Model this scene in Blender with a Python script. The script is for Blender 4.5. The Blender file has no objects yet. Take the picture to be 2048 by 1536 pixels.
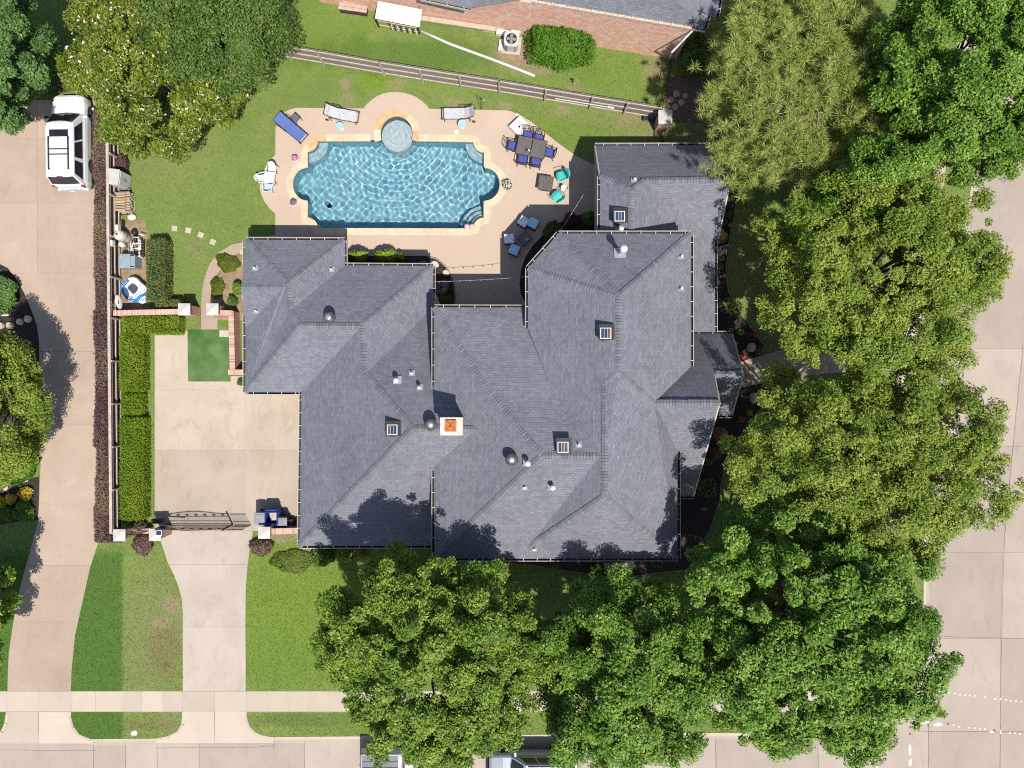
import bpy, math, random
import numpy as np
from mathutils import Vector, Matrix, geometry

sc = bpy.context.scene
COL = sc.collection
RAD = math.radians
H, F = 40.0, 1440.0            # camera height in metres, focal length in photograph pixels

# ------------------------------------------------------------------ camera, sky, sun, exposure
cam = bpy.data.cameras.new('camera')
cam.sensor_fit = 'HORIZONTAL'
cam.angle = 2 * math.atan(1024 / F)
cam.clip_end = 2000
camo = bpy.data.objects.new('camera', cam)
camo.location = (0, 0, H)
COL.objects.link(camo)
sc.camera = camo

SUN = Vector((0.243, -0.486, 1.0)).normalized()
world = bpy.data.worlds.new('World')
sc.world = world
world.use_nodes = True
wn = world.node_tree
bg = wn.nodes['Background']
sky = wn.nodes.new('ShaderNodeTexSky')
sky.sky_type = 'NISHITA'
sky.sun_disc = False
sky.sun_elevation = math.asin(SUN.z)
sky.sun_rotation = math.atan2(SUN.x, SUN.y)
wn.links.new(sky.outputs[0], bg.inputs[0])
bg.inputs[1].default_value = 0.10

sl = bpy.data.lights.new('sun', 'SUN')
sl.energy = 4.6
sl.angle = RAD(0.5)
sl.color = (1.0, 0.955, 0.88)
sl.cycles.is_caustics_light = True
slo = bpy.data.objects.new('sun', sl)
slo.rotation_euler = SUN.to_track_quat('Z', 'Y').to_euler()
slo.location = SUN * 60
COL.objects.link(slo)

vs = sc.view_settings
vs.view_transform = 'Standard'
vs.look = 'None'
vs.exposure = 0.42
vs.gamma = 1.0
vs.use_curve_mapping = False
sc.cycles.max_bounces = 8
sc.cycles.diffuse_bounces = 3
sc.cycles.glossy_bounces = 2
sc.cycles.transmission_bounces = 5
sc.cycles.transparent_max_bounces = 6
sc.cycles.sample_clamp_indirect = 4.0
sc.cycles.pixel_filter_type = 'BLACKMAN_HARRIS'
sc.cycles.filter_width = 1.1
sc.cycles.use_denoising = False

# ------------------------------------------------------------------ helpers
def P(px, py, z=0.0):
    "photograph pixel at height z -> point of the place"
    s = (H - z) / F
    return Vector(((px - 1024) * s, (768 - py) * s, z))

def PX(pts, z=0.0):
    return [P(a, b, z) for a, b in pts]

class B:
    def __init__(self):
        self.v, self.f, self.m = [], [], []
    def add(self, vs, fs, mi=0):
        o = len(self.v)
        self.v += [tuple(p) for p in vs]
        for f in fs:
            self.f.append([i + o for i in f]); self.m.append(mi)
        return self
    def box(self, c, s, rz=0.0, mi=0, top=1.0, rot=None):
        x, y, z = s[0] / 2, s[1] / 2, s[2] / 2
        t = top
        pts = [(-x, -y, -z), (x, -y, -z), (x, y, -z), (-x, y, -z), (-x*t, -y*t, z), (x*t, -y*t, z), (x*t, y*t, z), (-x*t, y*t, z)]
        R = rot if rot is not None else Matrix.Rotation(rz, 3, 'Z')
        c = Vector(c)
        return self.add([R @ Vector(p) + c for p in pts],
                        [(3, 2, 1, 0), (4, 5, 6, 7), (0, 1, 5, 4), (1, 2, 6, 5), (2, 3, 7, 6), (3, 0, 4, 7)], mi)
    def tube(self, pts, r, n=6, r1=None, mi=0, cap=True):
        pts = [Vector(p) for p in pts]
        k = len(pts)
        rs = [r + ((r1 if r1 is not None else r) - r) * i / max(k - 1, 1) for i in range(k)]
        V = []
        ref = Vector((0, 0, 1))
        for i, p in enumerate(pts):
            t = (pts[min(i + 1, k - 1)] - pts[max(i - 1, 0)])
            t = t.normalized() if t.length > 1e-9 else Vector((0, 0, 1))
            a = t.cross(ref)
            if a.length < 1e-3: a = t.cross(Vector((1, 0, 0)))
            a.normalize(); b = t.cross(a)
            for j in range(n):
                w = 2 * math.pi * (j + .5) / n
                V.append(p + (a * math.cos(w) + b * math.sin(w)) * rs[i])
        Fc = []
        for i in range(k - 1):
            for j in range(n):
                Fc.append((i*n + j, (i+1)*n + j, (i+1)*n + (j+1) % n, i*n + (j+1) % n))
        if cap:
            Fc.append(tuple(range(n))); Fc.append(tuple(reversed(range((k-1)*n, k*n))))
        return self.add(V, Fc, mi)
    def lathe(self, prof, n=16, c=(0, 0, 0), mi=0, closed=True, sx=1.0, sy=1.0):
        c = Vector(c); V = []
        for r, z in prof:
            for j in range(n):
                w = 2 * math.pi * j / n
                V.append(c + Vector((r*math.cos(w)*sx, r*math.sin(w)*sy, z)))
        Fc = []
        for i in range(len(prof) - 1):
            for j in range(n):
                Fc.append((i*n + j, i*n + (j+1) % n, (i+1)*n + (j+1) % n, (i+1)*n + j))
        if closed:
            Fc.append(tuple(reversed(range(n)))); Fc.append(tuple(range((len(prof)-1)*n, len(prof)*n)))
        return self.add(V, Fc, mi)
    def prism(self, poly, z0, z1, mi=0, bottom=True):
        poly = [Vector((p[0], p[1], 0)) for p in poly]
        A = sum(poly[i].x*poly[(i+1) % len(poly)].y - poly[(i+1) % len(poly)].x*poly[i].y for i in range(len(poly)))
        if A < 0: poly.reverse()
        n = len(poly)
        V = [(p.x, p.y, z0) for p in poly] + [(p.x, p.y, z1) for p in poly]
        Fc = [(i, (i+1) % n, n + (i+1) % n, n + i) for i in range(n)]
        tri = geometry.tessellate_polygon([poly])
        for t in tri:
            a, b, c = t
            s = (poly[b]-poly[a]).cross(poly[c]-poly[a]).z
            if s < 0: a, b, c = c, b, a
            Fc.append((n+a, n+b, n+c))
            if bottom: Fc.append((c, b, a))
        return self.add(V, Fc, mi)
    def sheet(self, polys, z=0.0, mi=0):
        "flat sheet; first polygon outer, the others holes; z number or function"
        pts, ed = [], []
        for pl in polys:
            o = len(pts); n = len(pl)
            pts += [Vector((p[0], p[1])) for p in pl]
            ed += [(o+i, o+(i+1) % n) for i in range(n)]
        vo, _, fo = geometry.delaunay_2d_cdt(pts, ed, [], 0, 1e-5)[:3]
        C = np.array([[(vo[t[0]][k]+vo[t[1]][k]+vo[t[2]][k])/3 for k in (0, 1)] for t in fo])
        ok = np.zeros(len(fo), bool)
        for pl in polys:
            A = np.array([(p[0], p[1]) for p in pl])
            for (x1, y1), (x2, y2) in zip(A, np.roll(A, -1, 0)):
                c = (y1 > C[:, 1]) != (y2 > C[:, 1])
                ok ^= c & (C[:, 0] < (x2-x1)*(C[:, 1]-y1)/((y2-y1) if y2 != y1 else 1e-12) + x1)
        Fc = []
        for t, k in zip(fo, ok):
            if not k: continue
            a, b, c = t
            if (vo[b]-vo[a]).cross(vo[c]-vo[a]) < 0: a, b, c = c, b, a
            Fc.append((a, b, c))
        zf = z if callable(z) else (lambda x, y: z)
        return self.add([(p.x, p.y, zf(p.x, p.y)) for p in vo], Fc, mi)
    def sphere(self, c, r, nu=12, nv=8, mi=0, top=False):
        if not hasattr(r, '__len__'): r = (r, r, r)
        c = Vector(c); V = []; lo = 0 if top else -math.pi/2
        for i in range(nv + 1):
            a = lo + (math.pi/2 - lo) * i / nv
            for j in range(nu):
                w = 2*math.pi*j/nu
                V.append(c + Vector((r[0]*math.cos(a)*math.cos(w), r[1]*math.cos(a)*math.sin(w), r[2]*math.sin(a))))
        Fc = []
        for i in range(nv):
            for j in range(nu):
                Fc.append((i*nu+j, i*nu+(j+1) % nu, (i+1)*nu+(j+1) % nu, (i+1)*nu+j))
        return self.add(V, Fc, mi)
    def quad(self, *p, mi=0):
        return self.add(p, [tuple(range(len(p)))], mi)
    def xf(self, M):
        self.v = [tuple(M @ Vector(p)) for p in self.v]; return self

def link(o, parent=None):
    COL.objects.link(o)
    if parent is not None: o.parent = parent
    return o

def props(o, label=None, cat=None, group=None, kind=None):
    if label: o['label'] = label
    if cat: o['category'] = cat
    if group: o['group'] = group
    if kind: o['kind'] = kind
    return o

def mesh(name, b, mats, smooth=False):
    me = bpy.data.meshes.new(name)
    me.from_pydata(b.v, [], b.f)
    if not isinstance(mats, (list, tuple)): mats = [mats]
    for m in mats: me.materials.append(m)
    if len(mats) > 1: me.polygons.foreach_set('material_index', b.m)
    if smooth: me.shade_smooth()
    me.update()
    return me

def obj(name, b, mats, parent=None, smooth=False, world=False, bevel=0, loc=None, rz=None, **kw):
    if world and parent is not None:
        off = parent.location
        b.v = [(p[0]-off.x, p[1]-off.y, p[2]-off.z) for p in b.v]
    me = mesh(name, b, mats, smooth)
    o = bpy.data.objects.new(name, me)
    link(o, parent)
    if loc is not None: o.location = loc
    if rz is not None: o.rotation_euler = (0, 0, rz)
    if bevel:
        md = o.modifiers.new('bevel', 'BEVEL'); md.width = bevel; md.segments = 2; md.limit_method = 'ANGLE'
    return props(o, **kw)

def inst(name, me, parent=None, loc=(0, 0, 0), rz=0.0, scale=None):
    o = bpy.data.objects.new(name, me)
    link(o, parent); o.location = loc; o.rotation_euler = (0, 0, rz)
    if scale: o.scale = scale
    return o

def thing(name, label, cat, loc=(0, 0, 0), rz=0.0, group=None, kind=None):
    o = bpy.data.objects.new(name, None)
    o.empty_display_size = .2
    link(o); o.location = loc; o.rotation_euler = (0, 0, rz)
    return props(o, label, cat, group, kind)

def copy_tree(o, parent=None):
    c = o.copy(); link(c, parent)
    for ch in o.children: copy_tree(ch, c)
    return c

def at(px, py, z=0.0): return P(px, py, z)

# ------------------------------------------------------------------ materials
MATS = {}
class N:
    "tiny node-graph helper"
    def __init__(self, name):
        self.mat = bpy.data.materials.new(name); self.mat.use_nodes = True
        self.t = self.mat.node_tree
        self.bsdf = self.t.nodes['Principled BSDF']
        self.out = self.t.nodes['Material Output']
        MATS[name] = self.mat
    def n(self, typ, **kw):
        nd = self.t.nodes.new(typ)
        for k, v in kw.items():
            if k.startswith('i_'):
                key = k[2:]
                nd.inputs[int(key) if key.isdigit() else key].default_value = v
            else: setattr(nd, k, v)
        return nd
    def l(self, a, b): self.t.links.new(a, b)
    def coord(self, which='Object'):
        if which == 'World': return self.n('ShaderNodeNewGeometry').outputs['Position']
        return self.n('ShaderNodeTexCoord').outputs[which]
    def noise(self, co, scale, detail=4, rough=.55, dist=0.0, vec=None):
        nd = self.n('ShaderNodeTexNoise'); nd.inputs['Scale'].default_value = scale
        nd.inputs['Detail'].default_value = detail; nd.inputs['Roughness'].default_value = rough
        nd.inputs['Distortion'].default_value = dist
        if vec:
            mp = self.n('ShaderNodeMapping'); mp.inputs['Scale'].default_value = vec
            self.l(co, mp.inputs[0]); co = mp.outputs[0]
        self.l(co, nd.inputs['Vector'])
        return nd.outputs['Fac']
    def rng(self, v, a, b, c=0.0, d=1.0, smooth=False):
        nd = self.n('ShaderNodeMapRange'); nd.inputs[1].default_value = a; nd.inputs[2].default_value = b
        nd.inputs[3].default_value = c; nd.inputs[4].default_value = d
        if smooth: nd.interpolation_type = 'SMOOTHSTEP'
        self.l(v, nd.inputs[0]); return nd.outputs[0]
    def mix(self, f, a, b, mode='MIX'):
        nd = self.n('ShaderNodeMix', data_type='RGBA', blend_type=mode)
        nd.clamp_factor = True
        for s, val in ((0, f), (6, a), (7, b)):
            if hasattr(val, 'is_linked'): self.l(val, nd.inputs[s])
            elif s == 0: nd.inputs[0].default_value = val
            else: nd.inputs[s].default_value = (*val[:3], 1)
        return nd.outputs[2]
    def math(self, op, a, b=None):
        nd = self.n('ShaderNodeMath', operation=op)
        for i, val in enumerate((a, b)):
            if val is None: continue
            if hasattr(val, 'is_linked'): self.l(val, nd.inputs[i])
            else: nd.inputs[i].default_value = val
        return nd.outputs[0]
    def set(self, col=None, rough=.8, spec=.3, metal=0.0):
        if col is not None:
            if hasattr(col, 'is_linked'): self.l(col, self.bsdf.inputs['Base Color'])
            else: self.bsdf.inputs['Base Color'].default_value = (*col[:3], 1)
        self.bsdf.inputs['Roughness'].default_value = rough
        self.bsdf.inputs['Specular IOR Level'].default_value = spec
        self.bsdf.inputs['Metallic'].default_value = metal
        return self
    def bump(self, h, strength=.3, dist=.02):
        nd = self.n('ShaderNodeBump'); nd.inputs['Strength'].default_value = strength
        nd.inputs['Distance'].default_value = dist
        self.l(h, nd.inputs['Height']); self.l(nd.outputs[0], self.bsdf.inputs['Normal'])

def M(name, c, c2=None, scale=6, rough=.6, spec=.3, metal=0.0, bump=0.0, bscale=60, rand=0.0, lo=.35, hi=.65, coord='Object', vec=None):
    "general procedural paint: two tones mottled by noise, optional relief and per-object variation"
    g = N(name)
    c = tuple(x*.85 for x in c); c2 = c2 and tuple(x*.85 for x in c2)
    co = g.coord(coord)
    if c2 is None: c2 = tuple(x*.82 for x in c)
    f = g.rng(g.noise(co, scale, 5, vec=vec), lo, hi)
    col = g.mix(f, c, c2)
    if rand:
        oi = g.n('ShaderNodeObjectInfo')
        v = g.rng(oi.outputs['Random'], 0, 1, 1-rand, 1+rand)
        hs = g.n('ShaderNodeHueSaturation'); g.l(v, hs.inputs['Value']); g.l(col, hs.inputs['Color']); col = hs.outputs[0]
    g.set(col, rough, spec, metal)
    if bump: g.bump(g.noise(co, bscale, 3), bump)
    return g.mat

def leaf_mat(name, cols, trans=.35, rough=.5, spec=.25, patch=.7, pscale=.7, dry=0.0):
    g = N(name)
    geo = g.n('ShaderNodeNewGeometry')
    rp = g.n('ShaderNodeValToRGB')
    el = rp.color_ramp.elements
    el[0].color = (*cols[0], 1); el[1].color = (*cols[-1], 1)
    for i, c in enumerate(cols[1:-1]):
        e = el.new((i+1)/(len(cols)-1)); e.color = (*c, 1)
    pos = geo.outputs['Position']
    nz = g.rng(g.noise(pos, pscale, 2), .3, .7, -patch/2, patch/2)
    f = g.math('ADD', geo.outputs['Random Per Island'], nz)
    g.l(f, rp.inputs[0])
    lc = rp.outputs[0]
    if dry: lc = g.mix(g.rng(g.noise(pos, 1.1, 3, .6), .66, .72, 0, dry), lc, (.40, .37, .045))
    g.set(lc, rough, spec)
    tr = g.n('ShaderNodeBsdfTranslucent')
    tint = g.mix(.5, lc, (.18, .28, .015))
    g.l(tint, tr.inputs[0])
    ms = g.n('ShaderNodeMixShader'); ms.inputs[0].default_value = trans
    g.l(g.bsdf.outputs[0], ms.inputs[1]); g.l(tr.outputs[0], ms.inputs[2]); g.l(ms.outputs[0], g.out.inputs[0])
    return g.mat

# --- lawn: two greens, blade-scale speckle, worn and lush patches with shapes of their own
def spot(g, pos, col, px, py, rx, ry, c, strength=1.0, nz=None):
    w = P(px, py)
    mp = g.n('ShaderNodeMapping'); mp.vector_type = 'POINT'
    sx, sy = F/(rx*H), F/(ry*H)
    mp.inputs['Location'].default_value = (-w.x*sx, -w.y*sy, 0)
    mp.inputs['Scale'].default_value = (sx, sy, 0)
    g.l(pos, mp.inputs[0])
    ln = g.n('ShaderNodeVectorMath', operation='LENGTH'); g.l(mp.outputs[0], ln.inputs[0])
    d = g.math('ADD', ln.outputs['Value'], nz)
    f = g.rng(d, 1.25, .45, 0, strength, True)
    return g.mix(f, col, c)

def lawn_material():
    g = N('lawn'); pos = g.coord('World')
    n1 = g.rng(g.noise(pos, .35, 4, .6), .35, .65)
    n2 = g.rng(g.noise(pos, 3.0, 5, .65), .3, .7)
    n3 = g.rng(g.noise(pos, 34.0, 3, .7), .3, .72)
    n4 = g.rng(g.noise(pos, 9.0, 4, .7, vec=(1, .6, 1)), .32, .68)
    col = g.mix(n1, (.146, .228, .043), (.212, .280, .068))
    col = g.mix(g.math('MULTIPLY', n2, .55), col, (.215, .255, .090))
    nz = g.math('MULTIPLY', g.math('SUBTRACT', g.noise(pos, .9, 5, .7), .5), 1.6)
    G1, G2, DT, TN, DK = (.150, .240, .034), (.078, .150, .026), (.34, .25, .165), (.25, .235, .11), (.055, .135, .020)
    for a in [(860, 235, 330, 40, TN, .35), (690, 168, 14, 14, DT, .8), (695, 200, 18, 20, DT, .45), (752, 165, 40, 22, (.17, .27, .02), .75),
              (793, 170, 26, 14, DT, .5), (910, 205, 20, 12, DT, .45), (1010, 212, 18, 9, DT, .7), (640, 60, 120, 70, G1, .5), (800, 110, 260, 40, G2, .6),
              (1125, 222, 17, 14, DT, .85), (1257, 238, 20, 12, DT, .85), (1290, 255, 60, 40, TN, .7), (1230, 240, 90, 20, TN, .5), (1400, 268, 60, 20, TN, .6),
              (1020, 110, 40, 30, DT, .9), (1060, 140, 60, 14, DT, .65), (1150, 172, 16, 14, DT, .6), (1250, 140, 120, 50, G1, .5), (1310, 130, 30, 40, DT, .6),
              (1080, 260, 140, 40, G1, .5), (330, 300, 90, 70, TN, .3), (265, 275, 40, 14, DT, .6), (390, 500, 22, 20, TN, .8), (322, 530, 9, 70, TN, .6), (340, 580, 10, 16, DT, .5),
              (600, 1190, 170, 200, (.17, .255, .034), .8), (560, 1320, 110, 60, G1, .5), (575, 1130, 120, 30, (.19, .26, .05), .7), (620, 1095, 24, 18, DT, .95),
              (305, 1270, 80, 150, TN, .55), (322, 1247, 24, 13, DT, .95), (345, 1215, 22, 26, DT, .7), (330, 1300, 40, 60, (.21, .165, .075), .7), (300, 1450, 70, 14, (.21, .17, .075), .75), (340, 1440, 30, 18, TN, .6),
              (600, 1440, 100, 18, (.12, .16, .05), .7), (298, 850, 10, 200, TN, .5), (295, 1020, 14, 20, DT, .8), (560, 1075, 40, 14, DT, .7), (1470, 480, 26, 140, (.32, .27, .10), .6),
              (1520, 600, 70, 120, TN, .5), (1450, 1440, 120, 16, G2, .4), (410, 640, 30, 14, (.22, .20, .08), .8), (1820, 1140, 26, 60, TN, .6)]:
        col = spot(g, pos, col, *a[:5], strength=a[5], nz=nz)
    # the neighbour's darker turf meets this one along a straight line
    sx = g.n('ShaderNodeSeparateXYZ'); g.l(pos, sx.inputs[0])
    xb = P(246, 0).x
    wob = g.math('ADD', sx.outputs[0], g.math('MULTIPLY', g.noise(pos, 4.0, 3), .35))
    fx = g.rng(wob, xb + .02, xb + .3, 1, 0, True)
    fy = g.rng(sx.outputs[1], P(0, 1085).y, P(0, 1120).y, 0, 1, True)
    col = g.mix(g.math('MULTIPLY', g.math('MULTIPLY', fx, fy), .8), col, DK)
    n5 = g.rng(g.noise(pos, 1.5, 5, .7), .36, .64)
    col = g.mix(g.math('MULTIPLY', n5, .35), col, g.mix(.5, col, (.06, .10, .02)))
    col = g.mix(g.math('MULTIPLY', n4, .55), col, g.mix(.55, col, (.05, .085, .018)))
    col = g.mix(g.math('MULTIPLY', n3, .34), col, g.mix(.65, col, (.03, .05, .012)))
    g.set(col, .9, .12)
    g.bump(g.noise(pos, 22, 4, .75), .6, .05)
    return g.mat

def concrete(name, c, c2, st=(.30, .24, .17), fine=55, stain=.5, agg=0.0, sc1=.35):
    g = N(name); pos = g.coord('World')
    c, c2, st = (tuple(x*.80 for x in q) for q in (c, c2, st))
    a = g.rng(g.noise(pos, sc1, 5, .6, .4), .32, .68)
    col = g.mix(a, c, c2)
    s = g.rng(g.noise(pos, 1.3, 6, .7, 1.2, vec=(1, .45, 1)), .52, .78)
    col = g.mix(g.math('MULTIPLY', s, stain), col, st)
    f = g.rng(g.noise(pos, fine, 2, .6), .3, .7)
    col = g.mix(g.math('MULTIPLY', f, .16 + agg), col, tuple(x*.55 for x in c))
    if agg:
        v = g.n('ShaderNodeTexVoronoi'); v.inputs['Scale'].default_value = 24
        g.l(pos, v.inputs['Vector'])
        vf = g.rng(v.outputs['Distance'], .1, .6)
        col = g.mix(g.math('MULTIPLY', vf, agg*1.4), col, tuple(x*.6 for x in c))
    oi = g.n('ShaderNodeObjectInfo')
    hs = g.n('ShaderNodeHueSaturation'); g.l(g.rng(oi.outputs['Random'], 0, 1, .90, 1.07), hs.inputs['Value']); g.l(col, hs.inputs['Color'])
    g.set(hs.outputs[0], .88, .2)
    g.bump(f, .25, .01)
    return g.mat

def shingle_material(name='shingle', c1=(.212, .219, .250), c2=(.132, .137, .160)):
    g = N(name); uv = g.coord('UV')
    def brick(w, h, off, mo=.008):
        mp = g.n('ShaderNodeMapping'); mp.inputs['Location'].default_value = (off, 0, 0); g.l(uv, mp.inputs[0])
        b = g.n('ShaderNodeTexBrick'); g.l(mp.outputs[0], b.inputs['Vector'])
        b.inputs['Scale'].default_value = 1; b.inputs['Brick Width'].default_value = w; b.inputs['Row Height'].default_value = h
        b.inputs['Mortar Size'].default_value = mo; b.inputs['Mortar Smooth'].default_value = .3
        b.inputs['Color1'].default_value = (1, 1, 1, 1); b.inputs['Color2'].default_value = (0, 0, 0, 1); b.inputs['Mortar'].default_value = (0, 0, 0, 1)
        b.inputs['Bias'].default_value = 0.0
        b.offset = .37
        return b
    b1, b2 = brick(.25, .125, 0, .006), brick(.17, .125, 5.13, .002)
    r1 = g.rng(b1.outputs['Color'], 0, 1); r2 = g.rng(b2.outputs['Color'], 0, 1)
    t = g.math('ADD', g.math('MULTIPLY', r1, .45), g.math('MULTIPLY', r2, .4))
    t = g.math('ADD', t, .08)
    pos = g.coord('World')
    t = g.math('ADD', t, g.rng(g.noise(pos, .45, 5, .65), .3, .7, -.28, .24))
    col = g.mix(t, c2, c1)
    col = g.mix(g.math('MULTIPLY', b1.outputs['Fac'], .55), col, (.055, .057, .068))
    gr = g.rng(g.noise(pos, 90, 2), .3, .7)
    col = g.mix(g.math('MULTIPLY', gr, .25), col, (.085, .09, .112))
    g.set(col, .92, .18)
    hgt = g.math('SUBTRACT', t, g.math('MULTIPLY', b1.outputs['Fac'], 1.2))
    g.bump(hgt, .5, .012)
    return g.mat

def brick_material(name, c1, c2, c3, mortar, w=.2, h=.067):
    g = N(name); uv = g.coord('UV')
    b = g.n('ShaderNodeTexBrick'); g.l(uv, b.inputs['Vector'])
    b.inputs['Scale'].default_value = 1; b.inputs['Brick Width'].default_value = w*1.25; b.inputs['Row Height'].default_value = h*1.25
    b.inputs['Mortar Size'].default_value = .008
    b.inputs['Color1'].default_value = (*c1, 1); b.inputs['Color2'].default_value = (*c2, 1); b.inputs['Mortar'].default_value = (*mortar, 1)
    pos = g.coord('World')
    f = g.rng(g.noise(pos, 3.5, 6, .75), .46, .7)
    col = g.mix(g.math('MULTIPLY', f, .75), b.outputs['Color'], c3)
    g.set(col, .9, .15)
    g.bump(b.outputs['Fac'], -.4, .01)
    return g.mat

lawn_m = lawn_material()
court_m = concrete('court_concrete', (.57, .475, .38), (.475, .39, .305), (.36, .27, .19), stain=.7)
drive_m = concrete('drive_concrete', (.55, .47, .40), (.455, .39, .325), (.36, .28, .21), stain=.6)
walk_m = concrete('sidewalk_concrete', (.60, .505, .41), (.53, .445, .365), (.48, .38, .27), stain=.35)
street_m = concrete('street_concrete', (.50, .42, .35), (.425, .36, .30), (.36, .29, .235), stain=.6)
agg_m = concrete('aggregate', (.65, .505, .39), (.48, .36, .27), (.34, .25, .18), stain=.5, agg=.34, fine=30)
deck_m = concrete('pool_deck_spray', (.61, .475, .375), (.565, .43, .335), (.55, .42, .32), stain=.3, agg=.12, fine=40)
tar_m = M('joint_tar', (.055, .05, .05), (.12, .10, .09), 3, .9)
joint_m = M('joint_groove', (.25, .19, .14), (.36, .28, .21), 3, .95, coord='World')
mulch_m = M('mulch', (.020, .016, .015), (.060, .047, .040), 14, .95, bump=.9, bscale=26, coord='World')
soil_m = M('bare_soil', (.34, .24, .15), (.24, .17, .105), 4, .95, bump=.5, bscale=20, coord='World')
turf_m = M('artificial_turf', (.045, .120, .022), (.125, .205, .070), .9, .85, bump=.6, bscale=40, coord='World')
shingle_m = shingle_material()
def cap_material():
    g = N('ridge_shingle'); geo = g.n('ShaderNodeNewGeometry')
    col = g.mix(geo.outputs['Random Per Island'], (.130, .134, .155), (.185, .191, .217))
    col = g.mix(g.math('MULTIPLY', g.rng(g.noise(geo.outputs['Position'], 60, 2), .3, .7), .25), col, (.09, .095, .115))
    g.set(col, .92, .15); return g.mat
cap_m = cap_material()
white_m = M('white_paint', (.74, .73, .71), (.66, .65, .62), 2, .5)
gutter_m = M('gutter_cream', (.60, .555, .505), (.51, .465, .42), 2, .45)
gutshade_m = M('gutter_inside_shade', (.055, .045, .042), (.03, .028, .03), 6, .9)  # near-black colour stands in for the shade inside the trough
brick_m = brick_material('house_brick', (.42, .20, .13), (.30, .145, .10), (.55, .40, .33), (.52, .45, .38))
nbrick_m = brick_material('neighbour_brick', (.66, .32, .215), (.53, .235, .15), (.78, .64, .55), (.70, .60, .52))
cope_m = [M('wall_brick_a', (.62, .35, .26), (.52, .28, .20), 9, .9, rand=.12), M('wall_brick_b', (.70, .50, .40), (.60, .40, .32), 9, .9, rand=.12), M('wall_brick_c', (.56, .47, .42), (.62, .40, .30), 9, .9, rand=.12)]
stonecap_m = M('cast_stone', (.60, .575, .53), (.50, .48, .44), 5, .8, bump=.1)
iron_m = M('black_iron', (.022, .020, .020), (.035, .03, .028), 9, .5, spec=.4)
bronze_m = M('bronze_frame', (.045, .033, .028), (.07, .05, .04), 9, .45, spec=.4)
graywood_m = M('weathered_wood', (.33, .29, .26), (.22, .19, .17), 5, .9, vec=(1, 1, 8), coord='World')
rail_m = M('rail_wood', (.56, .47, .40), (.44, .36, .30), 3, .85, coord='World')
darkwood_m = M('stained_wood', (.115, .062, .042), (.075, .042, .03), 5, .85, coord='World')
palewood_m = M('pale_wood', (.55, .45, .36), (.45, .36, .28), 4, .8, coord='World')
bark_m = M('bark', (.16, .12, .09), (.09, .07, .055), 8, .95, bump=.8, bscale=30)
pinebark_m = M('pine_bark', (.34, .27, .21), (.22, .17, .13), 8, .95, bump=.6, bscale=30)
blackp_m = M('black_plastic', (.020, .020, .022), (.034, .034, .036), 7, .5)
grayp_m = M('gray_plastic', (.36, .385, .40), (.28, .30, .31), 5, .5)
pvc_m = M('pvc_white', (.78, .77, .74), (.68, .67, .63), 5, .4)
steel_m = M('galvanised', (.52, .52, .52), (.40, .40, .41), 9, .4, metal=.7)
glass_m = M('dark_glass', (.012, .016, .018), (.02, .026, .03), 3, .06, spec=.6)
# ------------------------------------------------------------------ ground, streets, paving
def arc(cx, cy, r, a0, a1, n, ry=None):
    ry = r if ry is None else ry
    return [(cx + r*math.cos(RAD(a0 + (a1-a0)*i/n)), cy - ry*math.sin(RAD(a0 + (a1-a0)*i/n))) for i in range(n+1)]

CURB_A = [(-260, 1478), (-40, 1478), (-12, 1472), (2, 1462), (9, 1446), (12, 1424)]
CURB_B = [(142, 1424), (142.7, 1436), (148, 1454), (159, 1469), (182, 1478), (312, 1477), (336, 1472), (354, 1463), (363, 1448), (364.6, 1423)]
CURB_C = [(493, 1423), (495, 1440), (500, 1453), (510, 1464), (525, 1471), (545, 1474), (900, 1471), (1400, 1466), (1640, 1466), (1720, 1460), (1775, 1444), (1812, 1418),
          (1836, 1380), (1845, 1330), (1847, 1200), (1848, 1080), (1860, 950), (1885, 720), (1900, 620), (1942, 375), (1990, 200), (2052, 0), (2130, -260)]
BLOCK = CURB_A + CURB_B + CURB_C + [(2400, -1200), (-1700, -1200), (-1700, 1478)]

DECK = [(551, 310), (551.4, 260), (553, 247), (558, 234), (564, 228), (571, 224), (582, 218.5), (594.6, 216), (727.4, 217.4), (734, 208.5), (743, 200.5), (754, 193), (766, 187.5), (779, 185), (792.5, 184.4),
        (806, 185.6), (818.5, 188.8), (832, 194), (844.6, 203), (853, 210.5), (859, 218), (992, 220.8), (1010, 221), (1020, 222.5), (1038, 229), (1064, 245), (1090, 265.6), (1116, 286.5), (1150, 311), (1186.6, 329.4), (1198, 332),
        (1198, 424), (1186, 424), (1160, 430), (1134, 438), (1108, 451), (1087.5, 469), (1066.7, 490), (1051, 513.4), (1042, 539.5), (1039, 565.5), (1042, 589), (1051, 607), (1062, 640),
        (911.6, 640), (911.6, 586), (910, 571.6), (906, 557), (899.5, 543), (891.6, 532), (883, 523.6), (872, 515.8), (854.7, 513), (854, 512), (676, 512), (480, 520), (480, 500), (489.6, 500), (489.6, 483), (551, 470),
        (551, 428), (541, 419), (529, 403), (522.5, 388), (519.6, 375), (521.7, 357), (529.5, 338.5), (540, 320)]
# waterline of the pool
POOL = ([(636, 283)] + arc(794, 269.5, 33, 201.5, -21.5, 22, 36) + [(947.5, 284.5)]
        + arc(969, 284.5, 21.5, 180, 270, 6)[1:] + [(969, 335)] + arc(969, 370, 31.5, 88, -88, 16, 34) + [(968.5, 405), (968.5, 438)]
        + arc(969, 459, 22, 90, 180, 6)[1:] + [(636, 458)] + arc(615.5, 458, 21, 0, 90, 6)[1:] + [(615.8, 403)]
        + arc(615.8, 369.5, 29.5, 268, 92, 16, 34) + [(615.8, 336), (615.6, 306)] + arc(615.5, 283, 21, 270, 360, 6)[:-1])

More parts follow.
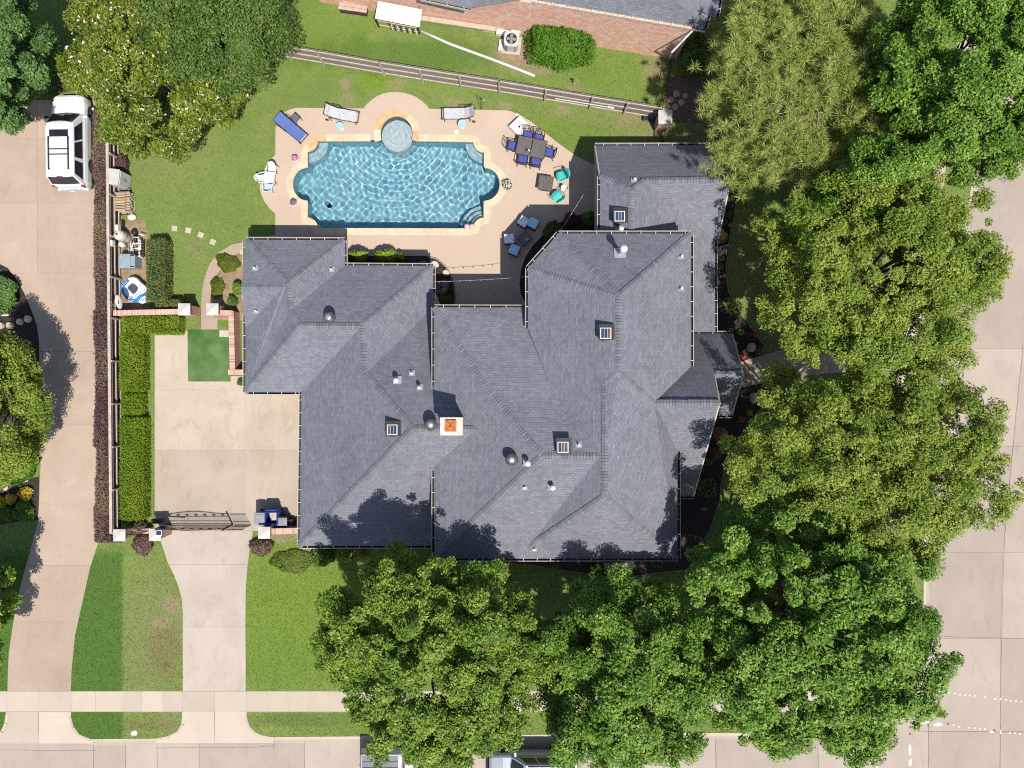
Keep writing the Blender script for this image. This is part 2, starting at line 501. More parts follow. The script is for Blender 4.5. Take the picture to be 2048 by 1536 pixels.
def area2(p): return sum(p[i][0]*p[(i+1) % len(p)][1] - p[(i+1) % len(p)][0]*p[i][1] for i in range(len(p)))
def resample(poly, step):
    out = []; n = len(poly)
    for i in range(n):
        a, b = Vector((*poly[i][:2], 0)), Vector((*poly[(i+1) % n][:2], 0))
        k = max(1, int(round((b-a).length/step)))
        out += [a.lerp(b, j/k) for j in range(k)]
    return out
def offset(poly, d):
    "grow a closed outline (world points) outwards by d"
    s = 1 if area2(poly) > 0 else -1
    n = len(poly); out = []
    for i in range(n):
        a, b, c = (Vector((*poly[k][:2], 0)) for k in ((i-1) % n, i, (i+1) % n))
        u, v = (b-a), (c-b)
        u = u.normalized() if u.length else v.normalized(); v = v.normalized() if v.length else u
        n1, n2 = Vector((u.y, -u.x, 0))*s, Vector((v.y, -v.x, 0))*s
        m = (n1+n2)
        m = m.normalized() if m.length > 1e-3 else n1
        out.append(b + m*d/max(.55, m.dot(n1)))
    return out
def clean_offset(poly, d, paired=False):
    "offset, with the points that fold over at inner corners removed (or snapped to the next good one)"
    o = offset(poly, d)
    A = np.array([(p[0], p[1]) for p in poly]); Bq = np.roll(A, -1, 0); D = Bq-A
    L2 = np.maximum((D**2).sum(1), 1e-12)
    good = []
    for p in o:
        q = np.array((p.x, p.y)); t = np.clip(((q-A)*D).sum(1)/L2, 0, 1)
        good.append(np.hypot(*((A + D*t[:, None] - q).T)).min() > abs(d)*.96)
    if not paired: return [p for p, k in zip(o, good) if k]
    n = len(o); out = []
    for i in range(n):
        j = 0
        while not (good[(i+j) % n] or good[(i-j) % n]): j += 1
        out.append(o[(i+j) % n] if good[(i+j) % n] else o[(i-j) % n])
    return out
def inside(poly, X, Y):
    r = np.zeros(X.shape, bool); n = len(poly)
    for i in range(n):
        x1, y1 = poly[i][:2]; x2, y2 = poly[(i+1) % n][:2]
        c = ((y1 > Y) != (y2 > Y))
        with np.errstate(divide='ignore', invalid='ignore'):
            r ^= c & (X < (x2-x1)*(Y-y1)/((y2-y1) if y2 != y1 else 1e-9) + x1)
    return r
def ribbon(b, pts, w, z0, z1, side=1, mi=0):
    "raised strip along an open polyline (world points), w wide to one side"
    pts = [Vector((p[0], p[1], 0)) for p in pts]; n = len(pts); o = []
    for i in range(n):
        t = (pts[min(i+1, n-1)] - pts[max(i-1, 0)]).normalized()
        o.append(pts[i] + Vector((t.y, -t.x, 0))*w*side)
    V = []
    for p, q in zip(pts, o): V += [(p.x, p.y, z0), (p.x, p.y, z1), (q.x, q.y, z1-.015), (q.x, q.y, z0)]
    Fc = []
    for i in range(n-1):
        for k in range(4):
            Fc.append((i*4+k, i*4+(k+1) % 4, (i+1)*4+(k+1) % 4, (i+1)*4+k))
    Fc += [(0, 1, 2, 3), ((n-1)*4+3, (n-1)*4+2, (n-1)*4+1, (n-1)*4)]
    return b.add(V, Fc, mi)

poolw = PX(POOL, -.1)
poolr = resample(poolw, .1)
obj('ground', B().sheet([[(-700, -700), (700, -700), (700, 700), (-700, 700)], clean_offset(poolr, .2)], -.2), soil_m, kind='structure')
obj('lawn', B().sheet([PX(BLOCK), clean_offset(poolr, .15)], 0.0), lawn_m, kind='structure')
b = B()
for c in (CURB_A, CURB_B, CURB_C): ribbon(b, PX(c), -.001, -.2, 0.0)
obj('lawn_edge', b, soil_m, kind='structure')

street = props(thing('street', None, None, kind='structure'))
def slab(name, poly, m, parent, z1=0.0, t=.03, zf=None, world=True):
    w = PX(poly, z1)
    w = offset(w, -.004)
    b = B().prism(w, z1-t, z1)
    if zf: b.v = [(p[0], p[1], zf(p[0], p[1]) - (t if p[2] < z1-.001 else 0)) for p in b.v]
    return obj(name, b, m, parent, world=True)
# concrete street: panels between the joints seen in the photograph, tar in the joints
obj('roadbed', B().sheet([[(-260, -260), (260, -260), (260, 260), (-260, 260)], clean_offset(poolr, 1.0)], -.150), street_m, street)
zs = -.125
cuts = [-700, -420, -160, 187, 251, 314, 398.5, 609, 830, 1060, 1250, 1431, 1636, 1857]
for i in range(len(cuts)-1):
    a, c = cuts[i], cuts[i+1]
    slab('panel', [(a, 1440), (c, 1440), (c, 1640), (a, 1640)], street_m, street, zs)
    slab('panel', [(a, 1640), (c, 1640), (c, 1840), (a, 1840)], street_m, street, zs)
jx = lambda y: 2001 + (1536-y)*.0 + (max(0, 1150-y))*.10
jl = lambda y: 1857 if y > 1250 else 1845
rows = [1840, 1463, 1277, 1105, 893, 697, 480, 270, 60, -160, -400]
for i in range(len(rows)-1):
    y1, y0 = rows[i], rows[i+1]
    slab('panel', [(jl(y1) if y1 > 1300 else 1830, y1), (jx(y1), y1), (jx(y0), y0), (jl(y0) if y0 > 1300 else 1830, y0)], street_m, street, zs)
    slab('panel', [(jx(y1), y1), (jx(y1)+190, y1), (jx(y0)+190, y0), (jx(y0), y0)], street_m, street, zs)
    slab('panel', [(jx(y1)+190, y1), (jx(y1)+400, y1), (jx(y0)+400, y0), (jx(y0)+190, y0)], street_m, street, zs)
kerbs = props(thing('kerb', None, None, kind='structure'))
for c, sgn in ((CURB_A, 1), (CURB_B, 1), (CURB_C, 1)):
    pts = [P(a, d) for a, d in c]
    k = max(1, len(pts)//5)
    for i in range(0, len(pts)-1, k):
        obj('kerb_stone', ribbon(B(), pts[i:i+k+1], .15, -.17, .012, sgn), walk_m, kerbs)
    obj('gutter_pan', ribbon(B(), pts, .5, -.2, zs+.012, sgn), street_m, kerbs)

# drive aprons slope from pavement to gutter
def apron(name, L, R, mid):
    root = props(thing(name, None, None, kind='structure'))
    for c0, c1 in ((0, .5), (.5, 1)):
        poly = [tuple(Vector(l).lerp(Vector(r), c0+ (0.004 if c0 else 0))) for l, r in zip(L, R)] + [tuple(Vector(l).lerp(Vector(r), c1-(.004 if c1 < 1 else 0))) for l, r in reversed(list(zip(L, R)))]
        ys = [p[1] for p in poly]
        b = B()
        n = len(L)
        V = [];
        for l, r in zip(L, R):
            for c in (c0 + (.004 if c0 else 0), c1 - (.004 if c1 < 1 else 0)):
                q = Vector(l).lerp(Vector(r), c)
                if .3 < c < .7: q = Vector((mid + (c-.5)*120, (l[1]+r[1])/2))
                t = (q.y-1424)/(1484-1424)
                z = .016 - .135*max(0, min(1, t))**1.2
                V.append(P(q.x, q.y, z))
        b.add(V, [(2*i+1, 2*i, 2*i+2, 2*i+3) for i in range(n-1)])
        obj('panel', b, walk_m, root)
apron('drive_apron', [(364.6, 1423.5), (363.5, 1448), (354, 1463), (336, 1472), (312, 1477), (312, 1486)], [(493, 1423.5), (495, 1440), (500, 1453), (510, 1464), (545, 1474), (547, 1486)], 429.5)
apron('drive_apron', [(12, 1424), (9, 1446), (2, 1462), (-12, 1472), (-40, 1478), (-40, 1487)], [(142, 1424), (142.7, 1436), (148, 1454), (159, 1469), (182, 1478), (187, 1487)], 76.5)

# pavement along both streets, slab by slab
pav = props(thing('sidewalk', None, None, kind='structure'))
xs = [-120, -78, -36, 13.5, 76, 142.5, 191, 246, 283, 325.5, 365, 429, 492.5, 534, 576, 618, 660, 702, 744, 786, 828, 870, 912, 954, 996, 1038, 1080, 1122, 1164, 1206, 1248, 1290, 1332, 1374, 1416, 1458, 1500, 1542, 1584, 1626, 1668]
for a, c in zip(xs, xs[1:]):
    slab('slab', [(a, 1382.5), (c, 1382.5), (c, 1423.5), (a, 1423.5)], walk_m, pav, .02)
sw = [(1668, 1403), (1710, 1400), (1745, 1385), (1770, 1355), (1782, 1315), (1786, 1270), (1786, 1225), (1786, 1180), (1786, 1135), (1787, 1090), (1788, 1045), (1790, 1000), (1788, 955), (1793, 910), (1799, 865), (1805, 820), (1811, 775), (1816, 730), (1824, 685),
      (1830, 640), (1837, 595), (1843, 550), (1849, 505), (1855, 460), (1861, 415), (1868, 370), (1874, 325), (1884, 280), (1895, 235), (1907, 190), (1919, 145), (1931, 100), (1944, 55), (1957, 10), (1970, -35)]
for (a, c), (d, e) in zip(sw, sw[1:]):
    t = Vector((d-a, e-c)).normalized(); nn = Vector((-t.y, t.x))*19
    slab('slab', [(a-nn.x, c-nn.y), (d-nn.x, e-nn.y), (d+nn.x, e+nn.y), (a+nn.x, c+nn.y)], walk_m, pav, .02)

# neighbour's exposed-aggregate drive
NL = [(-60, 200), (-60, 500), (0, 528), (15.6, 536), (34, 560), (49.5, 588), (62.5, 619.6), (73, 648), (78, 679.5), (79.4, 780), (81, 930), (76, 1042), (66, 1080), (50.8, 1136), (36.5, 1188), (26, 1248), (18, 1303), (15.6, 1344), (15, 1382)]
NR = [(205, 200), (205, 1060), (198, 1080), (180, 1136), (150, 1272), (143, 1344), (142, 1382)]
NDRIVE = NL + NR[::-1]
def clip_y(poly, y0, y1):
    def half(p, yy, keep_above):
        o = []
        for i in range(len(p)):
            a, c = p[i], p[(i+1) % len(p)]
            ia = (a[1] >= yy) if keep_above else (a[1] <= yy); ic = (c[1] >= yy) if keep_above else (c[1] <= yy)
            if ia: o.append(a)
            if ia != ic:
                t = (yy-a[1])/(c[1]-a[1]); o.append((a[0]+t*(c[0]-a[0]), yy))
        return o
    return half(half(poly, y0, True), y1, False)
nd = props(thing('driveway', None, None, kind='structure'))
obj('joint_bed', B().sheet([PX(NDRIVE)], .004), joint_m, nd)
ycut = [200, 276, 406, 546, 703, 850, 1008, 1131, 1244, 1382]
for a, c in zip(ycut, ycut[1:]):
    pl = clip_y(NDRIVE, a, c)
    if c <= 546:   # joint along the middle of the wide part
        l = [(min(x, 75), y) for x, y in pl]; r = [(max(x, 75), y) for x, y in pl]
        for q in (l, r): slab('panel', q, agg_m, nd, .024, .02)
    else: slab('panel', pl, agg_m, nd, .024, .02)

# motor court and drive
ct = props(thing('motor_court', None, None, kind='structure'))
COURT = [(309.4, 662.5), (375, 660.5), (435, 659), (461, 659), (461, 752), (492, 752), (492, 790), (640, 790), (640, 1062), (505, 1062), (505.5, 1067), (500, 1092.7), (495, 1134), (491.7, 1173), (491, 1238), (491.5, 1382), (365.6, 1382), (365.6, 1225.5),
         (363.5, 1199.5), (358, 1176), (348, 1150), (336, 1126.6), (320.6, 1079.7), (320, 1062), (309.4, 1062)]
obj('joint_bed', B().sheet([PX(COURT)], .004), joint_m, ct)
for pl in ([(309.4, 662.5), (375, 660.5), (461, 659), (461, 752), (490, 752), (490, 780), (309.4, 780)], [(309.4, 780), (490, 780), (490, 900), (309.4, 900)], [(490, 780), (640, 780), (640, 900), (490, 900)],
           [(309.4, 900), (490, 900), (490, 1062), (309.4, 1062)], [(490, 900), (640, 900), (640, 1062), (490, 1062)]):
    slab('panel', pl, court_m, ct, .024, .02)
for a, c in ((1062, 1129), (1129, 1254), (1254, 1382)):
    slab('panel', clip_y([(505.5, 1062), (505.5, 1067), (500, 1092.7), (495, 1134), (491.7, 1173), (491, 1238), (491.5, 1382), (365.6, 1382), (365.6, 1225.5), (363.5, 1199.5), (358, 1176), (348, 1150), (336, 1126.6), (320.6, 1079.7), (320, 1062)], a, c), drive_m, ct, .024, .02)
TURF = [(375, 660), (438, 660), (438.5, 674), (457.5, 675), (461, 763), (376, 763)]
obj('turf_mat', B().prism(PX(TURF, .05), .026, .05), turf_m, label='square of bright artificial turf laid on the motor court by the brick wall', cat='turf mat')
obj('paver', B().prism(PX([(439.5, 661), (457, 661), (457, 674), (439.5, 674)], .05), .026, .06), walk_m, label='small pale slab at the corner of the artificial turf', cat='slab')
# hairline cracks and stains are in the material; a few open cracks
b = B()
for pts in ([(314, 697), (330, 690), (343, 680), (350, 664)], [(312, 760), (330, 758), (352, 760), (374, 757)]):
    ribbon(b, PX(pts, .026), .012, .02, .0265)
obj('crack', b, joint_m, ct)

# paths
PATH_L = [(492, 483), (463.5, 489), (437.5, 505), (419, 528), (409, 557), (403.6, 583), (402.3, 609), (402.3, 659), (435, 659), (435, 632), (421, 628), (419, 606.6), (423, 578), (429.7, 554.5), (442.7, 536), (458, 515), (492, 499)]
obj('garden_path', B().prism(PX(PATH_L, .03), .0, .032), agg_m, kind='structure')
FRONT = [(1440, 735), (1487, 722), (1540, 706), (1600, 690), (1660, 684), (1760, 700), (1890, 712), (1890, 736), (1760, 740), (1680, 745), (1600, 752), (1540, 764), (1484, 774), (1440, 776)]
obj('front_path', B().prism(PX(FRONT, .03), .0, .032), agg_m, kind='structure')
obj('pool_deck', B().sheet([PX(DECK), clean_offset(poolr, .02)], .035), deck_m, kind='structure')
b = B()
for pts in ([(792.5, 186), (792.5, 222)], [(625, 217), (625, 272)], [(1142, 404), (1188, 366)], [(551, 310), (606, 330)], [(551, 427), (606, 412)], [(749, 470), (749, 512)], [(872, 470), (872, 514)], [(1060, 246), (980, 278)], [(700, 218), (765, 240)], [(870, 222), (824, 240)]):
    ribbon(b, PX(pts, .036), .012, .034, .0365)
obj('deck_joint', b, joint_m, kind='structure')
STEP = []
for i, (x, y, r) in enumerate(((349.5, 457, 4), (377, 461, 14), (402, 470, 22), (426, 484, 24))):
    obj('stepping_stone', B().box((0, 0, .02), (.31, .31, .05)), walk_m, loc=P(x, y), rz=RAD(-r), bevel=.012,
        label='square stepping stone in the lawn, ' + ('first from the fence', 'second from the fence', 'third from the fence', 'nearest the curved path')[i], cat='stepping stone', group='stepping stones in the back lawn')

# planting beds
def bed(name, pts, m=None, z=.05):
    b = B(); w = PX(pts)
    inner = offset(w, -.18)
    n = len(w)
    b.add([(p.x, p.y, .004) for p in w] + [(p.x, p.y, z) for p in inner], [(i, (i+1) % n, n+(i+1) % n, n+i) for i in range(n)] if area2(w) > 0 else [((i+1) % n, i, n+i, n+(i+1) % n) for i in range(n)])
    b.sheet([inner], z)
    return obj(name, b, m or mulch_m, kind='structure')
BED_C = [(1198, 424), (1160, 430), (1134, 438), (1108, 451), (1087.5, 469), (1066.7, 490), (1051, 513.4), (1042, 539.5), (1039, 565.5), (1042, 589), (1051, 607), (1075, 640), (1110, 560), (1150, 500), (1198, 490)]
BED_W = [(676, 512), (854, 512), (872, 515.8), (883, 523.6), (891.6, 532), (899.5, 543), (906, 557), (910, 571.6), (911.6, 586), (911.6, 640), (850, 640), (850, 560), (676, 560)]
BED_E = [(1395, 300), (1440, 300), (1455, 310), (1468, 325), (1478, 345), (1479, 370), (1476, 395), (1470, 420), (1464, 450), (1460, 475), (1456, 500), (1453, 530), (1453, 560), (1458, 585), (1467, 605), (1480, 625), (1495, 645), (1512, 668), (1528, 690), (1533, 708), (1487, 722), (1440, 734), (1395, 734)]
BED_E2 = [(1400, 777), (1484, 775), (1532, 765), (1536, 790), (1520, 820), (1500, 845), (1478, 875), (1462, 900), (1450, 930), (1443, 965), (1440, 1000), (1420, 1060), (1400, 1090), (1375, 1140), (1310, 1146), (1250, 1156), (1200, 1152), (1120, 1140), (1060, 1128), (980, 1125), (880, 1120), (880, 1060), (1300, 1060), (1300, 900)]
BED_N = [(0, 528), (15.6, 536), (34, 560), (49.5, 588), (62.5, 619.6), (73, 648), (78, 679.5), (79, 780), (79, 900), (-80, 940), (-120, 528)]
BED_N2 = [(78, 953), (79, 1000), (76, 1040), (40, 1042), (0, 1050), (-60, 1060), (-60, 1000), (5, 985), (30, 970), (55, 957)]
BED_P = [(236, 440), (290, 440), (300, 500), (300, 560), (300, 628), (240, 628)]
BED_S = [(226, 1060), (310, 1050), (310, 1035), (330, 1035), (330, 1062), (226, 1084)]
BED_M = [(445, 520), (478, 505), (520, 505), (520, 760), (490, 760), (490, 640), (425, 640), (422, 600), (430, 570)]
for nme, pl, m in (('mulch_bed', BED_C, None), ('mulch_bed', BED_W, None), ('mulch_bed', BED_E, None), ('mulch_bed', BED_E2, None), ('mulch_bed', BED_N, None), ('mulch_bed', BED_N2, None), ('gravel_bed', BED_P, soil_m), ('gravel_bed', BED_M, soil_m)):
    bed(nme, pl, m)
HEDGE_STRIP = [(186, 232), (240, 232), (246, 1085), (192, 1085)]
bed('mulch_bed', HEDGE_STRIP)
b = B()
for pl in (BED_E[1:20], BED_E2[2:18]): ribbon(b, PX(pl), .06, 0, .07, 1)
ribbon(b, PX(BED_W[1:10]), .08, 0, .09, 1)
obj('bed_edging', b, M('edging_stone', (.30, .23, .19), (.22, .17, .15), 6, .9), kind='structure')

# ------------------------------------------------------------------ swimming pool
plaster_m = M('pool_plaster', (.32, .57, .65), (.25, .50, .60), .6, .7, coord='World')
ledge_m = M('ledge_plaster', (.46, .60, .66), (.38, .53, .60), 5, .7, coord='World')
tile_m = M('pool_tile', (.03, .12, .19), (.05, .17, .25), 12, .3, coord='World')
pool = thing('swimming_pool', 'symmetrical blue swimming pool with curved ends and tan flagstone coping', 'pool', P(792, 370))
def pool_obj(name, b, m, smooth=False):
    o = obj(name, b, m, pool, smooth=smooth, world=True)
    o.cycles.is_caustics_receiver = True
    return o
pw = resample(poolw, .25)
if area2(pw) < 0: pw = pw[::-1]
n = len(pw)
depth = lambda x, y: -1.35 - .35*max(0, 1-((x-poolw[0].x+0-3.2)/5.6)**2)
b = B()
V = []
for p in pw: V += [(p.x, p.y, .0), (p.x, p.y, -.32), (p.x, p.y, -1.8)]
b.add(V, [(3*i+k, 3*i+k+1, 3*((i+1) % n)+k+1, 3*((i+1) % n)+k) for i in range(n) for k in (0, 1)])
b.m = [1 if k == 0 else 0 for i in range(n) for k in (0, 1)]
b.sheet([pw], -1.45)
pool_obj('shell', b, [plaster_m, tile_m])
def ledge(name, cx, cy, r, a0, a1, z, m=None):
    pts = PX([(cx, cy)] + arc(cx, cy, r, a0, a1, 14), -.1)
    pool_obj(name, B().prism(pts, -1.44, z), m or ledge_m)
ledge('bench', 615, 283, 39, 270, 360, -.5); ledge('bench', 969, 284, 39, 180, 270, -.5)
for r, z in ((53, -1.0), (42, -.72), (32, -.45)):
    ledge('step', 968.5, 458.5, r, 90, 180, z, ledge_m)
    e = PX(arc(968.5, 458.5, r, 90, 180, 16), -.1)
    pool_obj('step_trim', ribbon(B(), e, .07, z-.02, z+.012, -1), tile_m)
spa_c = P(794, 269.5, -.1)
spa_r = 31.5*40.1/F
def disc(c, r, k=40): return [(c.x + r*math.cos(2*math.pi*i/k), c.y + r*math.sin(2*math.pi*i/k)) for i in range(k)]
pool_obj('shallow_ledge', B().prism([(x, y) for x, y in disc(Vector((spa_c.x, spa_c.y-.02, 0)), spa_r)], -1.44, -.3), M('ledge_stone', (.50, .57, .60), (.66, .70, .70), 16, .8, coord='World', lo=.42, hi=.58))
# coping: one stone at a time
cope_ms = [M('coping_a', (.62, .47, .30), (.70, .56, .38), 4, .85, coord='World'), M('coping_b', (.70, .58, .43), (.62, .49, .34), 5, .85, coord='World'), M('coping_c', (.56, .34, .17), (.66, .45, .25), 4, .85, coord='World'), M('coping_d', (.67, .52, .38), (.58, .44, .30), 6, .85, coord='World')]
R = random.Random(4)
i_a, i_b = 1, 23
def cope_run(pts, closed, weights, skip=None, zoff=0.0):
    n_ = len(pts); i = 0; inn, out_ = [], []
    for k in range(n_):
        a_, c_ = pts[(k-1) % n_ if closed else max(k-1, 0)], pts[(k+1) % n_ if closed else min(k+1, n_-1)]
        t = (c_-a_).normalized(); nr = Vector((t.y, -t.x, 0))
        inn.append(pts[k] - nr*.035); out_.append(pts[k] + nr*.36)
    lim = n_ if closed else n_-1
    while i < lim:
        k = R.choice((3, 4, 4, 5))
        if lim - i - k < 3: k = lim - i
        ids = [(i+j) % n_ for j in range(k+1)]
        ring = [inn[j] for j in ids] + [out_[j] for j in ids][::-1]
        cx = sum(ring, Vector())/len(ring)
        i += k
        if skip and skip(cx): continue
        ring = [cx + (p-cx)*.97 for p in ring]
        pool_obj('coping_stone', B().prism(ring, -.06, .05 + zoff + R.uniform(-.007, .007)), R.choices(cope_ms, weights)[0])
main = resample(PX([p for j, p in enumerate(POOL) if not (i_a < j < i_b)], -.1), .12)
if area2(main) < 0: main = main[::-1]
spa0 = Vector((spa_c.x, spa_c.y, 0))
cope_run(main, True, (.3, .38, .08, .24), lambda c: (Vector((c.x, c.y, 0))-spa0).length < 1.28)
sa = PX(arc(794, 269.5, 33, -20, 200, 40, 36), -.1)
sa = [Vector((p.x, p.y, 0)) for p in sa]
cope_run(sa, False, (.25, .2, .5, .25), None, .008)

# water: a real rippled surface
rng = np.random.default_rng(7)
x0, x1, y0, y1 = P(583, 460, -.1).x, P(1004, 460, -.1).x, P(0, 461, -.1).y, P(0, 230, -.1).y
d = .038
xs_, ys_ = np.arange(x0, x1, d), np.arange(y0, y1, d)
X, Y = np.meshgrid(xs_, ys_)
Z = np.zeros_like(X)
for _ in range(34):
    a, k, p = rng.uniform(0, 2*np.pi), rng.uniform(7, 24), rng.uniform(0, 2*np.pi)
    Z += .0150/k*np.sin(k*(np.cos(a)*X + np.sin(a)*Y) + p)
r = np.hypot(X-spa_c.x, Y-spa_c.y+.02)
th = np.arctan2(Y-spa_c.y, X-spa_c.x)
Z += .0029*np.sin(21*r + .7*np.sin(3*th) + .5*np.sin(7*th))*np.exp(-r*.22) + .0021*np.sin(33*r + 1.2*np.sin(5*th))*np.exp(-r*.35)
Z += .004*np.exp(-(r/.3)**2)
keep_poly = clean_offset(poolr, .06)
cxs, cys = (X[:-1, :-1]+d/2), (Y[:-1, :-1]+d/2)
msk = inside([(p.x, p.y) for p in keep_poly], cxs, cys)
idx = np.arange(X.size).reshape(X.shape)
q = np.stack([idx[:-1, :-1], idx[:-1, 1:], idx[1:, 1:], idx[1:, :-1]], -1)[msk]
used = np.unique(q); remap = np.full(X.size, -1); remap[used] = np.arange(len(used))
co = np.stack([X.ravel(), Y.ravel(), Z.ravel()-.1], -1)[used]
me = bpy.data.meshes.new('water'); me.from_pydata(co.tolist(), [], remap[q].tolist()); me.shade_smooth()
g = N('water')
g.bsdf.inputs['Base Color'].default_value = (.90, .975, .99, 1)
g.bsdf.inputs['Transmission Weight'].default_value = 1; g.bsdf.inputs['Roughness'].default_value = 0; g.bsdf.inputs['IOR'].default_value = 1.33
me.materials.append(g.mat)
wat = bpy.data.objects.new('water', me); link(wat); wat['kind'] = 'structure'
wat.cycles.is_caustics_caster = True
# ------------------------------------------------------------------ the house
house = thing('house', 'large hip-roofed house with grey shingles and cream gutters in the middle', 'house', P(1000, 800))
RV = dict(
 NW=(490.7, 479, 2.4), NE=(689.3, 480, 2.4), E1=(690, 530.5, 2.4), N2E=(866, 531.5, 2.4), A1=(575, 567, 3.62), A1b=(566, 575, 3.62), TIP=(483.4, 574, 3.2), G0=(490, 532, 2.4), G1=(490.5, 630, 2.4), VS_=(491, 657, 2.4),
 A3=(581, 621, 3.65), B1=(599, 651, 4.05), B2=(723, 652, 4.06), VE=(866, 616, 2.4), VEx=(898, 616, 2.4), C1=(732, 747, 4.17), R1=(825.6, 857, 5.54), R2=(952, 858.5, 5.52), R2n=(952, 858.5, 5.52),
 SWx=(885, 1092, 2.4), SW=(599, 1092, 2.4), W0=(603, 784.5, 2.4), SWc=(490.5, 784, 2.4),
 bNW=(868.5, 614.5, 4.6), bNE=(1056, 615, 4.6), bV=(1057, 650, 4.95), bK1=(985, 793, 5.87), bK2=(1110, 793, 5.87), D1=(1085, 911, 6.85), D2=(1200, 912, 6.9), bSW=(868.5, 1117.5, 4.6), bS=(1050, 1117.4, 4.6), VS=(1056, 1095, 4.86),
 SE=(1356, 1117, 4.6), S1=(1209.6, 993, 7.0), M3=(1210, 905, 7.0), M2=(1211, 765, 7.05), M1=(1237.5, 744, 7.2), PK=(1237.5, 593, 7.2), K=(1308, 806, 6.4), V2=(1356, 905, 4.6),
 mW0=(1056, 536, 5.36), mW1=(1055.5, 655, 5.3), mNW=(1117, 467, 5.36), mNE=(1382, 467, 5.36), mE=(1382, 733, 5.36),
 pN1=(1381, 667, 2.4), pN2=(1464.5, 667, 2.4), T1=(1487, 748, 4.82), T1w=(1429, 748, 4.84), T2=(1440, 806, 6.4), pE=(1378, 733, 4.45), pS=(1464, 831, 2.4), pSw=(1438, 831, 2.4), T2s=(1387, 993, 2.4), g2=(1340, 993, 2.4), V2b=(1354, 905, 4.45),
 n1=(1190, 291, 2.4), n2=(1438, 290.5, 2.4), T5=(1462, 358, 4.45), r5=(1290, 361, 4.6), q5=(1263, 381, 5.06), w5=(1199.5, 352, 4.35), w6=(1199.5, 500, 4.35), q7=(1262, 500, 5.06), e1=(1437, 478, 2.6), e2=(1430, 480, 2.6), e3=(1430, 664, 2.6), q8=(1262, 664, 5.06))
RP = {k: P(*v) for k, v in RV.items()}
FACES = ['NW NE A1', 'NW A1 A1b TIP G0', 'G1 TIP A1b VS_', 'NE E1 A3 A1', 'E1 N2E B2 B1 A3', 'N2E VE C1 B2', 'C1 VE VEx R2 R1', 'R1 R2 SWx SW', 'SW R1 C1 B2 W0', 'W0 B2 B1 SWc', 'SWc B1 A3 A1 A1b VS_',
         'bNW bNE bV bK2 bK1', 'bK1 bK2 D2 D1', 'bNW bK1 D1 bSW', 'bSW D1 D2 VS bS', 'D2 M3 S1 VS', 'VS S1 SE bS', 'S1 M3 M2 M1 K V2 SE', 'mW0 PK M1 M2 M3 D2 bK2 mW1', 'mW0 mNW PK', 'mNW mNE PK', 'mNE mE K M1 PK',
         'pN1 pN2 T1 T1w T2 K pE', 'T1w T1 pS pSw', 'T1w pSw T2', 'K T2 T2s g2 V2b', 'n1 n2 T5 r5 q5 w5', 'w5 q5 q7 w6', 'r5 T5 e1', 'q5 r5 e1 e2 e3 q8 q7']

def roof_mesh(name, faces, m, parent):
    me = bpy.data.meshes.new(name)
    V, Fc, UV = [], [], []
    tris = []
    for pts in faces:
        c = sum(pts, Vector())/len(pts)
        # least-squares plane normal
        A = np.array([(p-c)[:] for p in pts]); nrm = Vector(np.linalg.svd(A)[2][2])
        if nrm.z < 0: nrm = -nrm
        u = Vector((0, 0, 1)).cross(nrm)
        u = u.normalized() if u.length > 1e-4 else Vector((1, 0, 0))
        # snap the course direction to the eave when it is close
        v = nrm.cross(u)
        flat = [Vector(((p-c).dot(u), (p-c).dot(v), 0)) for p in pts]
        for t in geometry.tessellate_polygon([flat]):
            a, b_, d_ = t
            if (flat[b_]-flat[a]).cross(flat[d_]-flat[a]).z < 0: a, b_, d_ = d_, b_, a
            o = len(V)
            for k in (a, b_, d_):
                V.append(pts[k]); UV.append((pts[k].dot(u), pts[k].dot(v)))
            Fc.append((o, o+1, o+2)); tris.append((pts[a], pts[b_], pts[d_]))
    off = parent.location
    me.from_pydata([tuple(p-off) for p in V], [], Fc)
    ul = me.uv_layers.new(name='UVMap')
    for i, l in enumerate(me.loops): ul.data[i].uv = UV[l.vertex_index]
    me.materials.append(m)
    o = bpy.data.objects.new(name, me); link(o, parent)
    return o, tris
roof, RTRI = roof_mesh('roof', [[RP[k] for k in f.split()] for f in FACES], shingle_m, house)
EYE = Vector((0, 0, H))
def on_roof(px, py):
    d_ = (P(px, py) - EYE); best = None
    for a, b_, c in RTRI:
        hit = geometry.intersect_ray_tri(a, b_, c, d_, EYE, True)
        if hit and (best is None or hit.z > best.z): best = hit
    return best if best is not None else P(px, py, 3)

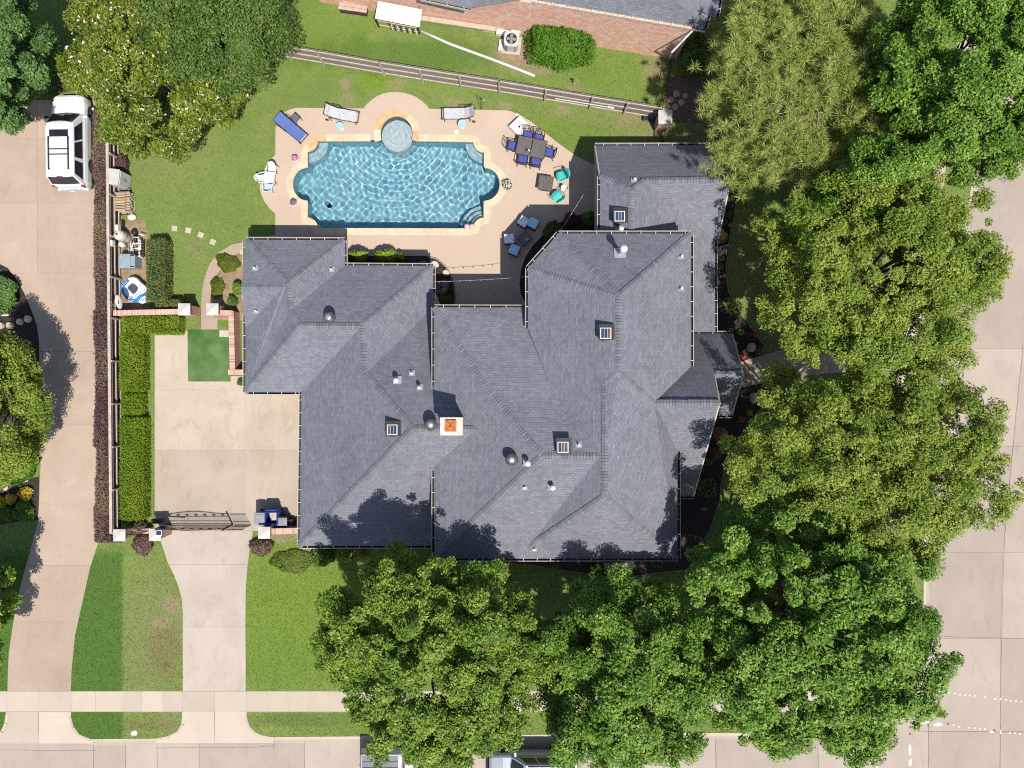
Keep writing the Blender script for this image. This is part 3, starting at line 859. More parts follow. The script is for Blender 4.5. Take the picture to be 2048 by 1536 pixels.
# ridge and hip caps: overlapping shingles, one mesh for each ridge line
RIDGES = ['NW A1', 'NE A1', 'TIP A1b', 'A1 A3', 'A3 B1', 'B1 B2', 'B2 N2E', 'B2 C1', 'B1 SWc', 'C1 R1', 'R1 R2', 'R1 SW', 'bNW bK1', 'bK1 D1', 'D1 D2', 'D1 bSW', 'S1 VS', 'S1 SE', 'M3 S1', 'M2 M3', 'M1 M2', 'M1 K', 'PK M1', 'PK mNW', 'PK mW0', 'PK mNE',
          'K T2', 'T1w T1', 'w5 q5', 'q5 q7', 'q5 r5', 'r5 T5']
capshadow_m = M('cap_shadow_line', (.085, .088, .104), (.06, .062, .075), 6, .95)  # shadow lines at the cap overlaps, painted as dark strips
rr = random.Random(2)
for rd in RIDGES:
    a, c = (RP[k] for k in rd.split())
    if a.z > c.z: a, c = c, a
    t = (c-a); L = t.length; t.normalize()
    s = t.cross(Vector((0, 0, 1))).normalized()
    b = B(); k = int(L/.145)
    hip = abs(t.z) > .08
    for i in range(k):
        p0, p1 = a + t*(i*.145), a + t*(min(L, i*.145+.2))
        j = rr.uniform(-.012, .012)
        w, dr = .155 + rr.uniform(-.01, .01), .045 if hip else .068
        lift0, lift1 = .034, .016
        up = Vector((0, 0, 1))
        V = [p0 - s*w + up*(lift0-dr), p0 + up*(lift0+.012+j*.3), p0 + s*w + up*(lift0-dr), p1 - s*w + up*(lift1-dr), p1 + up*(lift1+.01), p1 + s*w + up*(lift1-dr),
             p0 - s*w + up*(-dr), p0 + up*(-.02), p0 + s*w + up*(-dr)]
        b.add(V, [(0, 1, 4, 3), (1, 2, 5, 4), (6, 7, 1, 0), (7, 8, 2, 1)])
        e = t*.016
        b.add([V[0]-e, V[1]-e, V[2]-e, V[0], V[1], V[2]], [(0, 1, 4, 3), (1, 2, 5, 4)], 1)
    o = obj('ridge_cap', b, [cap_m, capshadow_m], house, world=True, kind='stuff')
    o.parent = roof

# gutters with strap hangers
hang_me = mesh('hanger', B().box((0, 0, 0), (.022, .15, .012)), white_m)
def gutter(a, c, out, w=.13, flip=False):
    a, c = Vector(a), Vector(c)
    t = (c-a); L = t.length; t.normalize(); o = Vector((out[0], out[1], 0)).normalized(); up = Vector((0, 0, 1))
    def bar(b, d0, d1, h0, h1, mi):
        V = [a+o*d0+up*h0, a+o*d1+up*h0, a+o*d1+up*h1, a+o*d0+up*h1, c+o*d0+up*h0, c+o*d1+up*h0, c+o*d1+up*h1, c+o*d0+up*h1]
        b.add(V, [(0, 1, 2, 3), (7, 6, 5, 4), (0, 4, 5, 1), (1, 5, 6, 2), (2, 6, 7, 3), (3, 7, 4, 0)], mi)
    b = B()
    bar(b, w-.022, w, -.13, .022, 0)        # outer lip
    bar(b, -.02, w-.022, -.14, -.125, 1)    # trough, its shade painted dark
    bar(b, -.03, -.018, -.22, -.03, 0)      # fascia
    gt = obj('gutter', b, [gutter_m, gutshade_m], house, world=True)
    k = int(L/.66)
    for i in range(k):
        p = a + t*((i+.6)*L/k) + o*(w/2-.01) + up*.012 - house.location
        inst('hanger', hang_me, gt, p, math.atan2(o.y, o.x) - math.pi/2)
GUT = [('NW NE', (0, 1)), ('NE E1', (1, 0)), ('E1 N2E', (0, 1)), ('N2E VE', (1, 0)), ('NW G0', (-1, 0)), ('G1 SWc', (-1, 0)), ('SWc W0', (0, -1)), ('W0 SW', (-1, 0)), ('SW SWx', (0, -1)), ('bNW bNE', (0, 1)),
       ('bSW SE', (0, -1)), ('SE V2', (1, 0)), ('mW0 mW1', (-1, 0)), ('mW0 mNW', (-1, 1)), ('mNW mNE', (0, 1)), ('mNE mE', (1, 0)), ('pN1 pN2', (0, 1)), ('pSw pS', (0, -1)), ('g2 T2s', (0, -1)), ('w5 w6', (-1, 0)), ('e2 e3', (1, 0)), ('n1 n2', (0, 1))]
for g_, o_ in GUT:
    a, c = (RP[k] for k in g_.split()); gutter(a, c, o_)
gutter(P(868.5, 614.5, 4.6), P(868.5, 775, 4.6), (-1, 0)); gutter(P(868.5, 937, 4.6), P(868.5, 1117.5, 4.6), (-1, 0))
# rake boards on the gable ends
for rk in ('NW G0', 'G0 TIP', 'TIP G1', 'pN2 T1', 'T1 pS', 'T2 T2s', 'n2 T5', 'T5 e1', 'n1 w5', 'T1w T2'):
    a, c = (RP[k] for k in rk.split()); t = (c-a).normalized(); s = t.cross(Vector((0, 0, 1))).normalized()
    b = B(); up = Vector((0, 0, 1)); V = []
    for p in (a, c): V += [p-s*.03+up*.012, p+s*.03+up*.012, p+s*.03-up*.2, p-s*.03-up*.2]
    b.add(V, [(0, 1, 2, 3), (7, 6, 5, 4), (0, 4, 5, 1), (1, 5, 6, 2), (2, 6, 7, 3), (3, 7, 4, 0)])
    obj('rake_board', b, gutter_m, house, world=True)

# walls
def wall_block(poly, h, z0=0.0, name='wall', m=None, parent=house, inset=.0):
    w = [Vector((p.x, p.y, 0)) for p in poly]
    if inset: w = offset(w, -inset)
    if area2(w) < 0: w = w[::-1]
    n = len(w); V, Fc, UV = [], [], []; s = 0
    for i in range(n):
        a, c = w[i], w[(i+1) % n]; L = (c-a).length; o = len(V)
        V += [(a.x, a.y, z0), (c.x, c.y, z0), (c.x, c.y, h), (a.x, a.y, h)]
        UV += [(s, z0), (s+L, z0), (s+L, h), (s, h)]; s += L
        Fc.append((o, o+1, o+2, o+3))
    tri = geometry.tessellate_polygon([w]); o = len(V)
    V += [(p.x, p.y, h) for p in w]; UV += [(p.x, p.y) for p in w]
    for a, b_, c in tri:
        if (w[b_]-w[a]).cross(w[c]-w[a]).z < 0: a, b_, c = c, b_, a
        Fc.append((o+a, o+b_, o+c))
    off = parent.location
    me = bpy.data.meshes.new(name); me.from_pydata([(x-off.x, y-off.y, z-off.z) for x, y, z in V], [], Fc)
    ul = me.uv_layers.new(name='UVMap')
    for i, l in enumerate(me.loops): ul.data[i].uv = UV[l.vertex_index]
    me.materials.append(m or brick_m)
    ob = bpy.data.objects.new(name, me); link(ob, parent)
    return ob
def wp(*ks): return [RP[k] for k in ks]
wall_block(wp('NW', 'NE', 'E1', 'N2E', 'VEx', 'SWx', 'SW', 'W0', 'SWc'), 2.3, inset=.45)
wall_block(wp('bNW', 'bNE', 'bV') + [P(1200, 700, 4.6), RP['SE'], RP['bSW']], 4.45, inset=.42)
wall_block(wp('mW0', 'mNW', 'mNE', 'mE') + [P(1300, 790, 5.2), P(1200, 790, 5.2), P(1056, 650, 5.2)], 5.2, inset=.42)
wall_block([P(1200.5, 291, 2.4), P(1436, 291, 2.4), P(1436, 480, 2.4), P(1429, 664, 2.4), P(1262, 664, 2.4), P(1200.5, 560, 2.4)], 2.35, inset=.3)
wall_block([P(1199.5, 352, 4.35), P(1262, 352, 4.35), P(1262, 520, 4.35), P(1199.5, 520, 4.35)], 4.2, inset=.25)
wall_block([P(1340, 680, 2.4), P(1462, 680, 2.4), P(1462, 826, 2.4), P(1340, 826, 2.4)], 2.3, inset=.3)
wall_block([P(1300, 806, 2.4), P(1385, 806, 2.4), P(1385, 988, 2.4), P(1300, 988, 2.4)], 2.3, inset=.25)
# shaded side wall and ledge of the north-east wing
obj('ledge', B().box((P(1190, 0, 2.4).x+.03, (P(0, 291, 2.4).y+P(0, 464, 2.4).y)/2, 2.36), (.08, P(0, 291, 2.4).y-P(0, 464, 2.4).y, .08)), gutter_m, house, world=True)
# gable walls under the steep roofs
def tri_wall(*pts): obj('gable_wall', B().quad(*pts), brick_m, house, world=True)
tri_wall(RP['T2']-Vector((.25, 0, .15)), RP['T2s']-Vector((.25, 0, .1)), P(1384, 668, 2.4), )
tri_wall(RP['T1']-Vector((.3, 0, .15)), RP['pS']-Vector((.3, 0, .1)), RP['pN2']-Vector((.3, 0, .1)))
tri_wall(RP['T5']-Vector((.3, 0, .15)), RP['e1']-Vector((.3, 0, .1)), RP['n2']-Vector((.3, 0, .1)))
tri_wall(RP['w5']+Vector((.2, 0, -.15)), RP['n1']+Vector((.2, 0, -.1)), P(1202, 500, 2.4), P(1208, 500, 4.2))
# windows and doors under the eaves
def window(p, w, h, n, name='window'):
    p = Vector(p); n = Vector((*n, 0)).normalized(); a = math.atan2(n.y, n.x) + math.pi/2
    o = obj(name, B().box(p, (w, .06, h), a), white_m, house, world=True)
    g1 = obj('pane', B().box(p + n*.035, (w-.14, .02, h-.14), a), glass_m, house, world=True); g1.parent = o
for i in range(3): window((P(760+40*i, 0, 2.4).x, P(0, 531, 2.4).y-.44, 1.3), .9, 1.4, (0, 1))
for i in range(3): window((P(930+42*i, 0, 4.6).x, P(0, 614.5, 4.6).y-.41, 1.6), 1.0, 2.0, (0, 1))
for yy in (870, 985): window((P(599, 0, 2.4).x+.44, P(0, yy, 2.4).y, 1.1), 2.5, 2.1, (-1, 0), 'garage_door')
for xx in (940, 1100, 1260): window((P(xx, 0, 4.6).x, P(0, 1117, 4.6).y+.41, 1.8), 1.3, 1.7, (0, -1))
window((P(1464, 0, 2.4).x-.28, P(0, 748, 2.4).y, 1.15), 1.1, 2.2, (1, 0), 'front_door')

# chimney with a rusty cap
ch = RP['R2']; ct_ = P(902.5, 853, 7.2)
b = B().box((ct_.x, ct_.y, 5.9), (.86, .66, 2.3)); obj('chimney', b, brick_m, house, world=True)
chim = house.children[-1] if False else [c for c in house.children if c.name.startswith('chimney')][0]
def sub(name, b, m, par, **kw):
    o = obj(name, b, m, house, world=True, **kw); o.parent = par; return o
rust_m = M('rusty_cap', (.52, .19, .05), (.38, .11, .03), 7, .7)
crown_m = M('mortar_crown', (.72, .66, .58), (.55, .33, .20), 9, .9, lo=.45, hi=.75)
sub('crown', B().box((ct_.x, ct_.y, 7.1), (1.03, .82, .1)), crown_m, chim)
sub('cap', B().box((ct_.x-.02, ct_.y+.03, 7.24), (.52, .52, .05)).box((ct_.x-.02, ct_.y+.03, 7.28), (.5, .06, .03), .78).box((ct_.x-.02, ct_.y+.03, 7.28), (.5, .06, .03), -.78), rust_m, chim)
for sx in (-1, 1): sub('cap_leg', B().box((ct_.x-.02+sx*.2, ct_.y+.03, 7.18), (.05, .4, .12)), rust_m, chim)

# roof furniture
def solar_fan(px, py, col):
    p = on_roof(px, py) ; z = p.z + .3
    q = P(px, py, z)
    base = obj('solar_fan', B().lathe([(.36, -.36), (.36, -.12), (.30, -.1)], 14, q), blackp_m, house, world=True)
    sub('housing', B().box(q+Vector((.04, .07, -.05)), (.72, .72, .06)), blackp_m, base)
    sub('panel_frame', B().box(q, (.5, .5, .04)), white_m, base)
    for k in range(3): sub('solar_cell', B().box(q+Vector((-.145+.145*k, 0, .022)), (.13, .43, .012)), col[k], base)
cell = [M('cell_a', (.02, .045, .10), (.03, .06, .13), 6, .15, spec=.6), M('cell_b', (.20, .10, .045), (.12, .08, .05), 6, .15, spec=.6), M('cell_c', (.05, .07, .09), (.10, .11, .12), 6, .15, spec=.6)]
solar_fan(1239.5, 432.5, (cell[0], cell[2], cell[0])); solar_fan(1211.5, 666.5, (cell[0], cell[0], cell[1])); solar_fan(1126, 894.5, (cell[0], cell[1], cell[2])); solar_fan(784.5, 859.5, (cell[1], cell[0], cell[0]))
cream_m = M('vent_cream', (.66, .62, .54), (.56, .52, .46), 6, .5)
def turbine(px, py):
    p = on_roof(px, py)
    o = obj('turbine_vent', B().lathe([(.24, -.1), (.22, .3)], 14, p), blackp_m, house, world=True, smooth=True)
    sub('dome', B().lathe([(.2, .28), (.30, .36), (.29, .46), (.2, .54), (.06, .57)], 18, p), M('turbine_metal', (.12, .12, .12), (.06, .06, .06), 9, .4) if 'turbine_metal' not in MATS else MATS['turbine_metal'], o, smooth=True)
    sub('cap_disc', B().lathe([(.17, .55), (.15, .585), (.05, .6)], 16, p), steel_m, o, smooth=True)
for q in ((662, 636), (863, 848), (1023, 917)): turbine(*q)
def vent(px, py, r, h, m, cap=None):
    p = on_roof(px, py)
    o = obj('vent_pipe', B().lathe([(r*.8, -.15), (r*.8, h)], 12, p), m, house, world=True)
    sub('flashing', B().box(p + Vector((0, .02, .02)), (r*4.2, r*4.2, .02), rot=Matrix.Rotation(-.4, 3, 'X')), M('flashing', (.42, .43, .46), (.34, .35, .38), 8, .5) if 'flashing' not in MATS else MATS['flashing'], o)
    if cap: sub('vent_cap', B().lathe([(cap*.9, h-.06), (cap, h), (cap*.85, h+.08), (cap*.2, h+.12)], 16, p), m, o, smooth=True)
for q in ((511, 537), (514, 623), (664, 540), (824, 747), (1049, 975), (1157, 890), (1068.5, 1098), (1129, 1098), (1362, 514), (1361.5, 578), (1268, 361)): vent(*q, .07, .22, white_m)
for q, r, h, c in (((795, 761), .10, .45, .14), ((840, 775), .07, .35, .10), ((1055, 925), .10, .45, .14), ((1104, 973), .10, .45, .13), ((1240, 507), .13, 1.2, .18), ((1239, 462), .09, .6, .13)):
    vent(*q, r, h, white_m if q[0] != 1239 else cream_m, c)
# ------------------------------------------------------------------ vegetation
def quad_mesh(name, V, mat):
    "V: (n,k,3) array of separate k-gons"
    n, k = V.shape[:2]
    me = bpy.data.meshes.new(name)
    me.vertices.add(n*k); me.loops.add(n*k); me.polygons.add(n)
    me.vertices.foreach_set('co', V.reshape(-1).astype(np.float32))
    me.loops.foreach_set('vertex_index', np.arange(n*k, dtype=np.int32))
    me.polygons.foreach_set('loop_start', np.arange(0, n*k, k, dtype=np.int32))
    try: me.polygons.foreach_set('loop_total', np.full(n, k, np.int32))
    except Exception: pass
    me.materials.append(mat)
    me.update(calc_edges=True)
    return me
def unit(a): return a/np.maximum(np.linalg.norm(a, axis=-1, keepdims=True), 1e-9)
def leaves(C, Nn, L, W, rng, fold=.25, lvar=.45):
    "rhombic leaves at C with normals Nn"
    n = len(C)
    r = rng.normal(size=(n, 3)); T = unit(np.cross(Nn, r)); S = np.cross(Nn, T)
    l = (L*(1 + rng.uniform(-lvar, lvar, n)))[:, None]; w = (W*(1 + rng.uniform(-lvar, lvar, n)))[:, None]
    a = C - T*l*.5; d = C + T*l*.5
    m = C + T*l*.05 - Nn*l*fold*.3
    V = np.stack([a, m + S*w*.5 + Nn*w*fold, d, m - S*w*.5 + Nn*w*fold], 1)
    return V
def tri_leaves(C, Nn, L, W, rng, lvar=.45):
    "small pointed leaves, one triangle each"
    n = len(C)
    T = unit(np.cross(Nn, rng.normal(size=(n, 3)))); S = np.cross(Nn, T)
    l = (L*(1 + rng.uniform(-lvar, lvar, n)))[:, None]; w = (W*(1 + rng.uniform(-lvar, lvar, n)))[:, None]
    a = C - T*l*.4
    return np.stack([a + S*w*.55, C + T*l*.6, a - S*w*.55], 1)
def dome_clumps(rng, n, lump, up=.25, lo=.45, spread=.16):
    out = []; tries = 0
    while len(out) < n and tries < n*60:
        tries += 1
        v = rng.normal(size=3); v /= np.linalg.norm(v)
        if v[2] < -.35 and rng.random() < .85: continue
        rad = lo + (1-lo)*rng.random()**.45
        az = math.atan2(v[1], v[0])
        k = 1 + sum(a*math.sin(f*az+p) for a, f, p in lump)*math.sqrt(max(0, 1-v[2]**2))
        q = v*rad*k
        if all((q[0]-o[0])**2 + (q[1]-o[1])**2 + ((q[2]-o[2])*.8)**2 > spread**2 for o in out): out.append(q)
    return np.array(out)

def tree(name, label, cx, cy, rx, ry, zc, rz, n_clump, n_leaf, L, W, mat, trunk=.22, seed=1, clump=(.38, .8), cat='tree', group=None, lumps=.12, spread=.16, lo=.5, base=None, barkm=None, limbs=22, flat=.6, upn=.65, avoid=None):
    rng = np.random.default_rng(seed)
    C = P(cx, cy, zc); s = (H-zc)/F
    ax, ay = (rx-17)*s, (ry-17)*s
    basep = P(*base) if base else Vector((C.x, C.y, 0))
    root = thing(name, label, cat, basep, 0, group)
    lump = [(rng.uniform(.3, 1)*lumps, f, rng.uniform(0, 6.28)) for f in (2, 3, 5, 7)]
    nb = max(10, n_clump//10)
    bough = dome_clumps(rng, nb, lump, spread=.22, lo=lo)
    k = rng.integers(0, len(bough), int(n_clump*.75))
    cl = np.concatenate([bough[k] + rng.normal(size=(len(k), 3))*np.array([.115, .115, .09]), dome_clumps(rng, int(n_clump*.4), lump, spread=spread, lo=lo)])
    cl = cl[(cl[:, 0]**2 + cl[:, 1]**2) < 1.15]
    cl = cl*np.array([ax, ay, rz])
    if avoid:
        zz = H - (cl[:, 2] + C.z); qx = 1024 + (cl[:, 0]+C.x)*F/zz; qy = 768 - (cl[:, 1]+C.y)*F/zz
        cl = cl[~((qx > avoid[0]) & (qx < avoid[2]) & (qy > avoid[1]) & (qy < avoid[3]))]
    rad = clump[0]*.8 + (clump[1]*1.2-clump[0]*.8)*rng.random(len(cl))**1.4
    wgt = rad**2; cnt = np.maximum(8, (1.95*n_leaf*wgt/wgt.sum())).astype(int)
    ids = np.repeat(np.arange(len(cl)), cnt)
    v = unit(rng.normal(size=(len(ids), 3)))
    r = rng.random(len(ids))**.5
    tilt = cl[ids]/np.array([ax, ay, rz])
    off = v*(r*rad[ids])[:, None]*np.array([1, 1, flat])
    # sprays droop outwards
    off[:, 2] -= .18*np.hypot(off[:, 0], off[:, 1])**2/np.maximum(rad[ids], .1)
    pts = cl[ids] + off
    nn = unit(.35*v + .25*tilt + np.array([0, 0, upn]) + .45*rng.normal(size=v.shape))
    V = tri_leaves(pts, nn, L*.80, W*.86, rng)
    V = V + np.array([C.x-basep.x, C.y-basep.y, C.z])
    cr = bpy.data.objects.new('crown', quad_mesh('crown', V, mat)); link(cr, root)
    # trunk and limbs
    bm_ = barkm or bark_m
    top = Vector((C.x-basep.x, C.y-basep.y, zc - rz*.35))
    k1 = Vector((top.x*.4 + rng.uniform(-.15, .15), top.y*.4 + rng.uniform(-.15, .15), top.z*.5))
    b = B().tube([(0, 0, -.1), (0, 0, .25), k1, top, top + Vector((0, 0, rz*.7))], trunk*1.25, 10, trunk*.35)
    obj('trunk', b, bm_, root, smooth=True)
    b = B()
    pick = rng.permutation(len(cl))[:limbs]
    for i in pick:
        e = Vector(cl[i]) + Vector((C.x-basep.x, C.y-basep.y, C.z))
        st = k1.lerp(top, rng.uniform(.4, 1.0))
        mid = st.lerp(e, .5) + Vector((rng.uniform(-.3, .3), rng.uniform(-.3, .3), rng.uniform(.1, .5)))
        b.tube([st, st.lerp(mid, .5), mid, mid.lerp(e, .6), e], trunk*.38, 5, .018, cap=False)
    obj('branches', b, bm_, root, smooth=True)
    return root

def blob(name, label, px, py, r, h, mat, n, L, W, seed=1, cat='shrub', group=None, z0=0.0, ry=None, box=False, stem=True, upn=.5, rz=0.0, core=True, flower=None):
    "shrub: leaves over a rounded (or clipped, box-shaped) body"
    rng = np.random.default_rng(seed)
    p = P(px, py, z0); ry = r if ry is None else ry
    root = thing(name, label, cat, p, rz, group)
    if box:
        f = rng.random(n); u = rng.uniform(-1, 1, (n, 2))
        A = np.array([4*r*ry, 4*r*h/2*2, 4*ry*h/2*2]); c = np.cumsum(A/A.sum())
        pts = np.zeros((n, 3)); nr = np.zeros((n, 3))
        t = f < c[0]; pts[t] = np.stack([u[t, 0]*r, u[t, 1]*ry, np.full(t.sum(), h)], 1); nr[t] = (0, 0, 1)
        sd = (f >= c[0]) & (f < c[1]); sg = np.where(rng.random(sd.sum()) < .5, -1, 1)
        pts[sd] = np.stack([u[sd, 0]*r, sg*ry, (u[sd, 1]+1)/2*h], 1); nr[sd] = np.stack([sg*0, sg, sg*0+.3], 1)
        se = f >= c[1]; sg = np.where(rng.random(se.sum()) < .5, -1, 1)
        pts[se] = np.stack([sg*r, u[se, 0]*ry, (u[se, 1]+1)/2*h], 1); nr[se] = np.stack([sg, sg*0, sg*0+.3], 1)
        # rounded corners, uneven clipping
        ex = np.maximum(np.abs(pts[:, :2]) - (np.array([r, ry]) - .14), 0).prod(1)
        pts[:, 2] -= np.where(pts[:, 2] > h*.9, np.hypot(np.maximum(np.abs(pts[:, 0])-r+.12, 0), np.maximum(np.abs(pts[:, 1])-ry+.12, 0))*.8, 0)
        pts += rng.normal(size=(n, 3))*.035
        pts[:, 2] += .04*np.sin(pts[:, 0]*3.1+seed)*np.sin(pts[:, 1]*2.3)
    else:
        v = unit(rng.normal(size=(n, 3))); v[:, 2] = np.abs(v[:, 2]) - .15
        lump = 1 + .10*np.sin(3*np.arctan2(v[:, 1], v[:, 0]) + seed) + .07*np.sin(7*np.arctan2(v[:, 1], v[:, 0]) + 2*seed) + .08*np.sin(9*v[:, 2] + seed)
        q = (.72 + .28*rng.random(n)**.5)*lump
        pts = v*q[:, None]*np.array([r, ry, h*.55]) + np.array([0, 0, h*.42]); pts[:, 2] = np.maximum(pts[:, 2], .03)
        nr = v
    nn = unit(nr*.6 + np.array([0, 0, upn]) + .5*rng.normal(size=(n, 3)))
    V = leaves(pts, nn, L, W, rng)
    link(bpy.data.objects.new('foliage', quad_mesh('foliage', V, mat)), root)
    if flower:
        k = rng.permutation(n)[:flower[1]]
        V = leaves(pts[k]*np.array([1, 1, 1.04]), unit(nr[k]*.4 + np.array([0, 0, .9])), flower[2], flower[2]*.8, rng)
        props(link(bpy.data.objects.new('flower', quad_mesh('flower', V, flower[0])), root), kind='stuff')
    if stem:
        b = B()
        if core:
            if box: b.box((0, 0, h*.42), (2*r*.86, 2*ry*.86, h*.84))
            else: b.sphere((0, 0, h*.38), (r*.62, ry*.62, h*.42), 12, 8)
        for i in range(5):
            a = 2*math.pi*i/5 + seed
            b.tube([(0, 0, 0), (math.cos(a)*r*.3, math.sin(a)*ry*.3, h*.35), (math.cos(a)*r*.6, math.sin(a)*ry*.6, h*.7)], .02, 5, .008)
        obj('stems', b, hedgecore_m, root)
    return root
hedgecore_m = M('twigs', (.035, .032, .016), (.05, .04, .02), 8, .95)

oak_l = leaf_mat('oak_leaf', [(.064, .132, .014), (.110, .196, .021), (.178, .270, .032), (.285, .365, .064)], .24, rough=.48, spec=.22, dry=.8)
oak2_l = leaf_mat('oak_leaf_cool', [(.054, .128, .014), (.094, .196, .020), (.156, .275, .032), (.265, .380, .072)], .22, rough=.48, spec=.22, dry=.6)
elm_l = leaf_mat('elm_leaf', [(.090, .160, .016), (.145, .225, .024), (.220, .300, .040), (.340, .370, .070)], .26, rough=.48, spec=.22, dry=.9)
mag_l = leaf_mat('magnolia_leaf', [(.042, .076, .006), (.095, .145, .010), (.170, .220, .018), (.30, .32, .06)], .22, rough=.35, spec=.45)
live_l = leaf_mat('live_oak_leaf', [(.036, .080, .012), (.062, .120, .018), (.100, .170, .030), (.160, .225, .055)], .24)
dark_l = leaf_mat('dark_leaf', [(0.044, 0.100, 0.025), (0.075, 0.156, 0.037), (0.119, 0.225, 0.056), (0.188, 0.294, 0.088)], .28)
pine_l = leaf_mat('pine_needle', [(.29, .39, .085), (.40, .49, .12), (.50, .56, .165), (.60, .57, .22)], .42, patch=.5)
box_l = leaf_mat('hedge_leaf', [(.085, .155, .006), (.140, .220, .010), (.205, .285, .018)], .25, rough=.6, spec=.2)
hedge_l = leaf_mat('holly_leaf', [(.050, .085, .020), (.095, .135, .035), (.165, .195, .065), (.20, .14, .05)], .22, rough=.6, spec=.2)
lor_l = leaf_mat('purple_leaf', [(0.083, 0.042, 0.048), (0.128, 0.068, 0.068), (0.188, 0.112, 0.098), (0.210, 0.180, 0.090)], .15, rough=.6, spec=.2, patch=1.0, pscale=.35)
round_l = leaf_mat('photinia_leaf', [(.045, .120, .010), (.075, .175, .014), (.120, .240, .022)], .28, rough=.6, spec=.2)
green_l = leaf_mat('garden_leaf', [(.055, .120, .015), (.100, .190, .025), (.17, .28, .04)], .3)
lime_l = leaf_mat('lime_leaf', [(.16, .25, .02), (.26, .36, .035), (.36, .44, .06)], .4)
yellow_l = leaf_mat('yellow_leaf', [(.42, .26, .02), (.58, .40, .03), (.50, .44, .06)], .3)
orange_l = leaf_mat('orange_leaf', [(.34, .12, .05), (.50, .22, .10), (.42, .26, .10)], .3)
red_p = M('red_petal', (.52, .03, .03), (.42, .02, .04), 8, .6)
pink_p = M('pink_petal', (.62, .12, .30), (.72, .28, .42), 8, .6)
violet_p = M('violet_petal', (.34, .16, .34), (.22, .10, .22), 8, .6)
white_p = M('white_petal', (.80, .78, .70), (.72, .70, .60), 8, .6)

TG = 'street and garden trees'
tree('oak_tree', 'broad green oak overhanging the parked grey pickup at the street', 868, 1312, 240, 224, 7.0, 3.6, 511, 93000, 0.160, 0.095, oak_l, .26, 11, group=TG, clump=(.26, .6), spread=.115)
tree('oak_tree', 'dense oak over the silver parked car, beside the broad oak', 1250, 1350, 182, 200, 6.8, 3.4, 387, 71300, 0.152, 0.091, oak2_l, .22, 12, group=TG, clump=(.26, .6), spread=.115)
tree('oak_tree', 'largest oak, at the corner where the two streets meet', 1610, 1255, 262, 262, 7.6, 4.0, 620, 114700, 0.167, 0.099, oak2_l, .30, 33, group=TG, lumps=.10, base=(1560, 1190), clump=(.26, .6), spread=.115)
tree('elm_tree', 'airy elm just south of the front path, leaning over the street', 1735, 925, 280, 226, 7.4, 2.8, 546, 75000, 0.152, 0.076, elm_l, .24, 14, group=TG, lumps=.16, lo=.35, clump=(.25, .6), spread=.115)
tree('elm_tree', 'wide elm just north of the front path', 1756, 552, 270, 205, 7.4, 2.8, 546, 77500, 0.152, 0.080, elm_l, .24, 15, group=TG, lumps=.14, lo=.35, clump=(.25, .6), spread=.115)
tree('oak_tree', 'big green oak in the top corner above the street', 1935, 165, 205, 205, 8.0, 3.8, 511, 86800, 0.152, 0.091, oak2_l, .26, 16, group=TG, clump=(.26, .6), spread=.115)
tree('oak_tree', 'green oak squeezed between the pine and the wide elm', 1735, 375, 105, 105, 7.0, 2.8, 170, 31000, 0.144, 0.084, oak2_l, .18, 17, group=TG, base=(1680, 400), clump=(.26, .6), spread=.115)
mt = tree('magnolia_tree', 'glossy yellow-green magnolia with white blooms over the fence end', 306, 128, 184, 178, 4.6, 2.8, 380, 64000, 0.199, 0.085, mag_l, .24, 18, group=TG, avoid=(0, 165, 205, 400), lumps=.13, upn=.5, base=(340, 180), clump=(.3, .6), spread=.13)
tree('live_oak_tree', 'dark fine-leaved live oak beyond the magnolia', 436, 50, 158, 130, 5.6, 2.6, 210, 55200, 0.152, 0.081, live_l, .24, 19, group=TG, lumps=.08, base=(470, 110), clump=(.5, .9), spread=.15)
tree('shade_tree', 'dark green tree in the top left corner above the white car', -6, 95, 95, 168, 5.6, 3.0, 232, 46500, 0.160, 0.099, dark_l, .22, 20, group=TG, avoid=(70, 175, 205, 400), base=(60, 160), clump=(.26, .6), spread=.115)
tree('yard_tree', 'grey-green tree beside the neighbour drive', 10, 815, 82, 146, 4.0, 1.9, 195, 33800, 0.135, 0.077, elm_l, .16, 21, group=TG, base=(40, 800), lumps=.10, clump=(.26, .6), spread=.115)
tree('yard_tree', 'leafy tree at the left edge with its shade on the drive', -60, 1240, 66, 160, 4.6, 2.2, 156, 22100, 0.180, 0.108, oak_l, .18, 22, group=TG, base=(5, 1180), clump=(.26, .6), spread=.115)
# magnolia blooms
rng = np.random.default_rng(3)
C = P(306, 128, 4.6)
n = 90; v = unit(rng.normal(size=(n, 3))); v[:, 2] = np.abs(v[:, 2])
pts = v*np.array([4.0, 3.7, 3.1])*rng.uniform(.78, 1.02, (n, 1)) + np.array([C.x-mt.location.x, C.y-mt.location.y, C.z])
V = np.concatenate([leaves(pts + rng.normal(size=(n, 3))*.04, unit(np.array([0, 0, 1]) + .5*rng.normal(size=(n, 3))), .11, .09, rng) for _ in range(3)])
props(link(bpy.data.objects.new('bloom', quad_mesh('bloom', V, white_p)), mt), kind='stuff')

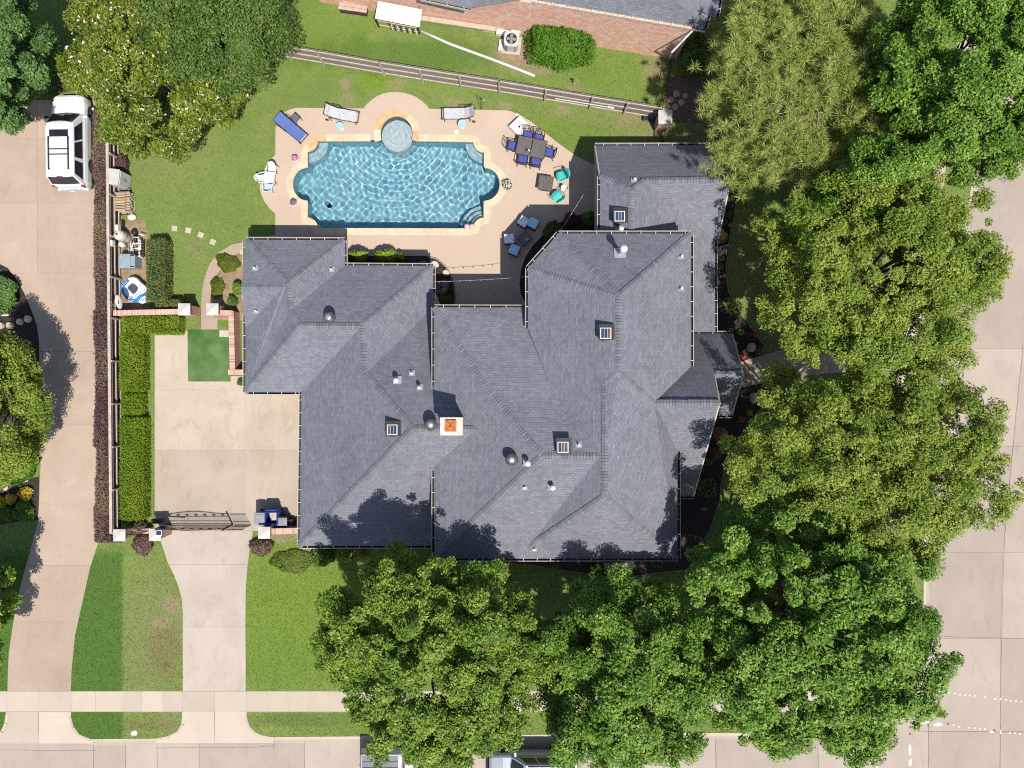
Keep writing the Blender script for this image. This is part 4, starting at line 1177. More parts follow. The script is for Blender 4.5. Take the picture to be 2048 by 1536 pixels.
def pine(name, label, cx, cy, rx, ry, zc, rz, n_tuft, seed, base):
    rng = np.random.default_rng(seed)
    C = P(cx, cy, zc); s = (H-zc)/F; bp = P(*base)
    root = thing(name, label, 'tree', bp, 0, TG)
    lump = [(rng.uniform(.3, 1)*.11, f, rng.uniform(0, 6.28)) for f in (2, 3, 5, 8)]
    main = dome_clumps(rng, 190, lump, spread=.12, lo=.3)*np.array([(rx-14)*s, (ry-14)*s, rz])
    ids = rng.integers(0, len(main), n_tuft)
    tf = main[ids] + rng.normal(size=(n_tuft, 3))*np.array([.36, .36, .24])
    k = 70
    d = unit(rng.normal(size=(n_tuft, k, 3)) + np.array([0, 0, .55]))
    L = rng.uniform(.26, .44, (n_tuft, k, 1))
    S = unit(np.cross(d, rng.normal(size=d.shape)))*.017
    a = tf[:, None, :] + d*.03
    V = np.stack([a - S, a + S, a + d*L], 2).reshape(-1, 3, 3)
    V = V + np.array([C.x-bp.x, C.y-bp.y, C.z])
    link(bpy.data.objects.new('crown', quad_mesh('crown', V, pine_l)), root)
    top = Vector((C.x-bp.x, C.y-bp.y, zc+rz*.2))
    obj('trunk', B().tube([(0, 0, -.1), (.05, 0, zc*.4), top*.7 + Vector((0, 0, .3)), top], .30, 10, .1), pinebark_m, root, smooth=True)
    b = B()
    for i in rng.permutation(len(main))[:90]:
        e = Vector(main[i]) + Vector((C.x-bp.x, C.y-bp.y, C.z)); st = Vector((top.x, top.y, min(top.z, e.z - .3)))*.96
        mid = st.lerp(e, .5) + Vector((rng.uniform(-.4, .4), rng.uniform(-.4, .4), rng.uniform(-.1, .4)))
        b.tube([st, mid, e], .055, 5, .02, cap=False)
    obj('branches', b, pinebark_m, root, smooth=True)
pine('pine_tree', 'yellow-green pine with bare grey branches behind the north-east wing', 1602, 182, 226, 200, 5.6, 2.2, 2200, 5, (1540, 250))

# clipped hedges and shrubs
def hedge(name, label, x0, y0, x1, y1, h, mat, n, L, W, seed, cat='hedge', group=None):
    a, c = P(x0, y0, h*.8), P(x1, y1, h*.8)
    m = (a+c)/2; z0 = 0
    px, py = 1024 + m.x*36, 768 - m.y*36
    return blob(name, label, px, py, abs(c.x-a.x)/2, h, mat, n, L, W, seed, cat, group, ry=abs(c.y-a.y)/2, box=True)
HG = 'clipped hedges inside the fence'
hedge('hedge', 'long bright green clipped hedge along the fence above the gate', 243, 836, 286, 1038, 1.0, box_l, 16000, .085, .05, 31, group=HG)
hedge('hedge', 'short bright green hedge block between the two long hedges', 244, 788, 283, 829, .8, box_l, 3600, .085, .05, 32, group=HG)
hedge('hedge', 'bright green hedge along the fence beside the artificial turf', 242, 668, 285, 781, .95, box_l, 8500, .085, .05, 33, group=HG)
hedge('hedge', 'bright green hedge running along the motor court brick wall', 246, 633, 357, 666, .95, box_l, 7500, .085, .05, 34, group=HG)
hedge('hedge', 'tall dark holly hedge screening the pool equipment', 296, 480, 330, 600, 1.1, hedge_l, 9000, .09, .055, 35, group=HG)
hedge('hedge', 'low dark holly hedge in front of the brick column', 312, 601, 363, 612, .9, hedge_l, 2800, .09, .055, 36, group=HG)
LG = 'purple loropetalum hedge along the fence'
lor = [(214, 262), (214, 328), (215, 394), (216, 460), (216, 526), (217, 592), (216, 658), (217, 724), (217, 790), (217, 856), (218, 922), (218, 988), (217, 1044)]
words_ = ['first', 'second', 'third', 'fourth', 'fifth', 'sixth', 'seventh', 'eighth', 'ninth', 'tenth', 'eleventh', 'twelfth', 'last']
for i, (x, y) in enumerate(lor):
    w = 16 + 2*math.sin(i*2.3)
    blob('loropetalum_shrub', words_[i] + ' shrub of the purple hedge counted from the white car', x, y, (w-3)/36, .7, lor_l, 4200, .13, .05, 60+i, 'shrub', LG, ry=34.5/36, box=True, upn=.35)
blob('boxwood', 'large rounded shrub against the neighbour brick wall', 1122, 88, 71/38.5, 2.0, round_l, 9500, .15, .085, 41, 'shrub')
blob('boxwood', 'dark glossy shrub in the shade at the neighbour house corner', 1386, 128, 33/38.5, 2.1, live_l, 4200, .12, .07, 42, 'shrub', ry=48/38.5)
blob('loropetalum_shrub', 'purple-brown shrub around the gate column with the solar panel', 292, 1088, 20/36, .7, lor_l, 2200, .10, .05, 43, 'shrub')
blob('loropetalum_shrub', 'brownish shrub below the gate column next to the bins', 526, 1093, 23/36, .6, leaf_mat('brown_leaf', [(.10, .06, .045), (.16, .11, .07), (.22, .17, .09)], .2), 2200, .10, .05, 44, 'shrub', ry=16/36)
blob('iris_clump', 'dark spiky plant between the two gate columns on the left', 287, 1050, 9/36, .7, lor_l, 500, .3, .05, 45, 'plant', core=False)
blob('azalea', 'glossy green shrub under the garage eave', 648, 1108, 22/36, .9, green_l, 2600, .11, .07, 46, 'shrub')
blob('azalea', 'lighter green shrub second from the garage corner under the eave', 694, 1106, 16/36, .9, lime_l, 1500, .13, .08, 47, 'shrub')
blob('azalea', 'small pale fern-like shrub third from the garage corner', 727, 1108, 9/36, .7, lime_l, 600, .12, .06, 48, 'shrub')
blob('ground_cover', 'low spreading ground cover on the front lawn by the garage corner', 585, 1122, 42/36, .22, leaf_mat('ground_cover', [(.09, .15, .02), (.14, .20, .03), (.19, .24, .05)], .25), 4200, .10, .06, 49, 'ground cover', ry=24/36)
blob('hosta', 'low yellow-green bed plant against the path bend', 458, 527, 24/36, .4, leaf_mat('low_plant', [(.085, .12, .012), (.13, .16, .02), (.17, .19, .03)], .25), 3200, .08, .05, 50, 'plant', ry=17/36, rz=-.4)
blob('hosta', 'low yellow-green plant below the path bend', 437, 575, 13/36, .4, MATS['low_plant'], 1900, .08, .05, 51, 'plant', ry=20/36)
blob('garden_shrub', 'leafy green shrub by the garage side wall', 482, 578, 12/36, .8, green_l, 1000, .13, .08, 52, 'shrub')
blob('garden_shrub', 'small dark shrub near the brick column on the path', 468, 603, 10/36, .6, live_l, 700, .12, .07, 53, 'shrub')
blob('garden_shrub', 'little green shrub below the end of the short brick wall', 484, 765, 6/36, .5, green_l, 350, .09, .06, 54, 'shrub')
BG = 'plants in the beds around the house'
blob('bamboo', 'bright lime plant under the north eave, larger right-hand one', 778, 516, 21/36, 1.5, lime_l, 900, .22, .09, 55, 'plant', BG, ry=11/36, core=False)
blob('bamboo', 'bright lime plant under the north eave, beside the lounger wall', 723, 516, 17/36, 1.5, lime_l, 700, .22, .09, 56, 'plant', BG, ry=9/36, core=False)
blob('bamboo', 'smallest lime plant under the north eave', 805, 516, 6/36, 1.1, lime_l, 140, .2, .08, 57, 'plant', BG, core=False)
blob('fern', 'dark green fern beside the boulder fountain', 886, 604, 18/36, .7, live_l, 1500, .16, .05, 58, 'plant', BG)
blob('maple_shrub', 'dark purple round shrub in the shaded courtyard bed', 1141, 442, 14/36, .9, leaf_mat('maroon_leaf', [(.06, .018, .025), (.09, .03, .035), (.12, .05, .05)], .2), 1400, .09, .06, 59, 'shrub', BG)
blob('courtyard_shrub', 'clipped dark green shrub by the angled courtyard wall', 1104, 463, 20/36, .7, live_l, 2400, .09, .06, 80, 'shrub', BG, ry=17/36, rz=.6)
blob('courtyard_shrub', 'dark shrub against the north-east wing wall', 1176, 440, 14/36, .9, dark_l, 1200, .10, .06, 81, 'shrub', BG)
EB = [(1441, 330, 7, .4, orange_l, 'small orange plant at the top of the east bed'), (1463, 372, 5, .4, lime_l, 'bright green tuft beside the wing gable tip'), (1459, 400, 7, .5, green_l, 'green plant below the wing gable tip'), (1453, 430, 8, .5, green_l, 'leafy green plant midway along the wing bed'), (1446, 446, 6, .4, green_l, 'small green plant above the orange pot'),
      (1443, 478, 9, .5, leaf_mat('bronze_leaf', [(.14, .17, .04), (.22, .15, .05), (.18, .20, .05)], .3), 'bronze and green plant above the flag'), (1449, 508, 6, .35, green_l, 'green tuft just below the flag'), (1437, 517, 8, .5, orange_l, 'rusty plant below the flag against the wall'), (1437, 533, 6, .4, green_l, 'green plant below the rusty plant'),
      (1452, 604, 8, .35, green_l, 'green plant in the bed halfway to the porch'), (1463, 612, 7, .3, lime_l, 'yellowish plant next to the halfway plant'), (1471, 627, 7, .3, green_l, 'round dark plant above the porch bed'), (1436, 610, 5, .4, green_l, 'plant tucked at the low wing eave above the porch'), (1480, 665, 6, .3, lime_l, 'pale plant by the porch eave corner'),
      (1519, 703, 9, .35, leaf_mat('dry_plant', [(.22, .17, .06), (.30, .24, .10), (.14, .16, .05)], .3), 'straw-coloured plant at the edge of the front path'), (1477, 787, 6, .35, green_l, 'dark plant at the porch wall south of the path'), (1497, 825, 5, .25, yellow_l, 'small yellow plant near the porch eave'), (1436, 867, 13, .7, orange_l, 'orange nandina shrub south of the porch'), (1428, 905, 12, .6, leaf_mat('rust_leaf', [(.20, .06, .04), (.30, .10, .06), (.14, .12, .03)], .3), 'rust red shrub beside the big gable'),
      (1414, 922, 7, .5, green_l, 'green plant close to the big gable eave'), (1407, 972, 14, 1.0, dark_l, 'clipped grey-green shrub at the big gable corner'), (1312, 1122, 12, .4, green_l, 'bright green plant at the south-east house corner'), (1190, 1140, 14, .5, green_l, 'green plant beside the pavers under the south eave'), (1110, 1128, 10, .4, green_l, 'green plant left of the pavers under the south eave')]
for i, (x, y, r_, h_, m_, lb) in enumerate(EB):
    blob('bed_plant', lb, x, y, r_/36, h_, m_, int(60*r_), .12, .07, 90+i, 'plant', BG, core=r_ > 12, box=(r_ == 14 and x == 1407))
for i, (x, y, r_, lb) in enumerate([(1506, 669, 5, 'red flowering plant in the mulch below the wing'), (1481, 712, 7, 'red flowering plant beside the porch gable'), (1481, 838, 6, 'red flowering plant in the bed south of the porch')]):
    blob('flowering_plant', lb, x, y, r_/36, .35, green_l, 120, .09, .06, 130+i, 'plant', BG, core=False, flower=(red_p, 70, .11))
blob('maple_shrub', 'orange Japanese maple rising above the low wing eave', 1421, 484, 12/36, 2.7, leaf_mat('maple_orange', [(.50, .26, .10), (.62, .36, .16), (.56, .40, .22)], .4), 420, .13, .08, 140, 'shrub', BG, core=False)
YG = 'yellow shrubs in the neighbour bed'
for i, (x, y, r_, lb) in enumerate([(56, 986, 14, 'yellow-orange shrub nearest the aggregate drive'), (27, 997, 10, 'yellow shrub in the middle of the small neighbour bed'), (4, 1003, 12, 'yellow shrub at the left edge of the photo')]):
    blob('yellow_shrub', lb, x, y, r_/36, .45, yellow_l, 520, .12, .08, 150+i, 'shrub', YG)
blob('round_boxwood', 'clipped round green shrub touching the aggregate drive', 54, 1021, 20/36, .75, leaf_mat('clip_leaf', [(.06, .14, .012), (.085, .18, .016), (.12, .22, .025)], .25), 3600, .07, .045, 154, 'shrub')
blob('round_boxwood', 'clipped shrub left of the round one by the drive', 20, 1027, 15/36, .6, MATS['clip_leaf'], 2200, .07, .045, 155, 'shrub')
blob('neighbour_shrub', 'dense green shrub in the curved neighbour bed', 8, 592, 44/37, 1.3, dark_l, 5200, .14, .085, 156, 'shrub', ry=38/37)
blob('neighbour_shrub', 'low green ground shrub below the grey-green tree', 40, 930, 42/36, .7, round_l, 4200, .13, .08, 157, 'shrub', ry=36/36)
blob('neighbour_shrub', 'bushy undergrowth under the trees in front of the white car', 115, 172, 60/37, .8, hedge_l, 5000, .15, .09, 158, 'shrub', ry=18/37)
blob('neighbour_shrub', 'leafy undergrowth beside the drive below the corner tree', 22, 240, 40/37, 1.0, dark_l, 4000, .17, .10, 159, 'shrub', ry=24/37)
blob('neighbour_shrub', 'dark evergreen mass between the corner tree and the magnolia', 70, 120, 36/37, 2.2, dark_l, 4200, .16, .09, 160, 'shrub', ry=60/37)
blob('garden_shrub', 'dark purple plant behind the storage bench by the fence', 250, 330, 12/36, .7, lor_l, 800, .11, .06, 161, 'shrub', ry=20/36)
blob('garden_shrub', 'small green plant at the foot of the magnolia by the fence', 240, 252, 10/36, .5, green_l, 600, .12, .08, 162, 'shrub')

# grass blades over every lawn
NB = 420000
rng = np.random.default_rng(9)
gx, gy = rng.uniform(-15, 2063, NB), rng.uniform(-15, 1490, NB)
ok = inside(BLOCK, gx, gy)
HOUSES = [[(480, 470), (700, 470), (700, 520), (870, 520), (870, 600), (1045, 600), (1045, 530), (1110, 460), (1180, 460), (1185, 290), (1430, 290), (1430, 660), (1460, 660), (1460, 830), (1390, 840), (1390, 1000), (1350, 1000), (1350, 1100), (600, 1085), (600, 790), (480, 790)]]
for pl in [DECK, COURT, NDRIVE, PATH_L, FRONT, TURF, BED_C, BED_W, BED_E, BED_E2, BED_N, BED_N2, BED_P, BED_M, HEDGE_STRIP] + HOUSES: ok &= ~inside(pl, gx, gy)
ok &= ~((gy > 1380) & (gy < 1426) & (gx < 1700))
for (a, c), (d_, e) in zip(sw, sw[1:]):
    ok &= ~((gy <= c+2) & (gy >= e-2) & (np.abs(gx - (a + (d_-a)*(c-gy)/max(c-e, 1e-3))) < 21)) if c > e else ok
gx, gy = gx[ok], gy[ok]; n = len(gx)
wx, wy = (gx-1024)/36, (768-gy)/36
an = rng.uniform(0, 6.283, n); w_ = rng.uniform(.012, .028, n); ln = rng.uniform(.02, .09, n); an2 = rng.uniform(0, 6.283, n); hh = rng.uniform(.02, .06, n)
V = np.zeros((n, 3, 3))
V[:, 0] = np.stack([wx-np.cos(an)*w_, wy-np.sin(an)*w_, np.full(n, .002)], 1)
V[:, 1] = np.stack([wx+np.cos(an)*w_, wy+np.sin(an)*w_, np.full(n, .002)], 1)
V[:, 2] = np.stack([wx+np.cos(an2)*ln, wy+np.sin(an2)*ln, hh], 1)
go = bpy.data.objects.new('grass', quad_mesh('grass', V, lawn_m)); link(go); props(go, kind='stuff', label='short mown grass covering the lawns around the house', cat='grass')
# ------------------------------------------------------------------ vehicles
carwhite_m = M('car_white', (.78, .78, .78), (.74, .74, .745), 2, .22, spec=.6)
silver_m = M('car_silver', (.42, .45, .50), (.38, .41, .46), 2, .28, spec=.6, metal=.3)
tyre_m = M('tyre', (.018, .018, .018), (.028, .028, .028), 9, .85)
rim_m = M('alloy_rim', (.50, .50, .52), (.40, .40, .42), 8, .3, metal=.7)
lamp_r = M('lamp_red', (.45, .015, .015), (.35, .01, .01), 6, .2, spec=.6)
lamp_w = M('lamp_clear', (.60, .60, .62), (.45, .46, .48), 9, .15, spec=.6)
navy_m = M('tinted_glass', (.016, .018, .030), (.024, .026, .040), 3, .08, spec=.6)
chrome_m = M('chrome', (.7, .7, .7), (.6, .6, .6), 5, .15, metal=1)
def loft(b, secs, mi=0):
    n = len(secs[0]); V = [p for s in secs for p in s]
    Fc = [(i*n+j, i*n+(j+1) % n, (i+1)*n+(j+1) % n, (i+1)*n+j) for i in range(len(secs)-1) for j in range(n)]
    Fc += [tuple(reversed(range(n))), tuple(range((len(secs)-1)*n, len(secs)*n))]
    b.add(V, Fc, mi)
def car(name, label, cat, loc, rz, paint, st, gh, wheels, hr, zr, group=None, belt=1.15, roofb=True):
    """st: stations (x, half width, top z); gh: greenhouse (x windscreen base, x roof front, x roof rear, x tail base)"""
    root = thing(name, label, cat, loc, rz, group)
    b = B(); secs = []
    for x, hw, zt in st:
        secs.append([(x, -hw*.94, .32), (x, hw*.94, .32), (x, hw, .55), (x, hw, zt-.28), (x, hw*.95, zt-.08), (x, hw*.84, zt), (x, 0, zt+.025), (x, -hw*.84, zt), (x, -hw*.95, zt-.08), (x, -hw, zt-.28), (x, -hw, .55)])
    loft(b, secs)
    obj('body', b, paint, root, bevel=.03)
    x1, x2, x3, x4 = gh; hb = st[len(st)//2][1]*.92
    zb = belt - .06
    b = B()
    nn = 5
    def ring(t):
        z = zb + (zr-zb)*t; h = hb + (hr-hb)*t; a = x1 + (x2-x1)*t; c = x4 + (x3-x4)*t
        out = []
        for j in range(nn): u = -1 + 2*j/(nn-1); out.append((a + .10*(1-u*u), u*h, z))
        for j in range(nn): u = 1 - 2*j/(nn-1); out.append((c - .04*(1-u*u), u*h, z))
        return out
    rings = [ring(t) for t in (0, .25, .5, .75, .93)]
    z = zr; last = [(p[0] + (-.06 if i < nn else .05), p[1]*.94, z) for i, p in enumerate(ring(1))]
    rings.append(last)
    loft(b, rings)
    obj('cabin', b, paint, root, bevel=.02, smooth=False)
    def panel(nm, t0, t1, side, u0, u1, m):
        "glass on one side: 'f','r' ends by u across, 'L','R' flanks by u along"
        def pt(t, u):
            z = zb + (zr-zb)*t; h = hb + (hr-hb)*t; a = x1 + (x2-x1)*t; c = x4 + (x3-x4)*t
            if side == 'f': return Vector((a + .10*(1-u*u) + .012, u*h, z+.008))
            if side == 'r': return Vector((c - .04*(1-u*u) - .012, u*h, z+.008))
            s = 1 if side == 'L' else -1
            return Vector((c + (a-c)*u, s*(h+.010), z+.006))
        k = 4; V = []
        for i in range(k+1):
            for t in (t0, t1): V.append(pt(t, u0 + (u1-u0)*i/k))
        o = obj(nm, B().add(V, [(2*i, 2*i+1, 2*i+3, 2*i+2) for i in range(k)]), m, root)
        md = o.modifiers.new('t', 'SOLIDIFY'); md.thickness = .006
        return o
    panel('windscreen', .10, .92, 'f', -.88, .88, glass_m)
    panel('rear_window', .22, .9, 'r', -.9, .9, navy_m)
    for s in 'LR':
        for u0, u1 in ((.06, .30), (.36, .62), (.65, .90)): panel('side_window', .16, .86, s, u0, u1, navy_m)
    wm = mesh('tyre', B().lathe([(.20, -.12), (.345, -.125), (.37, -.09), (.37, .09), (.345, .125), (.20, .12)], 20, closed=False).xf(Matrix.Rotation(RAD(90), 4, 'X')), tyre_m, True)
    rb = B().lathe([(.24, -.02), (.24, .09), (.22, .1)], 18)
    for k in range(5): rb.box((math.cos(k*1.2566)*.12, math.sin(k*1.2566)*.12, .1), (.22, .05, .03), k*1.2566)
    rm = mesh('rim', rb.xf(Matrix.Rotation(RAD(90), 4, 'X')), rim_m)
    for x in wheels:
        for s in (-1, 1):
            w = inst('wheel', wm, root, (x, s*(st[len(st)//2][1]+.0), .37), math.pi if s > 0 else 0)
            inst('rim', rm, w, (0, 0, 0))
            obj('wheel_arch', B().lathe([(.44, -.02), (.44, .035), (.38, .035)], 18, closed=False).xf(Matrix.Translation((x, s*(st[len(st)//2][1]-.005), .40)) @ Matrix.Rotation(RAD(-90*s), 4, 'X')), blackp_m, root)
    for s in (-1, 1):
        xf, hf, zf = st[0]; xe, he, ze = st[-1]
        sg = 1 if xf > xe else -1
        obj('headlight', B().box((xf-.10*sg, s*hf*.80, zf-.16), (.22, .30, .16)), lamp_w, root, bevel=.03)
        obj('tail_light', B().box((xe+.05*sg, s*he*.90, ze-.10), (.14, .14, .38)), lamp_r, root, bevel=.02)
        obj('mirror', B().box((x1-.22*sg, s*(hb+.18), belt+.05), (.12, .22, .14)).tube([(x1-.22*sg, s*hb*.95, belt), (x1-.22*sg, s*(hb+.1), belt+.03)], .03), blackp_m if s > 0 else paint, root, bevel=.02)
    obj('front_bumper', B().box((st[0][0]-.02, 0, .5), (.22, st[0][1]*1.9, .26)), blackp_m, root, bevel=.04)
    obj('rear_bumper', B().box((st[-1][0]+.03, 0, .58), (.26, st[-1][1]*1.94, .22)), paint, root, bevel=.04)
    return root
suv = car('parked_suv', 'white sport utility vehicle parked on the aggregate drive at the hedge', 'car', (-24.0, 13.17, .024), RAD(90.8), carwhite_m,
          [(2.5, .70, .92), (2.38, .86, 1.0), (2.05, .93, 1.08), (1.35, .95, 1.12), (.4, .95, 1.16), (-1.2, .95, 1.16), (-2.2, .94, 1.14), (-2.5, .86, 1.08)], (1.42, .62, -2.12, -2.46), (1.62, -1.28), .74, 1.86)
obj('sunroof', B().box((.12, 0, 1.868), (.38, 1.0, .02)), navy_m, suv, bevel=.01)
for s in (-1, 1):
    o = obj('roof_rail', B().box((-.95, s*.52, 1.93), (1.75, .05, .05)).box((-.15, s*.52, 1.89), (.08, .06, .08)).box((-1.78, s*.52, 1.89), (.08, .06, .08)), blackp_m, suv)
for x in (-.75, -1.03): obj('cross_bar', B().box((x, 0, 1.945), (.045, 1.02, .03)), blackp_m, suv)
obj('brake_light', B().box((-2.19, 0, 1.85), (.04, .3, .03)), lamp_r, suv)
obj('bumper_step', B().box((-2.60, 0, .70), (.10, 1.25, .02)), grayp_m, suv)
for s in (-1, 1): obj('running_board', B().box((.15, s*.98, .42), (2.3, .16, .05)), blackp_m, suv)
obj('number_plate', B().box((-2.66, 0, .62), (.02, .3, .15)), white_m, suv)

y0 = P(0, 1506, 1.0).y - 1.0
pk = car('pickup_truck', 'white pickup with a grey slatted bed cover under the broad oak', 'truck', P(836, 768) * 1.0 + Vector((0, y0, -.115)), 0, carwhite_m,
         [(2.95, .80, 1.0), (2.75, .96, 1.12), (2.0, .99, 1.18), (1.0, 1.0, 1.2), (-.55, 1.0, 1.2), (-.6, 1.0, 1.2), (-2.7, 1.0, 1.2), (-2.95, .97, 1.18)], (1.45, .75, -.45, -.75), (1.85, -1.85), .78, 1.9, belt=1.2)
for k in range(6): obj('bed_cover_slat', B().box((-1.9, -.75+.3*k, 1.235), (1.95, .27, .04)), M('bed_cover', (.20, .21, .22), (.15, .155, .16), 6, .5) if 'bed_cover' not in MATS else MATS['bed_cover'], pk, bevel=.01)
obj('bed_rail', B().box((-1.9, .95, 1.25), (2.1, .09, .06)).box((-1.9, -.95, 1.25), (2.1, .09, .06)).box((-2.9, 0, 1.25), (.08, 1.9, .06)), silver_m, pk)
sv = car('parked_car', 'silver car with a loaded roof rack facing the pickup at the street', 'car', P(1064, 768) + Vector((0, y0-.05, -.115)), RAD(180), silver_m,
         [(2.35, .72, .9), (2.2, .86, .98), (1.6, .92, 1.06), (.9, .93, 1.1), (-.6, .93, 1.12), (-1.9, .92, 1.1), (-2.35, .84, 1.02)], (1.15, .4, -1.85, -2.25), (1.5, -1.4), .70, 1.72)
for k, (w, m_) in enumerate(((.5, palewood_m), (.55, silver_m), (.5, silver_m))): obj('roof_box', B().box((-.05-.62*k, 0, 1.85), (w, 1.0, .16)), m_, sv, bevel=.03)
for s in (-1, 1): obj('roof_rail', B().box((-.7, s*.6, 1.77), (1.9, .05, .06)), chrome_m, sv)

# ------------------------------------------------------------------ fences
post_me = mesh('post', B().box((0, 0, .5), (.09, .09, 1.0)), rail_m)
def fence(name, label, pts, h, nrails, picket_m, rail, cap=True, spacing=.142, post_every=2.42, side=1):
    root = thing(name, label, 'fence', Vector((pts[0].x, pts[0].y, 0)))
    o0 = root.location
    pm = mesh('picket', B().box((0, 0, .5), (.132, .02, 1.0)), picket_m)
    for a, c in zip(pts, pts[1:]):
        t = (c-a); L = t.length; t.normalize(); ang = math.atan2(t.y, t.x); nrm = Vector((t.y, -t.x, 0))*side
        k = int(L/spacing); rr = random.Random(int(L*100))
        for i in range(k):
            inst('picket', pm, root, a + t*((i+.5)*L/k) - o0 + Vector((0, 0, .03)), ang, (1, 1, h + rr.uniform(-.015, .015)))
        for j in range(nrails):
            z = .18 + (h-.32)*j/(nrails-1)
            obj('rail', B().box((a+c)/2 + nrm*.045 - o0 + Vector((0, 0, z)), (L, .05, .09), ang), rail, root)
        if cap: obj('cap_rail', B().box((a+c)/2 + nrm*.03 - o0 + Vector((0, 0, h+.05)), (L, .15, .04), ang), rail, root)
        m = max(1, int(round(L/post_every)))
        for i in range(m+1):
            q = inst('post', post_me, root, a + t*(i*L/m) + nrm*.10 - o0, ang, (1, 1, h)); q.data = post_me
    return root
lf = [P(*q) for q in ((238, 240), (242, 640), (246, 1058))]
fence('board_fence', 'dark stained board fence along the neighbour drive', [Vector((p.x, p.y, 0)) for p in lf], 1.2, 3, darkwood_m, rail_m, side=-1)
bf = [P(*q) for q in ((520, 106), (650, 127), (770, 148), (1000, 184), (1180, 214), (1316, 236))]
fence('cedar_fence', 'weathered grey wooden fence between the two back lawns', [Vector((p.x, p.y, 0)) for p in bf], 1.6, 3, graywood_m, rail_m, cap=False, side=1)
obj('pool_pole', B().tube([P(1110, 197, .9), P(1228, 216, .9)], .025, 8).tube([P(1216, 214, .9), P(1228, 216, .9)], .05, 8), [pvc_m], label='white pole hung along the wooden back fence', cat='pole')

# ------------------------------------------------------------------ brick walls, columns, gate
def brick_wall(name, label, a, c, h, w=.29, cat='wall', body_m=None):
    a, c = Vector((a.x, a.y, 0)), Vector((c.x, c.y, 0))
    root = thing(name, label, cat, a)
    t = c-a; L = t.length; t.normalize(); nrm = Vector((-t.y, t.x, 0)); ang = math.atan2(t.y, t.x)
    q = [Vector() + nrm*w*.42, t*L + nrm*w*.42, t*L - nrm*w*.42, Vector() - nrm*w*.42]
    wb = wall_block([p + a for p in q], h-.06, parent=root)
    k = int(L/.082); rr = random.Random(int(L*1000))
    me_ = [mesh('brick', B().box((0, 0, 0), (.07, w, .065)), m_) for m_ in cope_m]
    for i in range(k):
        inst('brick', rr.choice(me_), root, t*((i+.5)*L/k) + Vector((0, 0, h-.03 + rr.uniform(-.004, .004))), ang + rr.uniform(-.02, .02))
    obj('mortar', B().box(t*L/2 + Vector((0, 0, h-.045)), (L, w*.96, .05), ang), crown2_m, root)
    return root
crown2_m = M('mortar', (.55, .47, .40), (.48, .40, .34), 8, .95)
def column(label, px, py, z, w=.64, s=.50, solar=False):
    "px,py: centre of the cap in the photograph"
    p = P(px, py, z); base = Vector((p.x, p.y, 0))
    root = thing('brick_column', label, 'column', base, 0, 'brick columns with stone caps')
    wall_block([base + Vector((sx*s/2, sy*s/2, 0)) for sx, sy in ((-1, -1), (1, -1), (1, 1), (-1, 1))], z-.1, name='shaft', parent=root)
    b = B(); hw = w/2
    b.add([(-hw, -hw, z-.12), (hw, -hw, z-.12), (hw, hw, z-.12), (-hw, hw, z-.12), (-hw, -hw, z-.04), (hw, -hw, z-.04), (hw, hw, z-.04), (-hw, hw, z-.04), (0, 0, z+.05)],
          [(3, 2, 1, 0), (0, 1, 5, 4), (1, 2, 6, 5), (2, 3, 7, 6), (3, 0, 4, 7), (4, 5, 8), (5, 6, 8), (6, 7, 8), (7, 4, 8)])
    obj('cap', b, stonecap_m, root)
    return root, base
brick_wall('brick_wall', 'low brick wall from the fence to the path column', P(248, 630), P(378, 627), 1.1)
brick_wall('brick_wall', 'short brick wall on the house side of the path', P(440, 628), P(479, 630), 1.0, )
brick_wall('brick_wall', 'brick wall beside the artificial turf', P(476, 626), P(479, 750), 1.0)
brick_wall('brick_wall', 'brick stub wall joining the garage below the turf', P(470, 745), P(505, 745), 1.0)
column('brick column with stone cap on the left side of the garden path', 367.3, 618.5, 1.5); column('brick column with stone cap on the right side of the garden path', 424, 618.5, 1.5)
column('brick column with stone cap at the end of the board fence by the drive', 237.5, 1071, 1.5)
cl2, c2b = column('brick gate column carrying a small solar panel', 309, 1070, 1.5)
column('brick gate column next to the rubbish bins', 527.5, 1066, 1.5)
pnl = thing('solar_panel', 'small solar panel on top of the brick gate column', 'solar panel', Vector((P(317.5, 1066, 1.6).x, P(317.5, 1066, 1.6).y, 1.56)))
obj('frame', B().box((0, 0, .03), (.32, .28, .03)), white_m, pnl); obj('cell', B().box((0, 0, .048), (.26, .22, .012)), cell[0], pnl); obj('foot', B().box((0, 0, .0), (.08, .08, .06)), steel_m, pnl)
brick_wall('brick_wall', 'brick wall between the gate column and the garage', P(540, 1056), P(618, 1054), 1.0, .32)
brick_wall('brick_wall', 'low brick plinth between the fence column and the solar gate column', P(256, 1062), P(308, 1058), .5, .28)
picket_i = mesh('picket', B().tube([(0, 0, 0), (0, 0, 1)], .011, 5).lathe([(.022, .985), (.003, 1.05)], 5), iron_m)
def iron_run(root, a, c, hf, k, z0=.06):
    for i in range(k):
        u = (i+.5)/k; inst('picket', picket_i, root, a.lerp(c, u) + Vector((0, 0, z0)), 0, (1, 1, hf(u)-z0))
gate = thing('driveway_gate', 'black iron driveway gate with an arched top and flower motifs', 'gate', P(338, 1049))
ga, gb, gc = Vector(), P(466, 1049)-P(338, 1049), P(503, 1050)-P(338, 1049)
archf = lambda u: 1.32 + .28*math.sin(math.pi*u)**2
iron_run(gate, ga, gb, archf, 40)
for zf in (lambda u: archf(u)-.06, lambda u: .98, lambda u: .45, lambda u: .12):
    obj('rail', B().tube([ga.lerp(gb, i/16) + Vector((0, 0, zf(i/16))) for i in range(17)], .02, 6), iron_m, gate)
for q in (ga, gb): obj('post', B().box(q + Vector((0, 0, .75)), (.08, .08, 1.5)), iron_m, gate)
fl = B()
